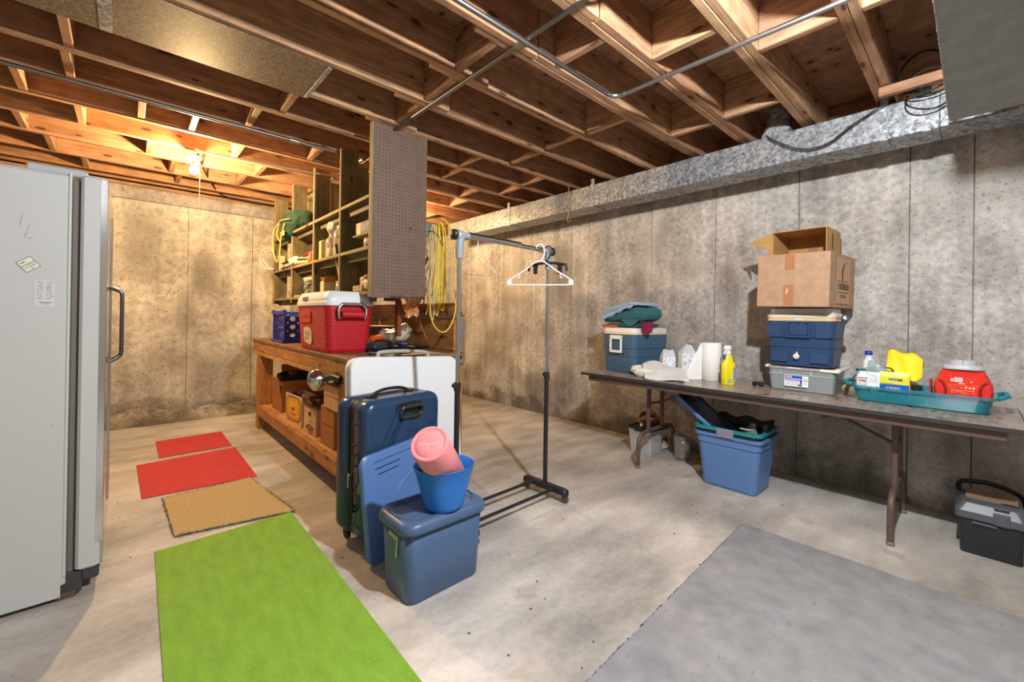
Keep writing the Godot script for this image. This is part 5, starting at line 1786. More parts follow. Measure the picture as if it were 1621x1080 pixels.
	m.loft([MB.rr(0.45, 0.49, 0.045, -0.004), MB.rr(0.46, 0.50, 0.05, 0.0), MB.rr(0.46, 0.50, 0.05, 0.022), MB.rr(0.45, 0.49, 0.046, 0.028), MB.rr(0.39, 0.43, 0.04, 0.028), MB.rr(0.38, 0.42, 0.04, 0.020)], true, true, true)
	part("lid_panel", m, lb, t)
	m = MB.new()
	m.at(tfm(lf) * tfm(Basis.IDENTITY, Vector3(0.225, 0.245, 0.0205)))
	m.box(Vector3(-0.075, 0.178, 0.0), Vector3(0.16, 0.005, 0.001))
	m.box(Vector3(-0.075, 0.150, 0.0), Vector3(0.13, 0.005, 0.001))
	part("slot_line", m, plastic("lidline", col(30, 44, 74)), t)
	m = MB.new()
	var pts := PackedVector3Array()
	for i in 17:
		var a := PI * (0.5 + 0.5 * i / 16.0)
		pts.append(lf * Vector3(0.36 + cos(a) * 0.19, 0.21 + sin(a) * 0.13, 0.0205))
	m.tube(pts, 0.004, 6)
	part("moulded_arc", m, lb, t)
	# lidded tote
	var tb := plastic("toteblue", col(68, 92, 126), 0.4)
	t = thing("storage_tote", "lidded slate blue storage tote on the floor below the bucket", "storage bin", P(1.005, 0.0, 1.60), 1.0)
	m = MB.new()
	m.loft([MB.rr(0.345, 0.21, 0.035, 0.0), MB.rr(0.36, 0.225, 0.045, 0.012), MB.rr(0.385, 0.25, 0.05, 0.298), MB.rr(0.368, 0.228, 0.05, 0.302)])
	part("tub", m, tb, t)
	m = MB.new()
	m.loft([MB.rr(0.39, 0.25, 0.05, 0.286), MB.rr(0.415, 0.275, 0.06, 0.288), MB.rr(0.42, 0.28, 0.062, 0.30), MB.rr(0.412, 0.272, 0.06, 0.322), MB.rr(0.385, 0.245, 0.055, 0.332), MB.rr(0.33, 0.20, 0.045, 0.333), MB.rr(0.315, 0.185, 0.042, 0.325)])
	part("lid", m, tb, t)
	for s in [-1, 1]:
		m = MB.new()
		m.tube(path(v3([0.178 * s, 0.3335, -0.05, 0.186 * s, 0.335, 0.0, 0.178 * s, 0.3335, 0.05]), 5), 0.004, 6)
		part("lid_ridge", m, tb, t)
	# moulded grip with a torn label on the left end
	m = MB.new()
	m.plate(rpoly(0.07, 0.07, 0.02), 0, 0.003, 0.002)
	part("grip_panel", m, tb, t, Vector3(-0.1895, 0.225, 0.0), rz(-2.5) * ry(-90))
	m = MB.new()
	m.box(Vector3(0.0, 0.028, 0.0045), Vector3(0.066, 0.018, 0.001), 0.0, rz(-4))
	m.box(Vector3(0.036, -0.005, 0.0045), Vector3(0.012, 0.085, 0.001), 0.0, rz(-3))
	part("torn_label", m, card("oldlabel", col(206, 204, 150)), t, Vector3(-0.1900, 0.225, 0.0), rz(-2.5) * ry(-90))
	# blue bucket
	t = thing("bucket", "bright blue flexible plastic bucket standing on the tote lid", "bucket", P(1.02, 0.3335, 1.54))
	m = MB.new()
	var el := func(r, y, s := 0.0): return MB.circ(r * (1.0 + s), y, 40, r * (1.0 - s))
	m.loft([el.call(0.074, 0.0), el.call(0.080, 0.004), el.call(0.086, 0.02), el.call(0.108, 0.105, 0.03), el.call(0.126, 0.178, 0.06), el.call(0.1285, 0.1805, 0.06), el.call(0.126, 0.182, 0.06), el.call(0.1235, 0.179, 0.06), el.call(0.105, 0.105, 0.03), el.call(0.083, 0.02), el.call(0.07, 0.008)])
	part("bucket_body", m, plastic("bucket", col(28, 112, 206), 0.38), t)
	# foam roller
	t = thing("foam_roller", "speckled pink foam roller standing tilted inside the blue bucket", "foam roller", P(0.886, 0.649, 1.45))
	var n := Vector3(-0.59, 0.69, 0.41).normalized()
	var cr := Vector3(0.74, 0, 0.67)
	var xx := (cr - n * n.dot(cr)).normalized()
	var zz := xx.cross(n).normalized()
	var bs := Basis(xx, n, zz)
	var fm := mat("foam", col(250, 236, 236), 0.85, 0.0, T.foam, Vector3.ONE * 9.0, T.grain, 0.6, true)
	m = MB.new()
	m.lathe([[0.072, -0.30], [0.077, -0.295], [0.077, -0.008], [0.0745, -0.001], [0.0715, 0.0], [0.064, 0.0], [0.062, -0.003], [0.0605, -0.003], [0.0585, 0.0], [0.02, 0.0]], 48)
	part("roller_body", m, fm, t, Vector3.ZERO, bs)
	m = MB.new()
	rng.seed = 90
	for i in 11:
		var x := -0.042 + i * 0.0084
		m.box(Vector3(x, 0.0004, 0.004), Vector3(0.0016, 0.0012, 0.011 + rng.randf() * 0.006), 0.0, ry(rng.randf_range(-20, 20)))
		m.box(Vector3(x + 0.003, 0.0004, 0.004 + rng.randf_range(-0.005, 0.005)), Vector3(0.006, 0.0012, 0.0016), 0.0, ry(rng.randf_range(-30, 30)))
	m.box(Vector3(0.0, 0.0004, 0.02), Vector3(0.0016, 0.0012, 0.018))
	part("embossed_lettering", m, mat("embo", col(246, 190, 194), 0.8), t, Vector3.ZERO, bs)
	# folded white table leaning on the bench
	t = thing("folding_table", "folded white plastic table leaning against the near end of the workbench", "folding table", P(1.29, 0.0, 2.30))
	m = MB.new()
	var ft := rx(-9.2) * rz(-2.4)
	m.at(tfm(ft) * tfm(rx(90), Vector3(0.0, 0.452, 0.0)))
	m.loft([MB.rr(0.73, 0.885, 0.06, -0.016), MB.rr(0.745, 0.90, 0.066, -0.010), MB.rr(0.745, 0.90, 0.066, 0.010), MB.rr(0.73, 0.885, 0.06, 0.016)])
	part("table_half", m, plastic("tablewhite", col(226, 230, 234), 0.4), t)
	m = MB.new()
	m.at(tfm(ft) * tfm(rx(90), Vector3(-0.005, 0.452, -0.048)))
	m.loft([MB.rr(0.73, 0.885, 0.06, -0.016), MB.rr(0.745, 0.90, 0.066, -0.010), MB.rr(0.745, 0.90, 0.066, 0.010), MB.rr(0.73, 0.885, 0.06, 0.016)])
	part("table_half", m, plastic("tablewhite", Color.WHITE), t)
	m = MB.new()
	m.at(tfm(ft))
	m.tube(path(v3([-0.20, 0.80, -0.025, -0.19, 0.90, -0.025, -0.15, 0.935, -0.025, 0.12, 0.935, -0.025, 0.165, 0.90, -0.025, 0.17, 0.80, -0.025]), 6), 0.012, 10)
	part("folded_leg", m, plastic("legrey", col(170, 166, 158), 0.4), t)
	m = MB.new()
	m.at(tfm(ft))
	m.box(Vector3(-0.378, 0.45, -0.005), Vector3(0.006, 0.80, 0.02), 0.002)
	part("edge_rail", m, plastic("edgegrey", col(150, 146, 138), 0.5), t)

func rack():
	var t := thing("clothes_rack", "chrome and black wheeled clothes rack standing behind the bucket", "clothes rack", P(1.66, 0, 1.865), 2.0)
	var chrome := metal("chrome", Color.WHITE)
	var blk := plastic("rackblack", col(30, 30, 32), 0.45)
	var gr := plastic("rackgrey", col(132, 138, 146), 0.35)
	for s in [-1, 1]:
		var x: float = 0.36 * s
		var m := MB.new()
		m.tube(v3([x, 0.075, 0, x, 0.765, 0]), 0.0145, 12)
		part("lower_post", m, blk, t)
		m = MB.new()
		m.tube(v3([x, 0.755, 0, x, 0.80, 0]), 0.019, 12)
		m.box(Vector3(x - 0.02, 0.785, 0.0), Vector3(0.02, 0.022, 0.026), 0.003)
		part("height_clamp", m, blk, t)
		m = MB.new()
		m.tube(v3([x, 0.79, 0, x, 1.49, 0]), 0.0115, 12)
		part("upper_post", m, chrome, t)
		for i in 4:
			m = MB.new()
			m.lathe([[0.004, 0], [0.003, 0.003], [0.001, 0.0035]], 8)
			part("push_button", m, metal("fitting", Color.WHITE), t, Vector3(x, 0.95 + 0.14 * i, 0.0112), rx(90))
		m = MB.new()
		m.tube(path(v3([x, 1.46, 0, x, 1.53, 0, x - 0.006 * s, 1.572, 0]), 4), 0.019, 12, false, 0.026)
		m.tube(path(v3([x - 0.004 * s, 1.582, 0, x - 0.06 * s, 1.585, 0]), 3), 0.0235, 12, false, 0.018)
		m.blob(Vector3(x, 1.58, 0), Vector3(0.055, 0.06, 0.052), 0.9)
		part("corner_joint", m, gr, t)
		m = MB.new()
		m.lathe([[0.026, 0], [0.029, 0.004], [0.026, 0.02], [0.018, 0.026], [0.001, 0.027]], 18)
		part("end_cap", m, blk, t, Vector3(x + 0.024 * s, 1.583, 0), rz(-90 * s))
		# base beam
		m = MB.new()
		var hl := 0.185
		m.loft([MB.rr(0.05, hl * 2, 0.024, 0.048, 6), MB.rr(0.054, hl * 2 + 0.006, 0.026, 0.054, 6), MB.rr(0.052, hl * 2, 0.025, 0.074, 6), MB.rr(0.034, hl * 2 - 0.03, 0.016, 0.084, 6)])
		part("base_beam", m, blk, t, Vector3(x, 0, 0.0))
		for s2 in [-1, 1]:
			m = MB.new()
			m.loft([MB.circ(0.021, -0.009, 18), MB.circ(0.0235, -0.007, 18), MB.circ(0.0235, 0.007, 18), MB.circ(0.021, 0.009, 18)])
			part("caster_wheel", m, plastic("caster", col(74, 74, 78), 0.35), t, Vector3(x, 0.0236, s2 * (hl - 0.02)), rz(90) * rx(18))
			m = MB.new()
			m.tube(v3([x, 0.03, s2 * (hl - 0.02), x, 0.055, s2 * (hl - 0.02)]), 0.009, 8)
			part("caster_stem", m, blk, t)
	var m := MB.new()
	m.tube(v3([-0.33, 1.585, 0, 0.34, 1.585, 0]), 0.0135, 14)
	part("hanging_rail", m, chrome, t)
	m = MB.new()
	m.tube(v3([-0.30, 1.592, 0, 0.10, 1.592, 0]), 0.016, 14)
	part("rail_sleeve", m, chrome, t)
	for z in [-0.085, 0.09]:
		m = MB.new()
		m.tube(v3([-0.36, 0.072, z, 0.36, 0.072, z]), 0.0095, 10)
		part("base_bar", m, blk, t)
	# hangers
	t = thing("clothes_hanger", "white plastic tubular clothes hanger on the right end of the rack rail", "hanger", P(1.92, 1.585, 1.856), -55)
	m = MB.new()
	var hw := plastic("hangerwhite", col(240, 240, 238), 0.35)
	m.tube(path(v3([-0.022, 0.012, 0, -0.012, 0.026, 0, 0.012, 0.026, 0, 0.024, 0.004, 0, 0.026, -0.04, 0, 0.012, -0.068, 0, 0.0, -0.078, 0]), 6), 0.0042, 8)
	part("hook", m, hw, t)
	m = MB.new()
	m.tube(path(v3([0, -0.076, 0, -0.10, -0.136, 0, -0.195, -0.196, 0, -0.207, -0.212, 0, -0.198, -0.226, 0, -0.10, -0.228, 0, 0.10, -0.228, 0, 0.198, -0.226, 0, 0.207, -0.212, 0, 0.195, -0.196, 0, 0.10, -0.136, 0]), 6, true), 0.0048, 8, true)
	part("shoulder_frame", m, hw, t)
	for s in [-1, 1]:
		m = MB.new()
		m.tube(path(v3([0.13 * s, -0.157, 0, 0.13 * s, -0.18, 0, 0.138 * s, -0.183, 0, 0.143 * s, -0.176, 0]), 4), 0.003, 6)
		m.box(Vector3(0.193 * s, -0.21, 0), Vector3(0.022, 0.022, 0.008), 0.002)
		part("strap_notch", m, hw, t)
	t = thing("wire_hanger", "thin bent wire hanger on the left part of the rack rail", "hanger", P(1.425, 1.585, 1.872), -45)
	m = MB.new()
	m.tube(path(v3([-0.012, 0.012, 0, 0, 0.024, 0, 0.012, 0.012, 0, 0.012, -0.03, 0, 0.004, -0.08, 0, 0.012, -0.095, 0, 0.03, -0.115, 0, 0.05, -0.14, 0, 0.09, -0.165, 0, 0.105, -0.195, 0, 0.06, -0.208, 0, -0.04, -0.20, 0, -0.13, -0.182, 0, -0.10, -0.165, 0, -0.04, -0.13, 0, 0.002, -0.09, 0]), 5), 0.0018, 6)
	part("wire", m, metal("wirepale", col(226, 222, 214), 0.4), t)
	t = thing("trouser_hanger", "black trouser hanger with two clips behind the white hanger", "hanger", P(1.985, 1.585, 1.850), -62)
	m = MB.new()
	m.tube(path(v3([-0.02, 0.01, 0, 0, 0.026, 0, 0.022, 0.01, 0, 0.022, -0.03, 0, 0.004, -0.055, 0, 0.0, -0.085, 0]), 5), 0.0042, 8)
	part("hook", m, blk, t)
	m = MB.new()
	m.tube(path(v3([-0.125, -0.135, 0.0, -0.122, -0.108, 0, -0.105, -0.095, 0, 0, -0.083, 0, 0.105, -0.095, 0, 0.122, -0.108, 0, 0.125, -0.135, 0]), 5), 0.0085, 8)
	part("bar", m, blk, t)
	for s in [-1, 1]:
		m = MB.new()
		m.box(Vector3(0.08 * s, -0.125, 0.008), Vector3(0.026, 0.06, 0.008), 0.003, rx(8))
		m.box(Vector3(0.08 * s, -0.12, -0.008), Vector3(0.026, 0.052, 0.008), 0.003, rx(-12))
		part("clip", m, blk, t)

func table():
	var t := thing("folding_banquet_table", "long brown folding table set along the right wall", "table", P(3.19, 0, 1.045))
	var brown := metal("brownsteel", col(104, 84, 78), 0.5)
	brown.metallic = 0.25
	var lam := mat("laminate", col(178, 164, 156), 0.24, 0.0, T.wood, Vector3(0.8, 1.6, 1), null)
	var m := MB.new()
	m.at(tfm(Basis.IDENTITY, Vector3(0, 0, 0)))
	m.loft([MB.rr(0.70, 2.39, 0.015, 0.678, 3), MB.rr(0.705, 2.395, 0.018, 0.682, 3), MB.rr(0.705, 2.395, 0.018, 0.699, 3), MB.rr(0.70, 2.39, 0.015, 0.7, 3)], true, true, true)
	part("tabletop", m, lam, t)
	m = MB.new()
	for s in [-1, 1]:
		m.box(Vector3(0.3545 * s, 0.6885, 0), Vector3(0.006, 0.021, 2.39), 0.002)
		m.box(Vector3(0, 0.6885, 1.1995 * s), Vector3(0.70, 0.021, 0.006), 0.002)
	part("edge_banding", m, plastic("banding", col(58, 56, 58), 0.35), t)
	m = MB.new()
	for s in [-1, 1]:
		m.box(Vector3(0.315 * s, 0.655, 0), Vector3(0.02, 0.045, 2.28), 0.003)
		m.box(Vector3(0, 0.655, 1.13 * s), Vector3(0.61, 0.045, 0.02), 0.003)
	part("apron_rail", m, brown, t)
	for q in [[0.755, -1.0], [-0.706, 1.0]]:
		var z: float = q[0]
		var xs := [-0.258, 0.302]
		m = MB.new()
		m.tube(path(v3([xs[0], 0.002, z, xs[0], 0.14, z, xs[0] + 0.008, 0.205, z, xs[0] + 0.045, 0.245, z, xs[0] + 0.12, 0.262, z, xs[1] - 0.12, 0.262, z, xs[1] - 0.045, 0.245, z, xs[1] - 0.008, 0.205, z, xs[1], 0.14, z, xs[1], 0.002, z]), 5), 0.0155, 12)
		part("leg_arch", m, brown, t)
		for x in [-0.11, 0.10]:
			m = MB.new()
			m.box(Vector3(x, 0.45, z), Vector3(0.026, 0.385, 0.026), 0.004)
			part("leg_post", m, brown, t)
		for x in xs:
			m = MB.new()
			m.lathe([[0.017, 0.0], [0.0185, 0.004], [0.0175, 0.02], [0.001, 0.021]], 14)
			part("foot_cap", m, plastic("footcap", col(120, 112, 104)), t, Vector3(x, 0.0005, z))
		m = MB.new()
		m.tube(v3([0.0, 0.63, z + 0.36 * q[1], 0.0, 0.475, z + 0.02 * q[1]]), 0.009, 8)
		m.tube(v3([-0.11, 0.475, z, 0.10, 0.475, z]), 0.008, 8)
		m.box(Vector3(-0.02, 0.60, z + 0.27 * q[1]), Vector3(0.05, 0.02, 0.16), 0.003, rx(25 * q[1]))
		part("folding_brace", m, brown, t)

func cooler_body(t: Node3D, w: float, d: float, h: float, m_: Material, taper := 0.03):
	var m := MB.new()
	var rs := []
	for q in [[0.0, 0.02, 0.035], [0.012, 0.0, 0.05], [0.40, 0, 0.05], [0.405, 0.008, 0.048], [0.42, 0.008, 0.048], [0.425, 0, 0.05], [0.62, 0, 0.05], [0.625, 0.008, 0.048], [0.64, 0.008, 0.048], [0.645, -0.004, 0.05], [1.0, -0.004, 0.05]]:
		var k: float = taper * (1.0 - q[0]) + q[1]
		rs.append(MB.rr(w - k, d - k, q[2], h * q[0]))
	m.loft(rs, true, true, true)
	part("body", m, m_, t)

func table_things():
	var Y := 0.7005
	# big blue cooler
	var t := thing("blue_cooler", "large steel blue ice chest with white lid holding towels at the table's far end", "cooler", P(3.315, Y, 2.025), -8)
	var bl := plastic("coolblue", col(66, 98, 128), 0.42)
	cooler_body(t, 0.46, 0.36, 0.318, bl)
	var wh := plastic("coollid", col(232, 230, 226), 0.4)
	var cr := plastic("coolcream", col(224, 204, 150), 0.5)
	var m := MB.new()
	m.loft([MB.rr(0.458, 0.358, 0.05, 0.3185), MB.rr(0.466, 0.366, 0.052, 0.321), MB.rr(0.464, 0.364, 0.052, 0.334)], true, true, true)
	part("cream_rim", m, cr, t)
	m = MB.new()
	m.loft([MB.rr(0.456, 0.356, 0.05, 0.3345), MB.rr(0.46, 0.36, 0.052, 0.338), MB.rr(0.458, 0.358, 0.052, 0.366), MB.rr(0.44, 0.34, 0.045, 0.374)], true, true, true)
	part("lid", m, wh, t)
	m = MB.new()
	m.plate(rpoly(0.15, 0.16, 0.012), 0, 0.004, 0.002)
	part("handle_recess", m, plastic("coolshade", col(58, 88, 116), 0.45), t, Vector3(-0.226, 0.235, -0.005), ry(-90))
	m = MB.new()
	for q in [[0, 0.058, 0.13, 0.034], [0, -0.062, 0.13, 0.022], [-0.057, 0, 0.018, 0.13], [0.057, 0, 0.018, 0.13]]:
		m.box(Vector3(q[0], q[1], 0.014), Vector3(q[2], q[3], 0.016), 0.003)
	part("swing_handle", m, wh, t, Vector3(-0.228, 0.235, -0.005), ry(-90))
	m = MB.new()
	for z in [0.06]:
		m.box(Vector3(-0.1, 0.352, 0.1795), Vector3(0.07, 0.006, 0.003))
		m.box(Vector3(0.1, 0.352, 0.1795), Vector3(0.07, 0.006, 0.003))
	part("lid_slot", m, cr, t)
	# towels
	var base := Y + 0.3745
	m = MB.new()
	m.blob(Vector3(0, 0.022, 0), Vector3(0.30, 0.036, 0.42), 0.5, 0.05, 7.0, 61, 40, 14)
	m.sheet(6, 6, func(u, v): return Vector3(-0.13 - 0.025 * v, 0.022 - 0.05 * v * (1.0 - absf(u - 0.5) * 1.6), lerpf(0.0, 0.17, u)), 0.008)
	single("folded_towel", m, cloth("darkteal", col(24, 74, 74)), "thin dark green folded towel lowest in the pile on the blue cooler", "towel", P(3.27, base, 2.03), -8)
	m = slab_loft([[-0.215, 0.20, 0.01, 0.012], [-0.20, 0.26, 0.05, 0.03], [-0.12, 0.285, 0.075, 0.042], [0.0, 0.29, 0.10, 0.055], [0.10, 0.285, 0.125, 0.068], [0.17, 0.275, 0.125, 0.075], [0.215, 0.25, 0.085, 0.075], [0.235, 0.18, 0.02, 0.072]], 0.06, 0.05, 62)
	m.sheet(8, 8, func(u, v): return Vector3(-0.135 - 0.012 * v, 0.03 - 0.055 * v * sin(u * PI), lerpf(0.02, 0.19, u)), 0.008)
	single("folded_towel", m, cloth("teal", col(46, 102, 108)), "thick teal folded towel in the middle of the pile on the blue cooler", "towel", P(3.26, base + 0.041, 2.03), -8)
	m = slab_loft([[-0.22, 0.20, 0.006, 0.07], [-0.205, 0.28, 0.035, 0.075], [-0.13, 0.30, 0.045, 0.102], [-0.02, 0.305, 0.042, 0.128], [0.08, 0.30, 0.036, 0.150], [0.14, 0.28, 0.03, 0.158], [0.185, 0.24, 0.022, 0.152], [0.205, 0.18, 0.006, 0.145]], 0.02, 0.04, 63)
	m.sheet(20, 8, func(u, v):
		var z := lerpf(-0.205, 0.13, u)
		var top := lerpf(0.082, 0.152, smooth(-0.2, 0.12, z))
		return Vector3(-0.140 - 0.014 * sin(v * 1.4), top - v * (0.055 - 0.035 * u) - 0.005 * sin(u * 22.0) * v, z), 0.008)
	rng.seed = 27
	for i in 46:
		var u := rng.randf()
		var z := lerpf(-0.205, 0.13, u)
		var y := lerpf(0.082, 0.152, smooth(-0.2, 0.12, z)) - (0.055 - 0.035 * u) - 0.005 * sin(u * 22.0)
		m.tube(v3([-0.158, y + 0.002, z, -0.161, y - 0.012, z + rng.randf_range(-0.006, 0.006)]), 0.0016, 4)
	single("folded_towel", m, cloth("paleblue", col(158, 182, 204)), "pale blue frayed towel on top of the pile on the blue cooler", "towel", P(3.26, base + 0.046, 2.03), -8)
	t = thing("scrub_brush", "red handled scrub brush sticking out beneath the towels", "brush", P(3.12, base + 0.0005, 2.15), 0)
	m = MB.new()
	m.box(Vector3(0, 0.014, 0.0), Vector3(0.04, 0.02, 0.15), 0.006)
	part("red_handle", m, plastic("brushred", col(206, 70, 62)), t)
	m = MB.new()
	m.box(Vector3(-0.012, 0.0025, 0.05), Vector3(0.03, 0.004, 0.06), 0.001)
	part("grey_plate", m, plastic("legrey", Color.WHITE), t)
	m = MB.new()
	m.blob(Vector3(0, 0.028, 0), Vector3(0.09, 0.055, 0.13), 0.8, 0.16, 12.0, 64, 32, 16)
	m.blob(Vector3(-0.045, -0.008, 0.02), Vector3(0.03, 0.08, 0.09), 0.8, 0.14, 14.0, 65, 24, 12)
	single("knit_cloth", m, cloth("maroon", col(128, 24, 66)), "maroon knitted cloth hanging over the cooler lid edge", "cloth", P(3.19, base, 1.835))
	# shopping bag and papers
	m = MB.new()
	m.blob(Vector3(0, 0.035, 0), Vector3(0.22, 0.075, 0.22), 0.75, 0.15, 11.0, 71, 44, 18, 0.92)
	m.blob(Vector3(0.05, 0.045, -0.09), Vector3(0.2, 0.07, 0.14), 0.8, 0.16, 12.0, 72, 36, 14)
	single("plastic_bag", m, cloth("bagwhite", col(236, 230, 226)), "crumpled white plastic bag lying beside the blue cooler", "bag", P(3.02, Y, 1.71), 0)
	m = MB.new()
	m.sheet(10, 10, func(u, v): return Vector3(lerpf(-0.15, 0.15, u), 0.10 - 0.092 * pow(v, 1.3) + 0.022 * sin(u * 5.0) * (1 - v) + 0.006 * sin(v * 9 + u * 7), lerpf(-0.09, 0.12 + 0.07 * u, v)), 0.0012)
	t = thing("paper_sheet", "white printed paper with a red top edge draped before the patterned bags", "paper", P(3.03, Y, 1.60), -55)
	part("sheet", m, card("paperwhite", col(238, 238, 238)), t)
	m = MB.new()
	m.box(Vector3(0.015, 0.0945, -0.105), Vector3(0.28, 0.001, 0.012))
	part("red_edge", m, card("paperred", col(222, 120, 112)), t)
	rng.seed = 14
	for q in [[3.16, 1.64, 0.10, 0.215, -42, "shorter blue and white patterned paper bag leaning near the cooler", 0.8], [3.20, 1.50, 0.115, 0.265, -38, "taller blue and white patterned paper bag standing next to the paper towel roll", 0.35]]:
		t = thing("patterned_bag", q[5], "paper bag", P(q[0], Y, q[1]), q[4])
		var w: float = q[2]
		var h: float = q[3]
		m = MB.new()
		m.loft([MB.rr(w, 0.075, 0.008, 0.0, 3), MB.rr(w, 0.075, 0.008, h * 0.74, 3), MB.rr(w * q[6], 0.03, 0.006, h * 0.97, 3, w * 0.05), MB.rr(w * q[6] * 0.9, 0.006, 0.002, h, 3, w * 0.05)])
		part("bag_body", m, card("bagpaper", col(226, 230, 236)), t)
		var rs := []
		for i in 26:
			var x := rng.randi_range(2, 56)
			var yy := rng.randi_range(2, 90)
			rs.append([x, yy, rng.randi_range(3, 9), rng.randi_range(2, 4), col(120, 136, 166)])
			rs.append([x + 1, yy - 2, 3, 7, col(136, 150, 176)])
		part("printed_face", label_mesh(w * 0.96, h * 0.72), printed("bagp%d" % int(h * 1000), print_tex(64, 96, col(226, 230, 236), rs), 0.7), t, Vector3(0, h * 0.37, 0.0386))
		part("printed_face", label_mesh(0.07, h * 0.72), printed("bagq%d" % int(h * 1000), print_tex(64, 96, col(214, 220, 228), rs + small_print(4, 30, 56, 40, col(150, 160, 180), 4, 8, 6)), 0.7), t, Vector3(w / 2 + 0.001, h * 0.37, 0), ry(90))
		m = MB.new()
		m.box(Vector3(w * 0.12, h * 0.985, 0.004), Vector3(0.035, 0.014, 0.012), 0.002)
		part("blue_clip", m, plastic("clipblue", col(40, 96, 146)), t)
	# paper towel
	t = thing("paper_towel_roll", "white paper towel roll with a loose sheet standing on the table", "paper towels", P(3.25, Y, 1.335))
	var pt := mat("towelpaper", col(242, 242, 242), 0.95, 0.0, null, Vector3.ONE * 14.0, T.grain, 0.35, true)
	m = MB.new()
	m.lathe([[0.062, 0.0], [0.066, 0.003], [0.066, 0.278], [0.062, 0.281], [0.024, 0.279], [0.022, 0.279], [0.022, 0.24], [0.001, 0.239]], 36)
	part("roll", m, pt, t)
	m = MB.new()
	m.sheet(10, 6, func(u, v):
		var a := Vector3(-0.045, v * 0.278 + 0.001, -0.052)
		var e := Vector3(-0.15 + 0.09 * v, v * 0.27 + 0.002, -0.15 + 0.09 * v)
		return a.lerp(e, u) + Vector3(-0.012 * sin(u * PI), 0, 0), 0.0012)
	part("loose_sheet", m, pt, t)
	# spray bottle
	t = thing("spray_bottle", "yellow spray cleaner bottle with white trigger head by the paper towels", "bottle", P(3.125, Y, 1.17), -40)
	m = MB.new()
	m.loft([MB.rr(0.082, 0.05, 0.02, 0.0), MB.rr(0.088, 0.055, 0.022, 0.005), MB.rr(0.088, 0.055, 0.022, 0.15), MB.rr(0.06, 0.045, 0.02, 0.165), MB.rr(0.05, 0.04, 0.019, 0.20), MB.rr(0.03, 0.03, 0.014, 0.213)])
	part("bottle_body", m, plastic("sprayyellow", col(238, 222, 30), 0.35), t)
	part("label", label_mesh(0.022, 0.10), printed("spray", print_tex(24, 64, col(150, 156, 190), small_print(2, 4, 20, 54, col(70, 74, 130), 8, 6, 4))), t, Vector3(0.032, 0.075, 0.0283))
	part("small_print", label_mesh(0.022, 0.025), printed("spray2", print_tex(24, 24, col(110, 150, 210), [[4, 6, 16, 4, col(230, 236, 240)], [6, 14, 12, 4, col(230, 236, 240)]])), t, Vector3(-0.004, 0.03, 0.0283))
	m = MB.new()
	m.lathe([[0.016, 0.2135], [0.018, 0.222], [0.016, 0.236], [0.001, 0.237]], 16)
	m.blob(Vector3(-0.006, 0.256, 0), Vector3(0.052, 0.038, 0.03), 0.7)
	m.box(Vector3(-0.026, 0.228, 0), Vector3(0.008, 0.045, 0.018), 0.003, rz(-18))
	part("trigger_head", m, plastic("sprayhead", col(240, 240, 236), 0.35), t)
	m = MB.new()
	m.box(Vector3(-0.03, 0.195, 0.0), Vector3(0.012, 0.035, 0.024), 0.003)
	part("blue_tab", m, plastic("spraytab", col(36, 80, 170)), t)
	m = MB.new()
	for s in [-1, 1]:
		m.blob(Vector3(0.0, 0.016, 0.018 * s), Vector3(0.06, 0.03, 0.032), 0.8, 0.12, 20.0, 3, 18, 10)
	m.tube(path(v3([0.0, 0.014, -0.03, -0.02, 0.03, 0.0, 0.0, 0.014, 0.03]), 5), 0.004, 6)
	single("bow_clip", m, plastic("black", Color.BLACK), "small black bow shaped clip lying left of the clear box", "clip", P(3.22, Y + 0.0005, 1.01), 20)
	# stack: clear box, cooler, carton, open carton
	t = thing("clear_storage_box", "clear plastic storage box with printed label at the bottom of the stack on the table", "storage box", P(3.33, Y, 0.755), -90)
	var cl := clear("boxclear", col(186, 196, 200), 0.42, 0.3)
	m = MB.new()
	m.loft([MB.rr(0.335, 0.27, 0.02, 0.0), MB.rr(0.345, 0.28, 0.025, 0.005), MB.rr(0.365, 0.31, 0.028, 0.135), MB.rr(0.37, 0.315, 0.03, 0.135), MB.rr(0.37, 0.315, 0.03, 0.14), MB.rr(0.36, 0.305, 0.028, 0.14), MB.rr(0.34, 0.275, 0.024, 0.008), MB.rr(0.33, 0.265, 0.02, 0.006)], true, true, true)
	part("box_body", m, cl, t)
	m = MB.new()
	m.box(Vector3(0, 0.108, 0.1535), Vector3(0.35, 0.003, 0.003))
	for x in [-0.105, 0.06]: m.box(Vector3(x, 0.122, 0.155), Vector3(0.004, 0.026, 0.003))
	part("moulded_rib", m, plastic("ribpale", col(206, 210, 210)), t)
	m = MB.new()
	m.loft([MB.rr(0.375, 0.32, 0.03, 0.1405), MB.rr(0.38, 0.325, 0.032, 0.143), MB.rr(0.378, 0.322, 0.032, 0.152), MB.rr(0.34, 0.29, 0.03, 0.1535)])
	part("lid", m, plastic("lidgrey", col(172, 160, 150), 0.45), t)
	m = MB.new()
	m.box(Vector3(0.192, 0.150, 0.0), Vector3(0.03, 0.02, 0.30), 0.006)
	m.box(Vector3(-0.192, 0.150, 0.0), Vector3(0.022, 0.02, 0.30), 0.006)
	m.box(Vector3(0.155, 0.147, 0.158), Vector3(0.10, 0.018, 0.014), 0.004)
	m.box(Vector3(-0.03, 0.149, 0.16), Vector3(0.08, 0.008, 0.01), 0.003)
	part("white_latch", m, plastic("latchwhite", col(236, 234, 228)), t)
	var bl2 := col(28, 64, 176)
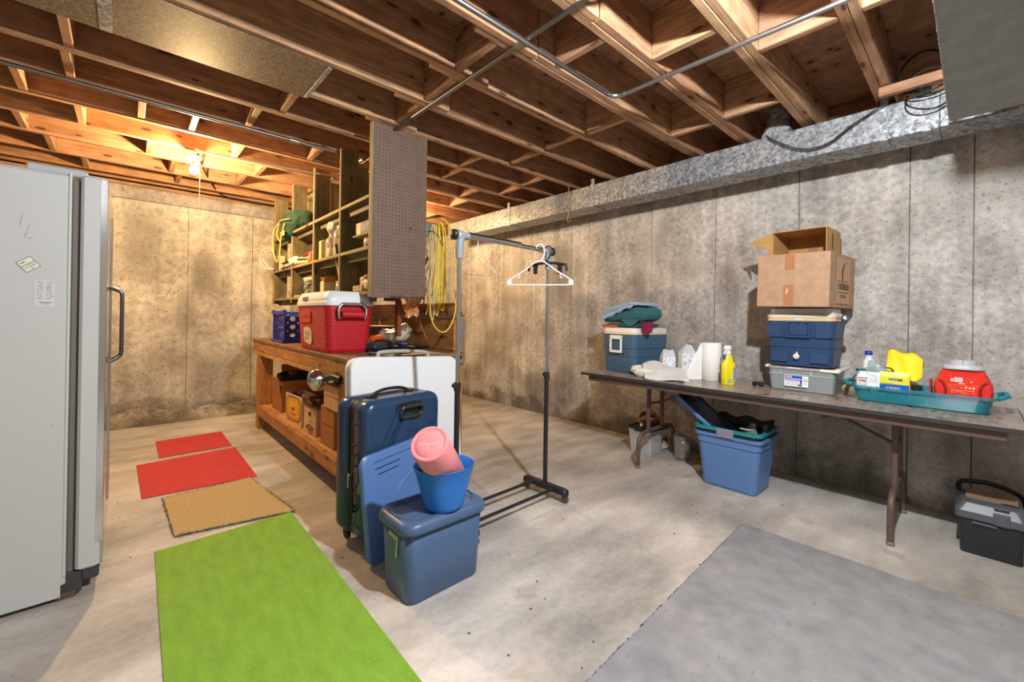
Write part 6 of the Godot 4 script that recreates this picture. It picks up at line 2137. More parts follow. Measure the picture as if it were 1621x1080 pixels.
	var lr := [[4, 4, 86, 56, bl2], [4, 30, 86, 30, col(226, 226, 232)], [8, 6, 30, 8, col(240, 214, 206)], [8, 7, 26, 2, col(214, 60, 50)], [80, 30, 10, 16, bl2], [84, 46, 6, 14, col(34, 100, 150)], [70, 50, 14, 10, col(110, 90, 90)], [96, 14, 20, 8, col(190, 190, 190)], [96, 28, 20, 4, col(60, 60, 64)], [98, 42, 12, 5, col(210, 160, 110)], [92, 0, 3, 64, col(244, 244, 246)]] + small_print(8, 18, 74, 10, col(240, 240, 246), 21, 10, 6) + small_print(8, 32, 60, 26, col(176, 184, 200), 22, 6, 5)
	part("printed_label", label_mesh(0.13, 0.072), printed("boxlabel", print_tex(120, 64, col(246, 246, 248), lr), 0.35), t, Vector3(-0.02, 0.068, 0.1535), rx(-4.5))
	t = thing("navy_cooler", "navy ice chest with cream rim standing on the clear storage box", "cooler", P(3.33, Y + 0.1605, 0.765), -91)
	var nv := plastic("navy", col(42, 68, 108), 0.38)
	cooler_body(t, 0.385, 0.30, 0.29, nv, 0.045)
	m = MB.new()
	m.loft([MB.rr(0.372, 0.288, 0.045, 0.2905), MB.rr(0.38, 0.296, 0.048, 0.293), MB.rr(0.378, 0.294, 0.048, 0.312)], true, true, true)
	part("cream_rim", m, plastic("rimcream", col(226, 186, 116)), t)
	m = MB.new()
	m.loft([MB.rr(0.376, 0.292, 0.048, 0.3125), MB.rr(0.382, 0.298, 0.05, 0.318), MB.rr(0.38, 0.296, 0.05, 0.33), MB.rr(0.35, 0.26, 0.04, 0.345), MB.rr(0.34, 0.25, 0.035, 0.372), MB.rr(0.32, 0.23, 0.03, 0.376)], true, true, true)
	part("lid", m, plastic("lidpale", col(214, 212, 208)), t)
	for s in [-1, 1]:
		m = MB.new()
		m.plate(rpoly(0.085, 0.095, 0.01), 0, 0.005, 0.003)
		part("raised_panel", m, nv, t, Vector3(0.133 * s, 0.232, 0.1495))
		m = MB.new()
		m.plate(rpoly(0.10, 0.07, 0.008), 0, 0.004, 0.003)
		part("lower_panel", m, nv, t, Vector3(0.11 * s, 0.06, 0.139), rx(-4))
	m = MB.new()
	for q in [[0, -0.045, 0.14, 0.016], [-0.062, 0, 0.014, 0.10], [0.062, 0, 0.014, 0.10]]:
		m.box(Vector3(q[0], q[1], 0.008), Vector3(q[2], q[3], 0.014), 0.003)
	for x in [-0.045, 0.0, 0.045]: m.box(Vector3(x, 0.047, 0.006), Vector3(0.026, 0.014, 0.014), 0.003)
	part("swing_handle", m, nv, t, Vector3(0, 0.238, 0.1495))
	m = MB.new()
	m.plate(rpoly(0.10, 0.075, 0.006), 0, 0.004, 0.002)
	part("handle_panel", m, nv, t, Vector3(0, 0.24, 0.1492))
	m = MB.new()
	m.lathe([[0.017, 0], [0.0185, 0.004], [0.017, 0.010], [0.001, 0.011]], 20)
	m.box(Vector3(0.004, 0.005, -0.02), Vector3(0.008, 0.008, 0.02), 0.002)
	part("drain_plug", m, plastic("plugwhite", col(226, 220, 206)), t, Vector3(-0.01, 0.065, 0.144), rx(90) )
	m = MB.new()
	m.box(Vector3(0, 0.301, 0.149), Vector3(0.05, 0.012, 0.002))
	part("rim_label", m, card("paperwhite", Color.WHITE), t)
	m = MB.new()
	m.blob(Vector3(0.222, 0.312, 0.06), Vector3(0.035, 0.045, 0.03), 0.8, 0.2, 20.0, 3, 16, 10)
	m.tube(path(v3([0.19, 0.30, 0.06, 0.205, 0.296, 0.06, 0.218, 0.306, 0.06]), 4), 0.004, 6)
	part("side_catch", m, metal("catch", col(150, 160, 176), 0.35), t)
	# moving carton
	var kr := card("kraft_c2", col(200, 160, 130))
	t = thing("moving_carton", "large taped cardboard carton with printed side on top of the navy cooler", "box", P(3.335, Y + 0.5405, 0.765), -94.5)
	m = MB.new()
	m.box(Vector3(0, 0.1685, 0), Vector3(0.40, 0.335, 0.50), 0.003, rz(-1.2))
	part("carton_body", m, kr, t)
	m = MB.new()
	m.box(Vector3(-0.01, 0.285, 0.2507), Vector3(0.055, 0.10, 0.0012))
	part("packing_tape", m, mat("tape", col(176, 120, 84), 0.25), t)
	m = MB.new()
	m.box(Vector3(-0.017, 0.075, 0.2507), Vector3(0.055, 0.13, 0.0012))
	part("packing_tape", m, mats["tape"], t)
	m = MB.new()
	m.plate(v2([-0.01, 0.0, 0.012, 0.04, 0.006, 0.008]), 0, 0.0006)
	part("torn_label_bit", m, card("paperwhite", Color.WHITE), t, Vector3(-0.022, 0.085, 0.2514), rz(20))
	# side print: a slanting S stroke, two rules and worn lettering
	var ink := col(62, 54, 48)
	var bgk := col(200, 160, 130)
	var s := [[6, 128, 46, 4, ink], [68, 128, 40, 4, ink], [6, 190, 104, 4, ink]]
	s += small_print(6, 142, 104, 40, ink, 44, 38, 7) + small_print(34, 204, 46, 24, ink, 45, 22, 6)
	for i in 60:
		var yy := 20 + i * 2
		var x: float = 58 + 9.0 * sin(i * 0.07 + 2.2)
		var w := 12 if i > 8 and i < 46 else 8
		if i < 8: x += (8 - i) * 2.0
		s.append([int(x - w / 2.0), yy, w, 2, ink])
	part("printed_side", label_mesh(0.27, 0.285), mat("pr_moving_carton", Color.WHITE, 0.85, 0.0, print_tex(120, 256, bgk, s)), t, Vector3(0.2034, 0.165, 0.0), rz(-1.2) * ry(90))
	# small open carton on top
	var k2 := card("kraft_gold", col(206, 160, 98))
	t = thing("open_carton", "small open tan carton lying on its side on top of the stack", "box", P(3.335, Y + 0.884, 0.765), -93)
	m = MB.new()
	var w2 := 0.30
	var h2 := 0.155
	var d2 := 0.30
	m.box(Vector3(0, 0.0025, 0), Vector3(w2, 0.004, d2))
	m.box(Vector3(0, h2, 0), Vector3(w2, 0.004, d2))
	m.box(Vector3(0, h2 / 2, -d2 / 2 + 0.002), Vector3(w2, h2 - 0.004, 0.004))
	for s2 in [-1, 1]: m.box(Vector3((w2 / 2 - 0.002) * s2, h2 / 2, 0), Vector3(0.004, h2 - 0.004, d2))
	part("carton_body", m, k2, t)
	m = MB.new()
	m.plate(v2([0, 0.155, -0.15, 0.118, -0.155, 0.098, -0.125, 0.092, -0.10, 0.035, -0.088, 0.04, -0.105, 0.10, -0.03, 0.055, -0.02, 0.004, 0, 0.0]), -0.002, 0.002)
	part("side_flap", m, k2, t, Vector3(-w2 / 2 - 0.001, 0.0, d2 / 2), ry(-14))
	m = MB.new()
	m.box(Vector3(w2 / 2 + 0.0006, h2 / 2, 0.03), Vector3(0.0012, 0.10, 0.03))
	part("printed_strip", m, card("printbrown", col(120, 92, 64)), t)
	m = MB.new()
	m.box(Vector3(w2 / 2 - 0.004, h2 / 2 - 0.01, -d2 / 2 - 0.012), Vector3(0.012, 0.10, 0.02), 0.002, ry(12))
	part("torn_flap", m, card("printbrown", Color.WHITE), t)
	m = MB.new()
	m.box(Vector3(-0.0, h2 * 0.5, -d2 / 2 + 0.0046), Vector3(0.06, h2 - 0.01, 0.0008))
	part("inner_tape", m, mats["tape"], t)
	# woven ball
	t = thing("twine_ball", "small woven tan ball sitting between the clear box and the teal tray", "ball", P(3.40, Y + 0.0275, 0.55))
	m = MB.new()
	m.blob(Vector3.ZERO, Vector3(0.052, 0.052, 0.052), 1.0)
	part("ball_core", m, card("ballcore", col(150, 128, 90)), t)
	m = MB.new()
	rng.seed = 19
	for i in 14:
		var ax := Vector3(rng.randf_range(-1, 1), rng.randf_range(-1, 1), rng.randf_range(-1, 1)).normalized()
		var b := Basis(Quaternion(Vector3.UP, ax))
		var pts := PackedVector3Array()
		for k in 20: pts.append(b * Vector3(cos(TAU * k / 20) * 0.0265, 0, sin(TAU * k / 20) * 0.0265))
		m.tube(pts, 0.0016, 5, true)
	part("twine_strand", m, cloth("twine", col(214, 196, 150)), t)
	tray_things()

func tray_things():
	var Y := 0.7005
	var t := thing("teal_tray", "long see-through teal plastic tray of cleaning supplies on the table", "tray", P(3.26, Y, 0.21), -90)
	var tc := clear("tealclear", col(16, 140, 160), 0.62, 0.12)
	var m := MB.new()
	m.loft([MB.rr(0.50, 0.25, 0.04, 0.0), MB.rr(0.515, 0.265, 0.045, 0.006), MB.rr(0.545, 0.30, 0.05, 0.072), MB.rr(0.57, 0.325, 0.055, 0.074), MB.rr(0.575, 0.33, 0.056, 0.088), MB.rr(0.57, 0.325, 0.055, 0.0895), MB.rr(0.54, 0.295, 0.05, 0.0895), MB.rr(0.512, 0.262, 0.044, 0.008), MB.rr(0.50, 0.25, 0.04, 0.005)], true, true, true)
	part("tray_body", m, tc, t)
	for s in [-1, 1]:
		m = MB.new()
		m.tube(path(v3([0.285 * s, 0.082, -0.09, 0.315 * s, 0.095, -0.07, 0.318 * s, 0.095, 0.0, 0.315 * s, 0.095, 0.07, 0.285 * s, 0.082, 0.09]), 6), 0.011, 8)
		part("end_handle", m, plastic("tealsolid", col(14, 128, 146), 0.35), t)
	var F := Y + 0.0062
	t = thing("bleach_jug", "white plastic jug with blue cap standing at the back of the teal tray", "bottle", P(3.36, F, 0.41), -90)
	m = MB.new()
	m.loft([MB.rr(0.10, 0.06, 0.02, 0.0), MB.rr(0.115, 0.075, 0.025, 0.006), MB.rr(0.115, 0.075, 0.025, 0.12), MB.rr(0.10, 0.07, 0.025, 0.16, 5, -0.01), MB.rr(0.06, 0.05, 0.02, 0.21, 5, -0.028), MB.rr(0.032, 0.032, 0.015, 0.225, 5, -0.032), MB.rr(0.03, 0.03, 0.014, 0.245, 5, -0.032)])
	part("jug_body", m, plastic("jugwhite", col(232, 234, 238), 0.35), t)
	m = MB.new()
	m.lathe([[0.017, 0.2455], [0.019, 0.25], [0.018, 0.27], [0.001, 0.271]], 18)
	part("blue_cap", m, plastic("capblue", col(36, 56, 168), 0.35), t, Vector3(-0.032, 0, 0))
	t = thing("squeeze_bottle", "clear spray bottle with teal nozzle lying across the things in the tray", "bottle", P(3.22, F + 0.165, 0.405), -90)
	m = MB.new()
	m.tube(path(v3([-0.03, 0.0, 0.0, 0.02, 0.004, 0, 0.06, 0.006, 0]), 3), 0.017, 10)
	m.blob(Vector3(-0.004, 0.036, -0.01), Vector3(0.04, 0.045, 0.024), 0.5)
	part("bottle_body", m, clear("bottleclear", col(150, 176, 180), 0.55, 0.1), t)
	m = MB.new()
	m.tube(v3([-0.03, 0.0, 0, -0.075, -0.002, 0]), 0.008, 8, false, 0.006)
	part("teal_nozzle", m, plastic("tealnoz", col(20, 110, 110)), t)
	m = MB.new()
	m.tube(path(v3([0.05, 0.02, 0, 0.08, 0.018, 0, 0.09, -0.005, 0, 0.075, -0.02, 0]), 5), 0.004, 7)
	m.tube(v3([-0.066, -0.003, 0, -0.076, -0.003, 0]), 0.0085, 8)
	part("dark_loop", m, plastic("black", Color.BLACK), t)
	t = thing("cream_cleanser", "white bottle with orange and blue label standing in the tray's left corner", "bottle", P(3.175, F, 0.44), -90)
	m = MB.new()
	m.lathe([[0.030, 0.0], [0.033, 0.004], [0.033, 0.13], [0.026, 0.145], [0.02, 0.15], [0.02, 0.16], [0.001, 0.161]], 22)
	part("bottle_body", m, plastic("jugwhite", Color.WHITE), t)
	part("label", label_mesh(0.046, 0.06), printed("cleanser", print_tex(48, 64, col(232, 234, 236), [[0, 4, 48, 6, col(50, 100, 170)], [4, 16, 26, 14, col(226, 128, 60)], [22, 20, 22, 10, col(190, 90, 50)]] + small_print(4, 38, 40, 22, col(120, 126, 140), 61, 7, 5))), t, Vector3(0, 0.10, 0.0336))
	m = MB.new()
	m.tube(path(v3([-0.028, 0.14, 0.01, -0.042, 0.12, 0.018, -0.042, 0.085, 0.018, -0.03, 0.07, 0.014]), 4), 0.004, 6)
	part("dark_handle", m, plastic("darkteal", col(22, 60, 70)), t)
	t = thing("paper_packet", "white printed packet hanging over the tray's front rim", "packet", P(3.117, F + 0.12, 0.387), -90)
	part("packet", label_mesh(0.052, 0.09, 0.004), printed("packet", print_tex(48, 80, col(222, 228, 232), small_print(6, 14, 34, 40, col(170, 178, 184), 62, 7, 6) + [[36, 70, 5, 6, col(90, 110, 120)]])), t, Vector3.ZERO, rx(-6))
	t = thing("wipes_pouch", "yellow and blue pouch of wipes propped in the tray behind the packet", "pouch", P(3.17, F, 0.305), -88)
	m = MB.new()
	m.loft([MB.rr(0.125, 0.02, 0.008, 0.03, 3), MB.rr(0.13, 0.035, 0.012, 0.06, 3), MB.rr(0.13, 0.035, 0.012, 0.12, 3), MB.rr(0.128, 0.012, 0.004, 0.155, 3), MB.rr(0.126, 0.004, 0.0015, 0.168, 3)])
	part("pouch_body", m, plastic("pouchyellow", col(232, 222, 50), 0.35), t)
	var pr := [[0, 44, 128, 52, col(28, 92, 196)], [0, 40, 60, 8, col(120, 170, 60)], [40, 10, 60, 14, col(90, 96, 90)], [36, 18, 44, 8, col(180, 190, 180)], [28, 62, 62, 18, col(244, 240, 240)], [30, 60, 56, 3, col(190, 60, 60)], [30, 80, 56, 2, col(190, 60, 60)]] + small_print(34, 64, 50, 16, col(60, 50, 60), 64, 15, 5)
	part("printed_front", label_mesh(0.122, 0.09), printed("pouch", print_tex(128, 96, col(232, 224, 52), pr), 0.35), t, Vector3(0, 0.098, 0.0186))
	t = thing("orange_bottle", "orange bottle with a blue cap mostly hidden under the yellow cloth", "bottle", P(3.34, F, 0.285), -90)
	m = MB.new()
	m.lathe([[0.035, 0.0], [0.038, 0.006], [0.038, 0.16], [0.02, 0.2], [0.016, 0.215], [0.001, 0.216]], 20)
	part("bottle_body", m, plastic("orangebot", col(222, 74, 30), 0.35), t)
	m = MB.new()
	m.lathe([[0.018, 0.2165], [0.019, 0.225], [0.012, 0.252], [0.001, 0.254]], 16)
	part("blue_cap", m, plastic("capblue", Color.WHITE), t)
	# draped rubber cloth
	m = MB.new()
	m.sheet(16, 20, func(u, v):
		# a sheet hung over the bottle neck: u across the table depth, v along the table
		var z := lerpf(-0.035, 0.115, v)
		var ridge := 0.285 - 0.42 * maxf(0.0, z - 0.02) - 2.2 * pow(maxf(0.0, -z), 1.5)
		var x := lerpf(-0.10, 0.045, u)
		var k: float = absf(x - 0.0)
		var yy: float = ridge - k * (0.95 + 2.0 * v * (1 - v)) - 0.012 * sin(z * 60 + x * 40)
		return Vector3(x, maxf(yy, 0.135 - v * 0.02), z), 0.003)
	single("rubber_cloth", m, plastic("yellowcloth", col(244, 226, 40), 0.5), "bright yellow cloth draped over a bottle in the tray", "cloth", P(3.34, F, 0.315))
	t = thing("green_scoop", "pale green scoop lying low against the tray's front wall", "cup", P(3.15, F, 0.205), -90)
	m = MB.new()
	m.loft([MB.rr(0.04, 0.025, 0.008, 0.012), MB.rr(0.06, 0.035, 0.01, 0.05), MB.rr(0.056, 0.031, 0.008, 0.05), MB.rr(0.036, 0.02, 0.006, 0.016)])
	part("scoop", m, plastic("scoopgreen", col(120, 206, 140), 0.4), t)
	m = MB.new()
	m.box(Vector3(0, 0.03, 0), Vector3(0.085, 0.055, 0.02), 0.004)
	single("blue_pack", m, plastic("packblue", col(24, 92, 190), 0.3), "blue pack showing through the tray's front wall under the wipes", "pack", P(3.15, F, 0.29), -90)
	# detergent tub
	t = thing("detergent_tub", "red detergent tub with grey screw lid standing at the right end of the tray", "tub", P(3.235, F + 0.001, 0.045), -90)
	var rd := plastic("tubred", col(222, 44, 28), 0.38)
	m = MB.new()
	var tp := v2([-0.06, 0.0, 0.06, 0.0, 0.085, 0.018, 0.102, 0.055, 0.108, 0.10, 0.104, 0.135, 0.09, 0.17, 0.076, 0.2, -0.076, 0.2, -0.09, 0.17, -0.104, 0.135, -0.108, 0.10, -0.102, 0.055, -0.085, 0.018])
	m.plate(tp, 0.045, 0.066, 0.010)
	m.at(tfm(Basis(Vector3.UP, PI)))
	m.plate(tp, 0.045, 0.066, 0.010)
	m.at(Transform3D.IDENTITY)
	m.plate(tp, -0.045, 0.045, 0.0)
	part("tub_body", m, rd, t)
	m = MB.new()
	m.loft([MB.rr(0.152, 0.122, 0.05, 0.2055, 8), MB.rr(0.156, 0.126, 0.052, 0.212, 8), MB.rr(0.13, 0.11, 0.05, 0.228, 8), MB.rr(0.10, 0.096, 0.047, 0.232, 8), MB.rr(0.098, 0.094, 0.046, 0.247, 8), MB.rr(0.085, 0.085, 0.042, 0.252, 8)], true, true, true)
	part("grey_lid", m, plastic("lidsilver", col(186, 188, 196), 0.35), t)
	m = MB.new()
	m.lathe([[0.03, 0.2525], [0.03, 0.2535], [0.001, 0.2536]], 24)
	part("lid_badge", m, card("paperwhite", Color.WHITE), t)
	m = MB.new()
	m.box(Vector3(0, 0.2542, 0), Vector3(0.036, 0.001, 0.018))
	part("lid_print", m, plastic("tubred", Color.RED), t)
	var oc := col(240, 110, 60)
	var pl := [[26, 4, 24, 16, col(240, 240, 240)]]
	for i in 9: pl.append([28 + i * 2 + (i % 3), 6, 1, 11, col(40, 44, 70)])
	pl += small_print(52, 6, 30, 14, oc, 71, 4, 5) + [[16, 8, 8, 12, col(244, 190, 160)], [72, 16, 5, 4, col(244, 230, 220)], [38, 24, 18, 3, col(246, 222, 200)]] + small_print(8, 30, 84, 16, oc, 72, 6, 7) + [[58, 38, 5, 5, col(248, 236, 228)], [68, 38, 5, 5, col(248, 236, 228)], [78, 39, 6, 4, col(248, 236, 228)]] + small_print(18, 50, 64, 16, col(246, 190, 150), 73, 5, 6) + [[34, 70, 30, 4, col(246, 222, 200)]]
	part("back_print", label_mesh(0.125, 0.105), printed("tub", print_tex(100, 78, col(224, 46, 28), pl), 0.38), t, Vector3(0, 0.118, 0.0668))
	for s in [-1, 1]:
		m = MB.new()
		var ap := PackedVector3Array()
		for i in 12:
			var a := -1.1 + 2.2 * i / 11.0
			ap.append(Vector3((0.105 - 0.045 * cos(a)) * s, 0.095 + 0.06 * sin(a), 0.066))
		m.tube(ap, 0.006, 8)
		part("grip_ridge", m, plastic("tubdark", col(150, 20, 14), 0.4), t)
	m = MB.new()
	m.box(Vector3(0, 0.07, 0), Vector3(0.10, 0.14, 0.008), 0.002)
	single("pink_card", m, card("pinkcard", col(206, 70, 90)), "thin pink and red card wedged left of the red tub", "card", P(3.25, F, 0.165))
	m = MB.new()
	m.box(Vector3(0, 0.065, 0), Vector3(0.05, 0.13, 0.018), 0.002)
	single("beige_block", m, card("beige", col(178, 156, 120)), "beige wedge standing at the right end of the tray behind the red tub", "block", P(3.32, F, -0.043))

func under_table():
	# clear bin with black lid
	var t := thing("file_bin", "clear plastic bin with black lid under the left end of the table", "storage bin", P(3.39, 0, 1.915), -2)
	var m := MB.new()
	m.loft([MB.rr(0.29, 0.19, 0.015, 0.0), MB.rr(0.295, 0.195, 0.018, 0.003), MB.rr(0.325, 0.225, 0.02, 0.195), MB.rr(0.335, 0.235, 0.022, 0.196), MB.rr(0.335, 0.235, 0.022, 0.21), MB.rr(0.318, 0.218, 0.018, 0.21), MB.rr(0.288, 0.188, 0.016, 0.006), MB.rr(0.28, 0.18, 0.015, 0.005)], true, true, true)
	part("bin_body", m, clear("binclear", col(214, 214, 214), 0.36, 0.35), t)
	m = MB.new()
	m.loft([MB.rr(0.334, 0.234, 0.022, 0.2105), MB.rr(0.345, 0.245, 0.024, 0.212), MB.rr(0.345, 0.245, 0.024, 0.228), MB.rr(0.32, 0.22, 0.02, 0.229), MB.rr(0.315, 0.215, 0.02, 0.222)], true, true, true)
	m.box(Vector3(-0.174, 0.211, 0), Vector3(0.008, 0.02, 0.08), 0.002)
	part("black_lid", m, plastic("black", Color.BLACK), t)
	m = MB.new()
	m.blob(Vector3(-0.09, 0.13, 0.03), Vector3(0.09, 0.06, 0.08), 0.8, 0.1, 14.0, 3, 20, 10)
	part("pink_contents", m, plastic("pinkstuff", col(230, 60, 90)), t)
	m = MB.new()
	m.blob(Vector3(0.0, 0.13, -0.03), Vector3(0.14, 0.08, 0.12), 0.8, 0.1, 12.0, 4, 20, 10)
	m.box(Vector3(0.0, 0.05, 0), Vector3(0.24, 0.08, 0.16), 0.01)
	part("grey_contents", m, cloth("greystuff", col(186, 184, 184)), t)
	part("label", label_mesh(0.10, 0.10), printed("binlabel", print_tex(64, 64, col(58, 56, 58), [[0, 34, 64, 30, col(216, 216, 214)], [12, 20, 36, 20, col(180, 180, 176)], [20, 12, 20, 12, col(96, 92, 90)]] + small_print(8, 44, 48, 16, col(120, 120, 122), 81, 7, 6))), t, Vector3(0.06, 0.09, 0.1095), rx(-5))
	t = thing("wicker_tray", "tan wicker basket frame resting on the black bin lid under the table", "basket", P(3.46, 0.2285, 1.95), 0)
	m = MB.new()
	for i in 4:
		m.tube(path(v3([-0.12, 0.02 + i * 0.012, -0.04, 0.0, 0.05 + i * 0.012, -0.07, 0.12, 0.02 + i * 0.01, -0.03, 0.10, 0.012 + i * 0.01, 0.06, 0.0, 0.03 + i * 0.01, 0.075, -0.10, 0.012 + i * 0.01, 0.05]), 5, true), 0.006, 6, true)
	m.tube(path(v3([-0.11, 0.04, 0.0, -0.07, 0.09, 0.01, 0.0, 0.10, 0.0, 0.08, 0.075, 0.0, 0.11, 0.04, 0.0]), 6), 0.007, 6)
	part("wicker", m, cloth("wicker", col(176, 126, 74)), t)
	m = MB.new()
	m.blob(Vector3(0, 0.018, 0), Vector3(0.03, 0.035, 0.03), 0.8)
	single("white_bead", m, plastic("knobwhite", col(226, 222, 214)), "small white bead lying on the black bin lid's front edge", "knob", P(3.262, 0.2285, 1.915))
	m = MB.new()
	m.blob(Vector3(0, 0.022, 0), Vector3(0.13, 0.04, 0.14), 0.7, 0.1, 12.0, 8, 28, 12)
	single("dark_cloth", m, cloth("darkbrown", col(62, 44, 36)), "dark bundle lying on the black bin lid beside the wicker", "cloth", P(3.36, 0.2285, 1.90))
	# vase and box
	m = MB.new()
	m.lathe([[0.05, 0.0], [0.055, 0.004], [0.075, 0.205], [0.0715, 0.205], [0.052, 0.01], [0.001, 0.009]], 32)
	single("glass_vase", m, clear("vase", col(200, 190, 178), 0.2, 0.06), "tall clear glass vase standing between the file bin and the blue tote", "vase", P(3.40, 0, 1.625))
	m = MB.new()
	m.box(Vector3(0, 0.06, 0), Vector3(0.12, 0.12, 0.10), 0.003)
	single("brown_box", m, card("kraft_dark", col(150, 84, 44)), "small brown carton behind the glass vase against the wall", "box", P(3.56, 0, 1.74))
	m = MB.new()
	m.box(Vector3(0, 0.0125, 0), Vector3(0.10, 0.025, 0.22), 0.003)
	single("wood_offcut", m, wood("bench", Color.WHITE), "short wooden offcut lying on the floor behind the blue tote", "wood", P(3.45, 0, 1.42), 20)
	# blue tote
	var bl := plastic("totesky", col(92, 128, 182), 0.42)
	t = thing("open_tote", "open light blue tote holding dark lids standing under the table", "storage bin", P(3.175, 0, 1.13), -90)
	m = MB.new()
	m.loft([MB.rr(0.33, 0.28, 0.03, 0.0), MB.rr(0.345, 0.295, 0.04, 0.01), MB.rr(0.40, 0.36, 0.045, 0.30), MB.rr(0.415, 0.375, 0.05, 0.305), MB.rr(0.42, 0.38, 0.05, 0.352), MB.rr(0.445, 0.405, 0.055, 0.356), MB.rr(0.445, 0.405, 0.055, 0.374), MB.rr(0.415, 0.375, 0.048, 0.375), MB.rr(0.34, 0.29, 0.038, 0.02), MB.rr(0.32, 0.27, 0.03, 0.016)], true, true, true)
	part("tub", m, bl, t)
	m = MB.new()
	m.plate(v2([-0.085, 0.285, -0.085, 0.13, -0.105, 0.12, -0.11, 0.012, 0.115, 0.012, 0.11, 0.115, 0.085, 0.13, 0.08, 0.285]), -0.004, 0.004, 0.003)
	part("moulded_panel", m, bl, t, Vector3(0, 0.005, 0.1465), rx(6.3))
	m = MB.new()
	m.loft([MB.rr(0.41, 0.37, 0.05, 0.3755), MB.rr(0.42, 0.38, 0.05, 0.378), MB.rr(0.42, 0.38, 0.05, 0.394), MB.rr(0.37, 0.33, 0.045, 0.394), MB.rr(0.37, 0.33, 0.045, 0.378), MB.rr(0.38, 0.34, 0.045, 0.3755)], false, false, true)
	part("dark_rim", m, plastic("black", Color.BLACK), t)
	t = thing("teal_rim_bin", "black bin with teal rim and grey latch nested in the light blue tote", "storage bin", P(3.175, 0.395, 1.13), -90)
	m = MB.new()
	m.loft([MB.rr(0.43, 0.39, 0.05, 0.0), MB.rr(0.44, 0.40, 0.052, 0.003), MB.rr(0.44, 0.40, 0.052, 0.022), MB.rr(0.40, 0.36, 0.046, 0.024), MB.rr(0.395, 0.355, 0.045, 0.004), MB.rr(0.40, 0.36, 0.045, 0.0)], false, false, true)
	part("teal_rim", m, plastic("tealrim", col(30, 140, 136), 0.4), t)
	m = MB.new()
	m.loft([MB.rr(0.30, 0.25, 0.03, -0.30), MB.rr(0.365, 0.325, 0.04, -0.003), MB.rr(0.36, 0.32, 0.04, -0.003), MB.rr(0.29, 0.24, 0.03, -0.292)])
	m.sheet(20, 3, func(u, v): return Vector3(lerpf(-0.19, 0.19, u), lerpf(-0.02, 0.055 + 0.012 * sin(u * 14.0), v), -0.16 - 0.014 * v), 0.002)
	part("black_liner", m, plastic("black", Color.BLACK), t)
	m = MB.new()
	m.box(Vector3(0, 0.004, 0.202), Vector3(0.11, 0.042, 0.012), 0.003)
	m.box(Vector3(0, -0.024, 0.207), Vector3(0.11, 0.02, 0.008), 0.003)
	part("grey_latch", m, plastic("latchgrey", col(132, 134, 152), 0.4), t)
	m = MB.new()
	m.box(Vector3(0.19, 0.03, 0.02), Vector3(0.014, 0.06, 0.07), 0.003)
	part("end_latch", m, plastic("latchdark", col(82, 84, 96), 0.4), t)
	# deep lid standing up inside
	t = thing("bin_cover", "dark blue bin lid standing tilted out of the light blue tote", "lid", P(3.19, 0.452, 1.325), 0)
	m = MB.new()
	var lf := rx(37)
	m.at(tfm(lf))
	m.loft([MB.rr(0.28, 0.45, 0.04, -0.012), MB.rr(0.285, 0.455, 0.04, -0.010), MB.rr(0.285, 0.455, 0.04, 0.004), MB.rr(0.25, 0.42, 0.035, 0.004), MB.rr(0.245, 0.415, 0.034, -0.003)], true, true, true)
	part("lid_inside", m, plastic("liddark", col(30, 56, 96), 0.4), t)
	m = MB.new()
	m.at(tfm(lf))
	m.box(Vector3(-0.151, -0.002, 0.0), Vector3(0.016, 0.028, 0.44), 0.005)
	part("lid_lip", m, bl, t)
	t = thing("clamshell_package", "crumpled clear plastic clamshell poking out of the teal rimmed bin", "packaging", P(3.12, 0.36, 1.035), 0)
	m = MB.new()
	m.plate(v2([-0.10, -0.06, 0.09, -0.06, 0.05, 0.085, 0.02, 0.09]), -0.05, 0.05, 0.01)
	part("clamshell", m, clear("clam", col(178, 176, 176), 0.5, 0.15), t, Vector3.ZERO, ry(-70))
	m = MB.new()
	m.box(Vector3(-0.05, 0.062, 0.0), Vector3(0.006, 0.012, 0.07), 0.002, rz(30))
	part("white_tab", m, card("paperwhite", Color.WHITE), t)
	# black tool bin at the right edge
	t = thing("black_toolbox", "black lidded plastic bin on the floor at the right edge of the frame", "storage bin", P(3.262, 0, -0.055), -90)
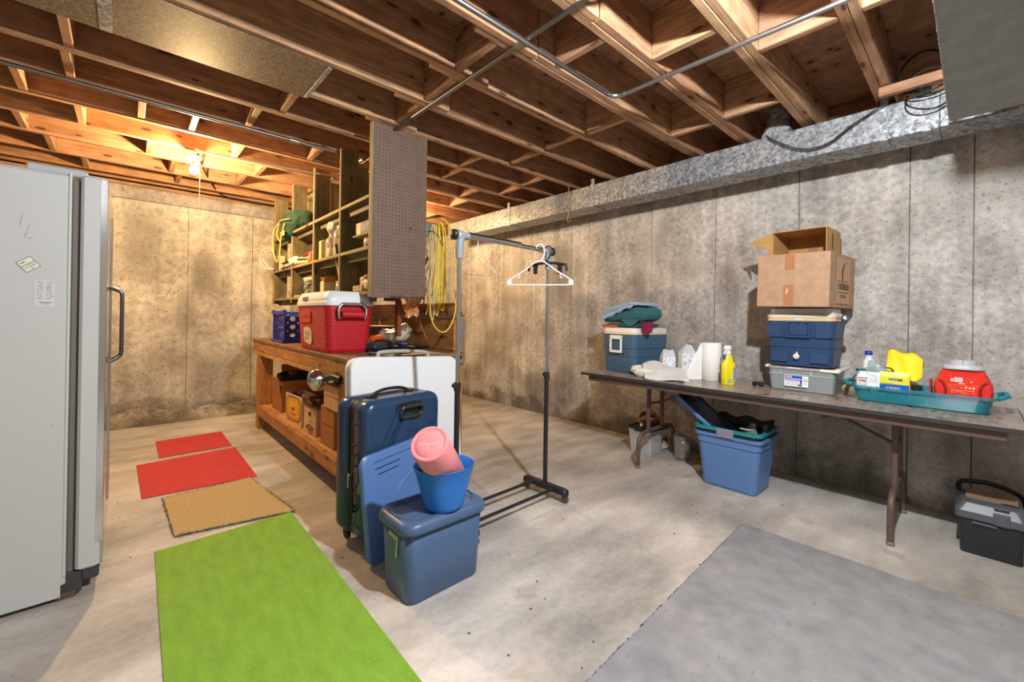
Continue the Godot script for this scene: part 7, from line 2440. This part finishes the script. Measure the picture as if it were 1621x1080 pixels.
	var bk := plastic("binblack", col(40, 42, 46), 0.42)
	m = MB.new()
	m.loft([MB.rr(0.20, 0.24, 0.014, 0.0), MB.rr(0.205, 0.245, 0.016, 0.004), MB.rr(0.218, 0.262, 0.018, 0.185)])
	part("bin_body", m, bk, t)
	m = MB.new()
	m.loft([MB.rr(0.236, 0.28, 0.022, 0.178), MB.rr(0.244, 0.288, 0.024, 0.181), MB.rr(0.246, 0.29, 0.024, 0.215), MB.rr(0.20, 0.24, 0.02, 0.252), MB.rr(0.19, 0.225, 0.02, 0.256)], true, true, true)
	part("lid", m, plastic("binlid", col(86, 90, 98), 0.38), t)
	m = MB.new()
	m.box(Vector3(0.035, 0.205, 0.142), Vector3(0.055, 0.06, 0.014), 0.004)
	m.box(Vector3(0.035, 0.236, 0.118), Vector3(0.05, 0.012, 0.06), 0.003, rx(-58))
	part("latch", m, plastic("binlid", Color.WHITE), t)
	m = MB.new()
	m.box(Vector3(-0.02, 0.163, 0.134), Vector3(0.085, 0.012, 0.016), 0.003)
	part("grip", m, plastic("latchdark", Color.WHITE), t)
	m = MB.new()
	m.box(Vector3(0.1035, 0.035, 0.1), Vector3(0.002, 0.055, 0.028), 0.0)
	part("torn_label", m, card("kraft_dark", Color.WHITE), t)
	m = MB.new()
	m.sheet(8, 4, func(u, v): return Vector3(lerpf(-0.085, 0.09, u), 0.02 + 0.012 * sin(v * 5) + (0.008 if u > 0.7 else 0.0), lerpf(-0.05, 0.07, v)), 0.004)
	single("cardboard_flap", m, card("kraft_pale", col(150, 122, 100)), "flat piece of tan cardboard lying on the black bin's lid", "cardboard", P(3.285, 0.25, -0.055), -90)
	m = MB.new()
	m.tube(path(v3([-0.11, 0.0, 0.02, -0.10, 0.035, -0.03, 0.0, 0.045, -0.05, 0.10, 0.02, -0.03, 0.12, -0.02, 0.02]), 6), 0.012, 8)
	single("black_strap", m, plastic("black", Color.BLACK), "black strap curling behind the cardboard on the black bin", "strap", P(3.32, 0.265, -0.055), -90)
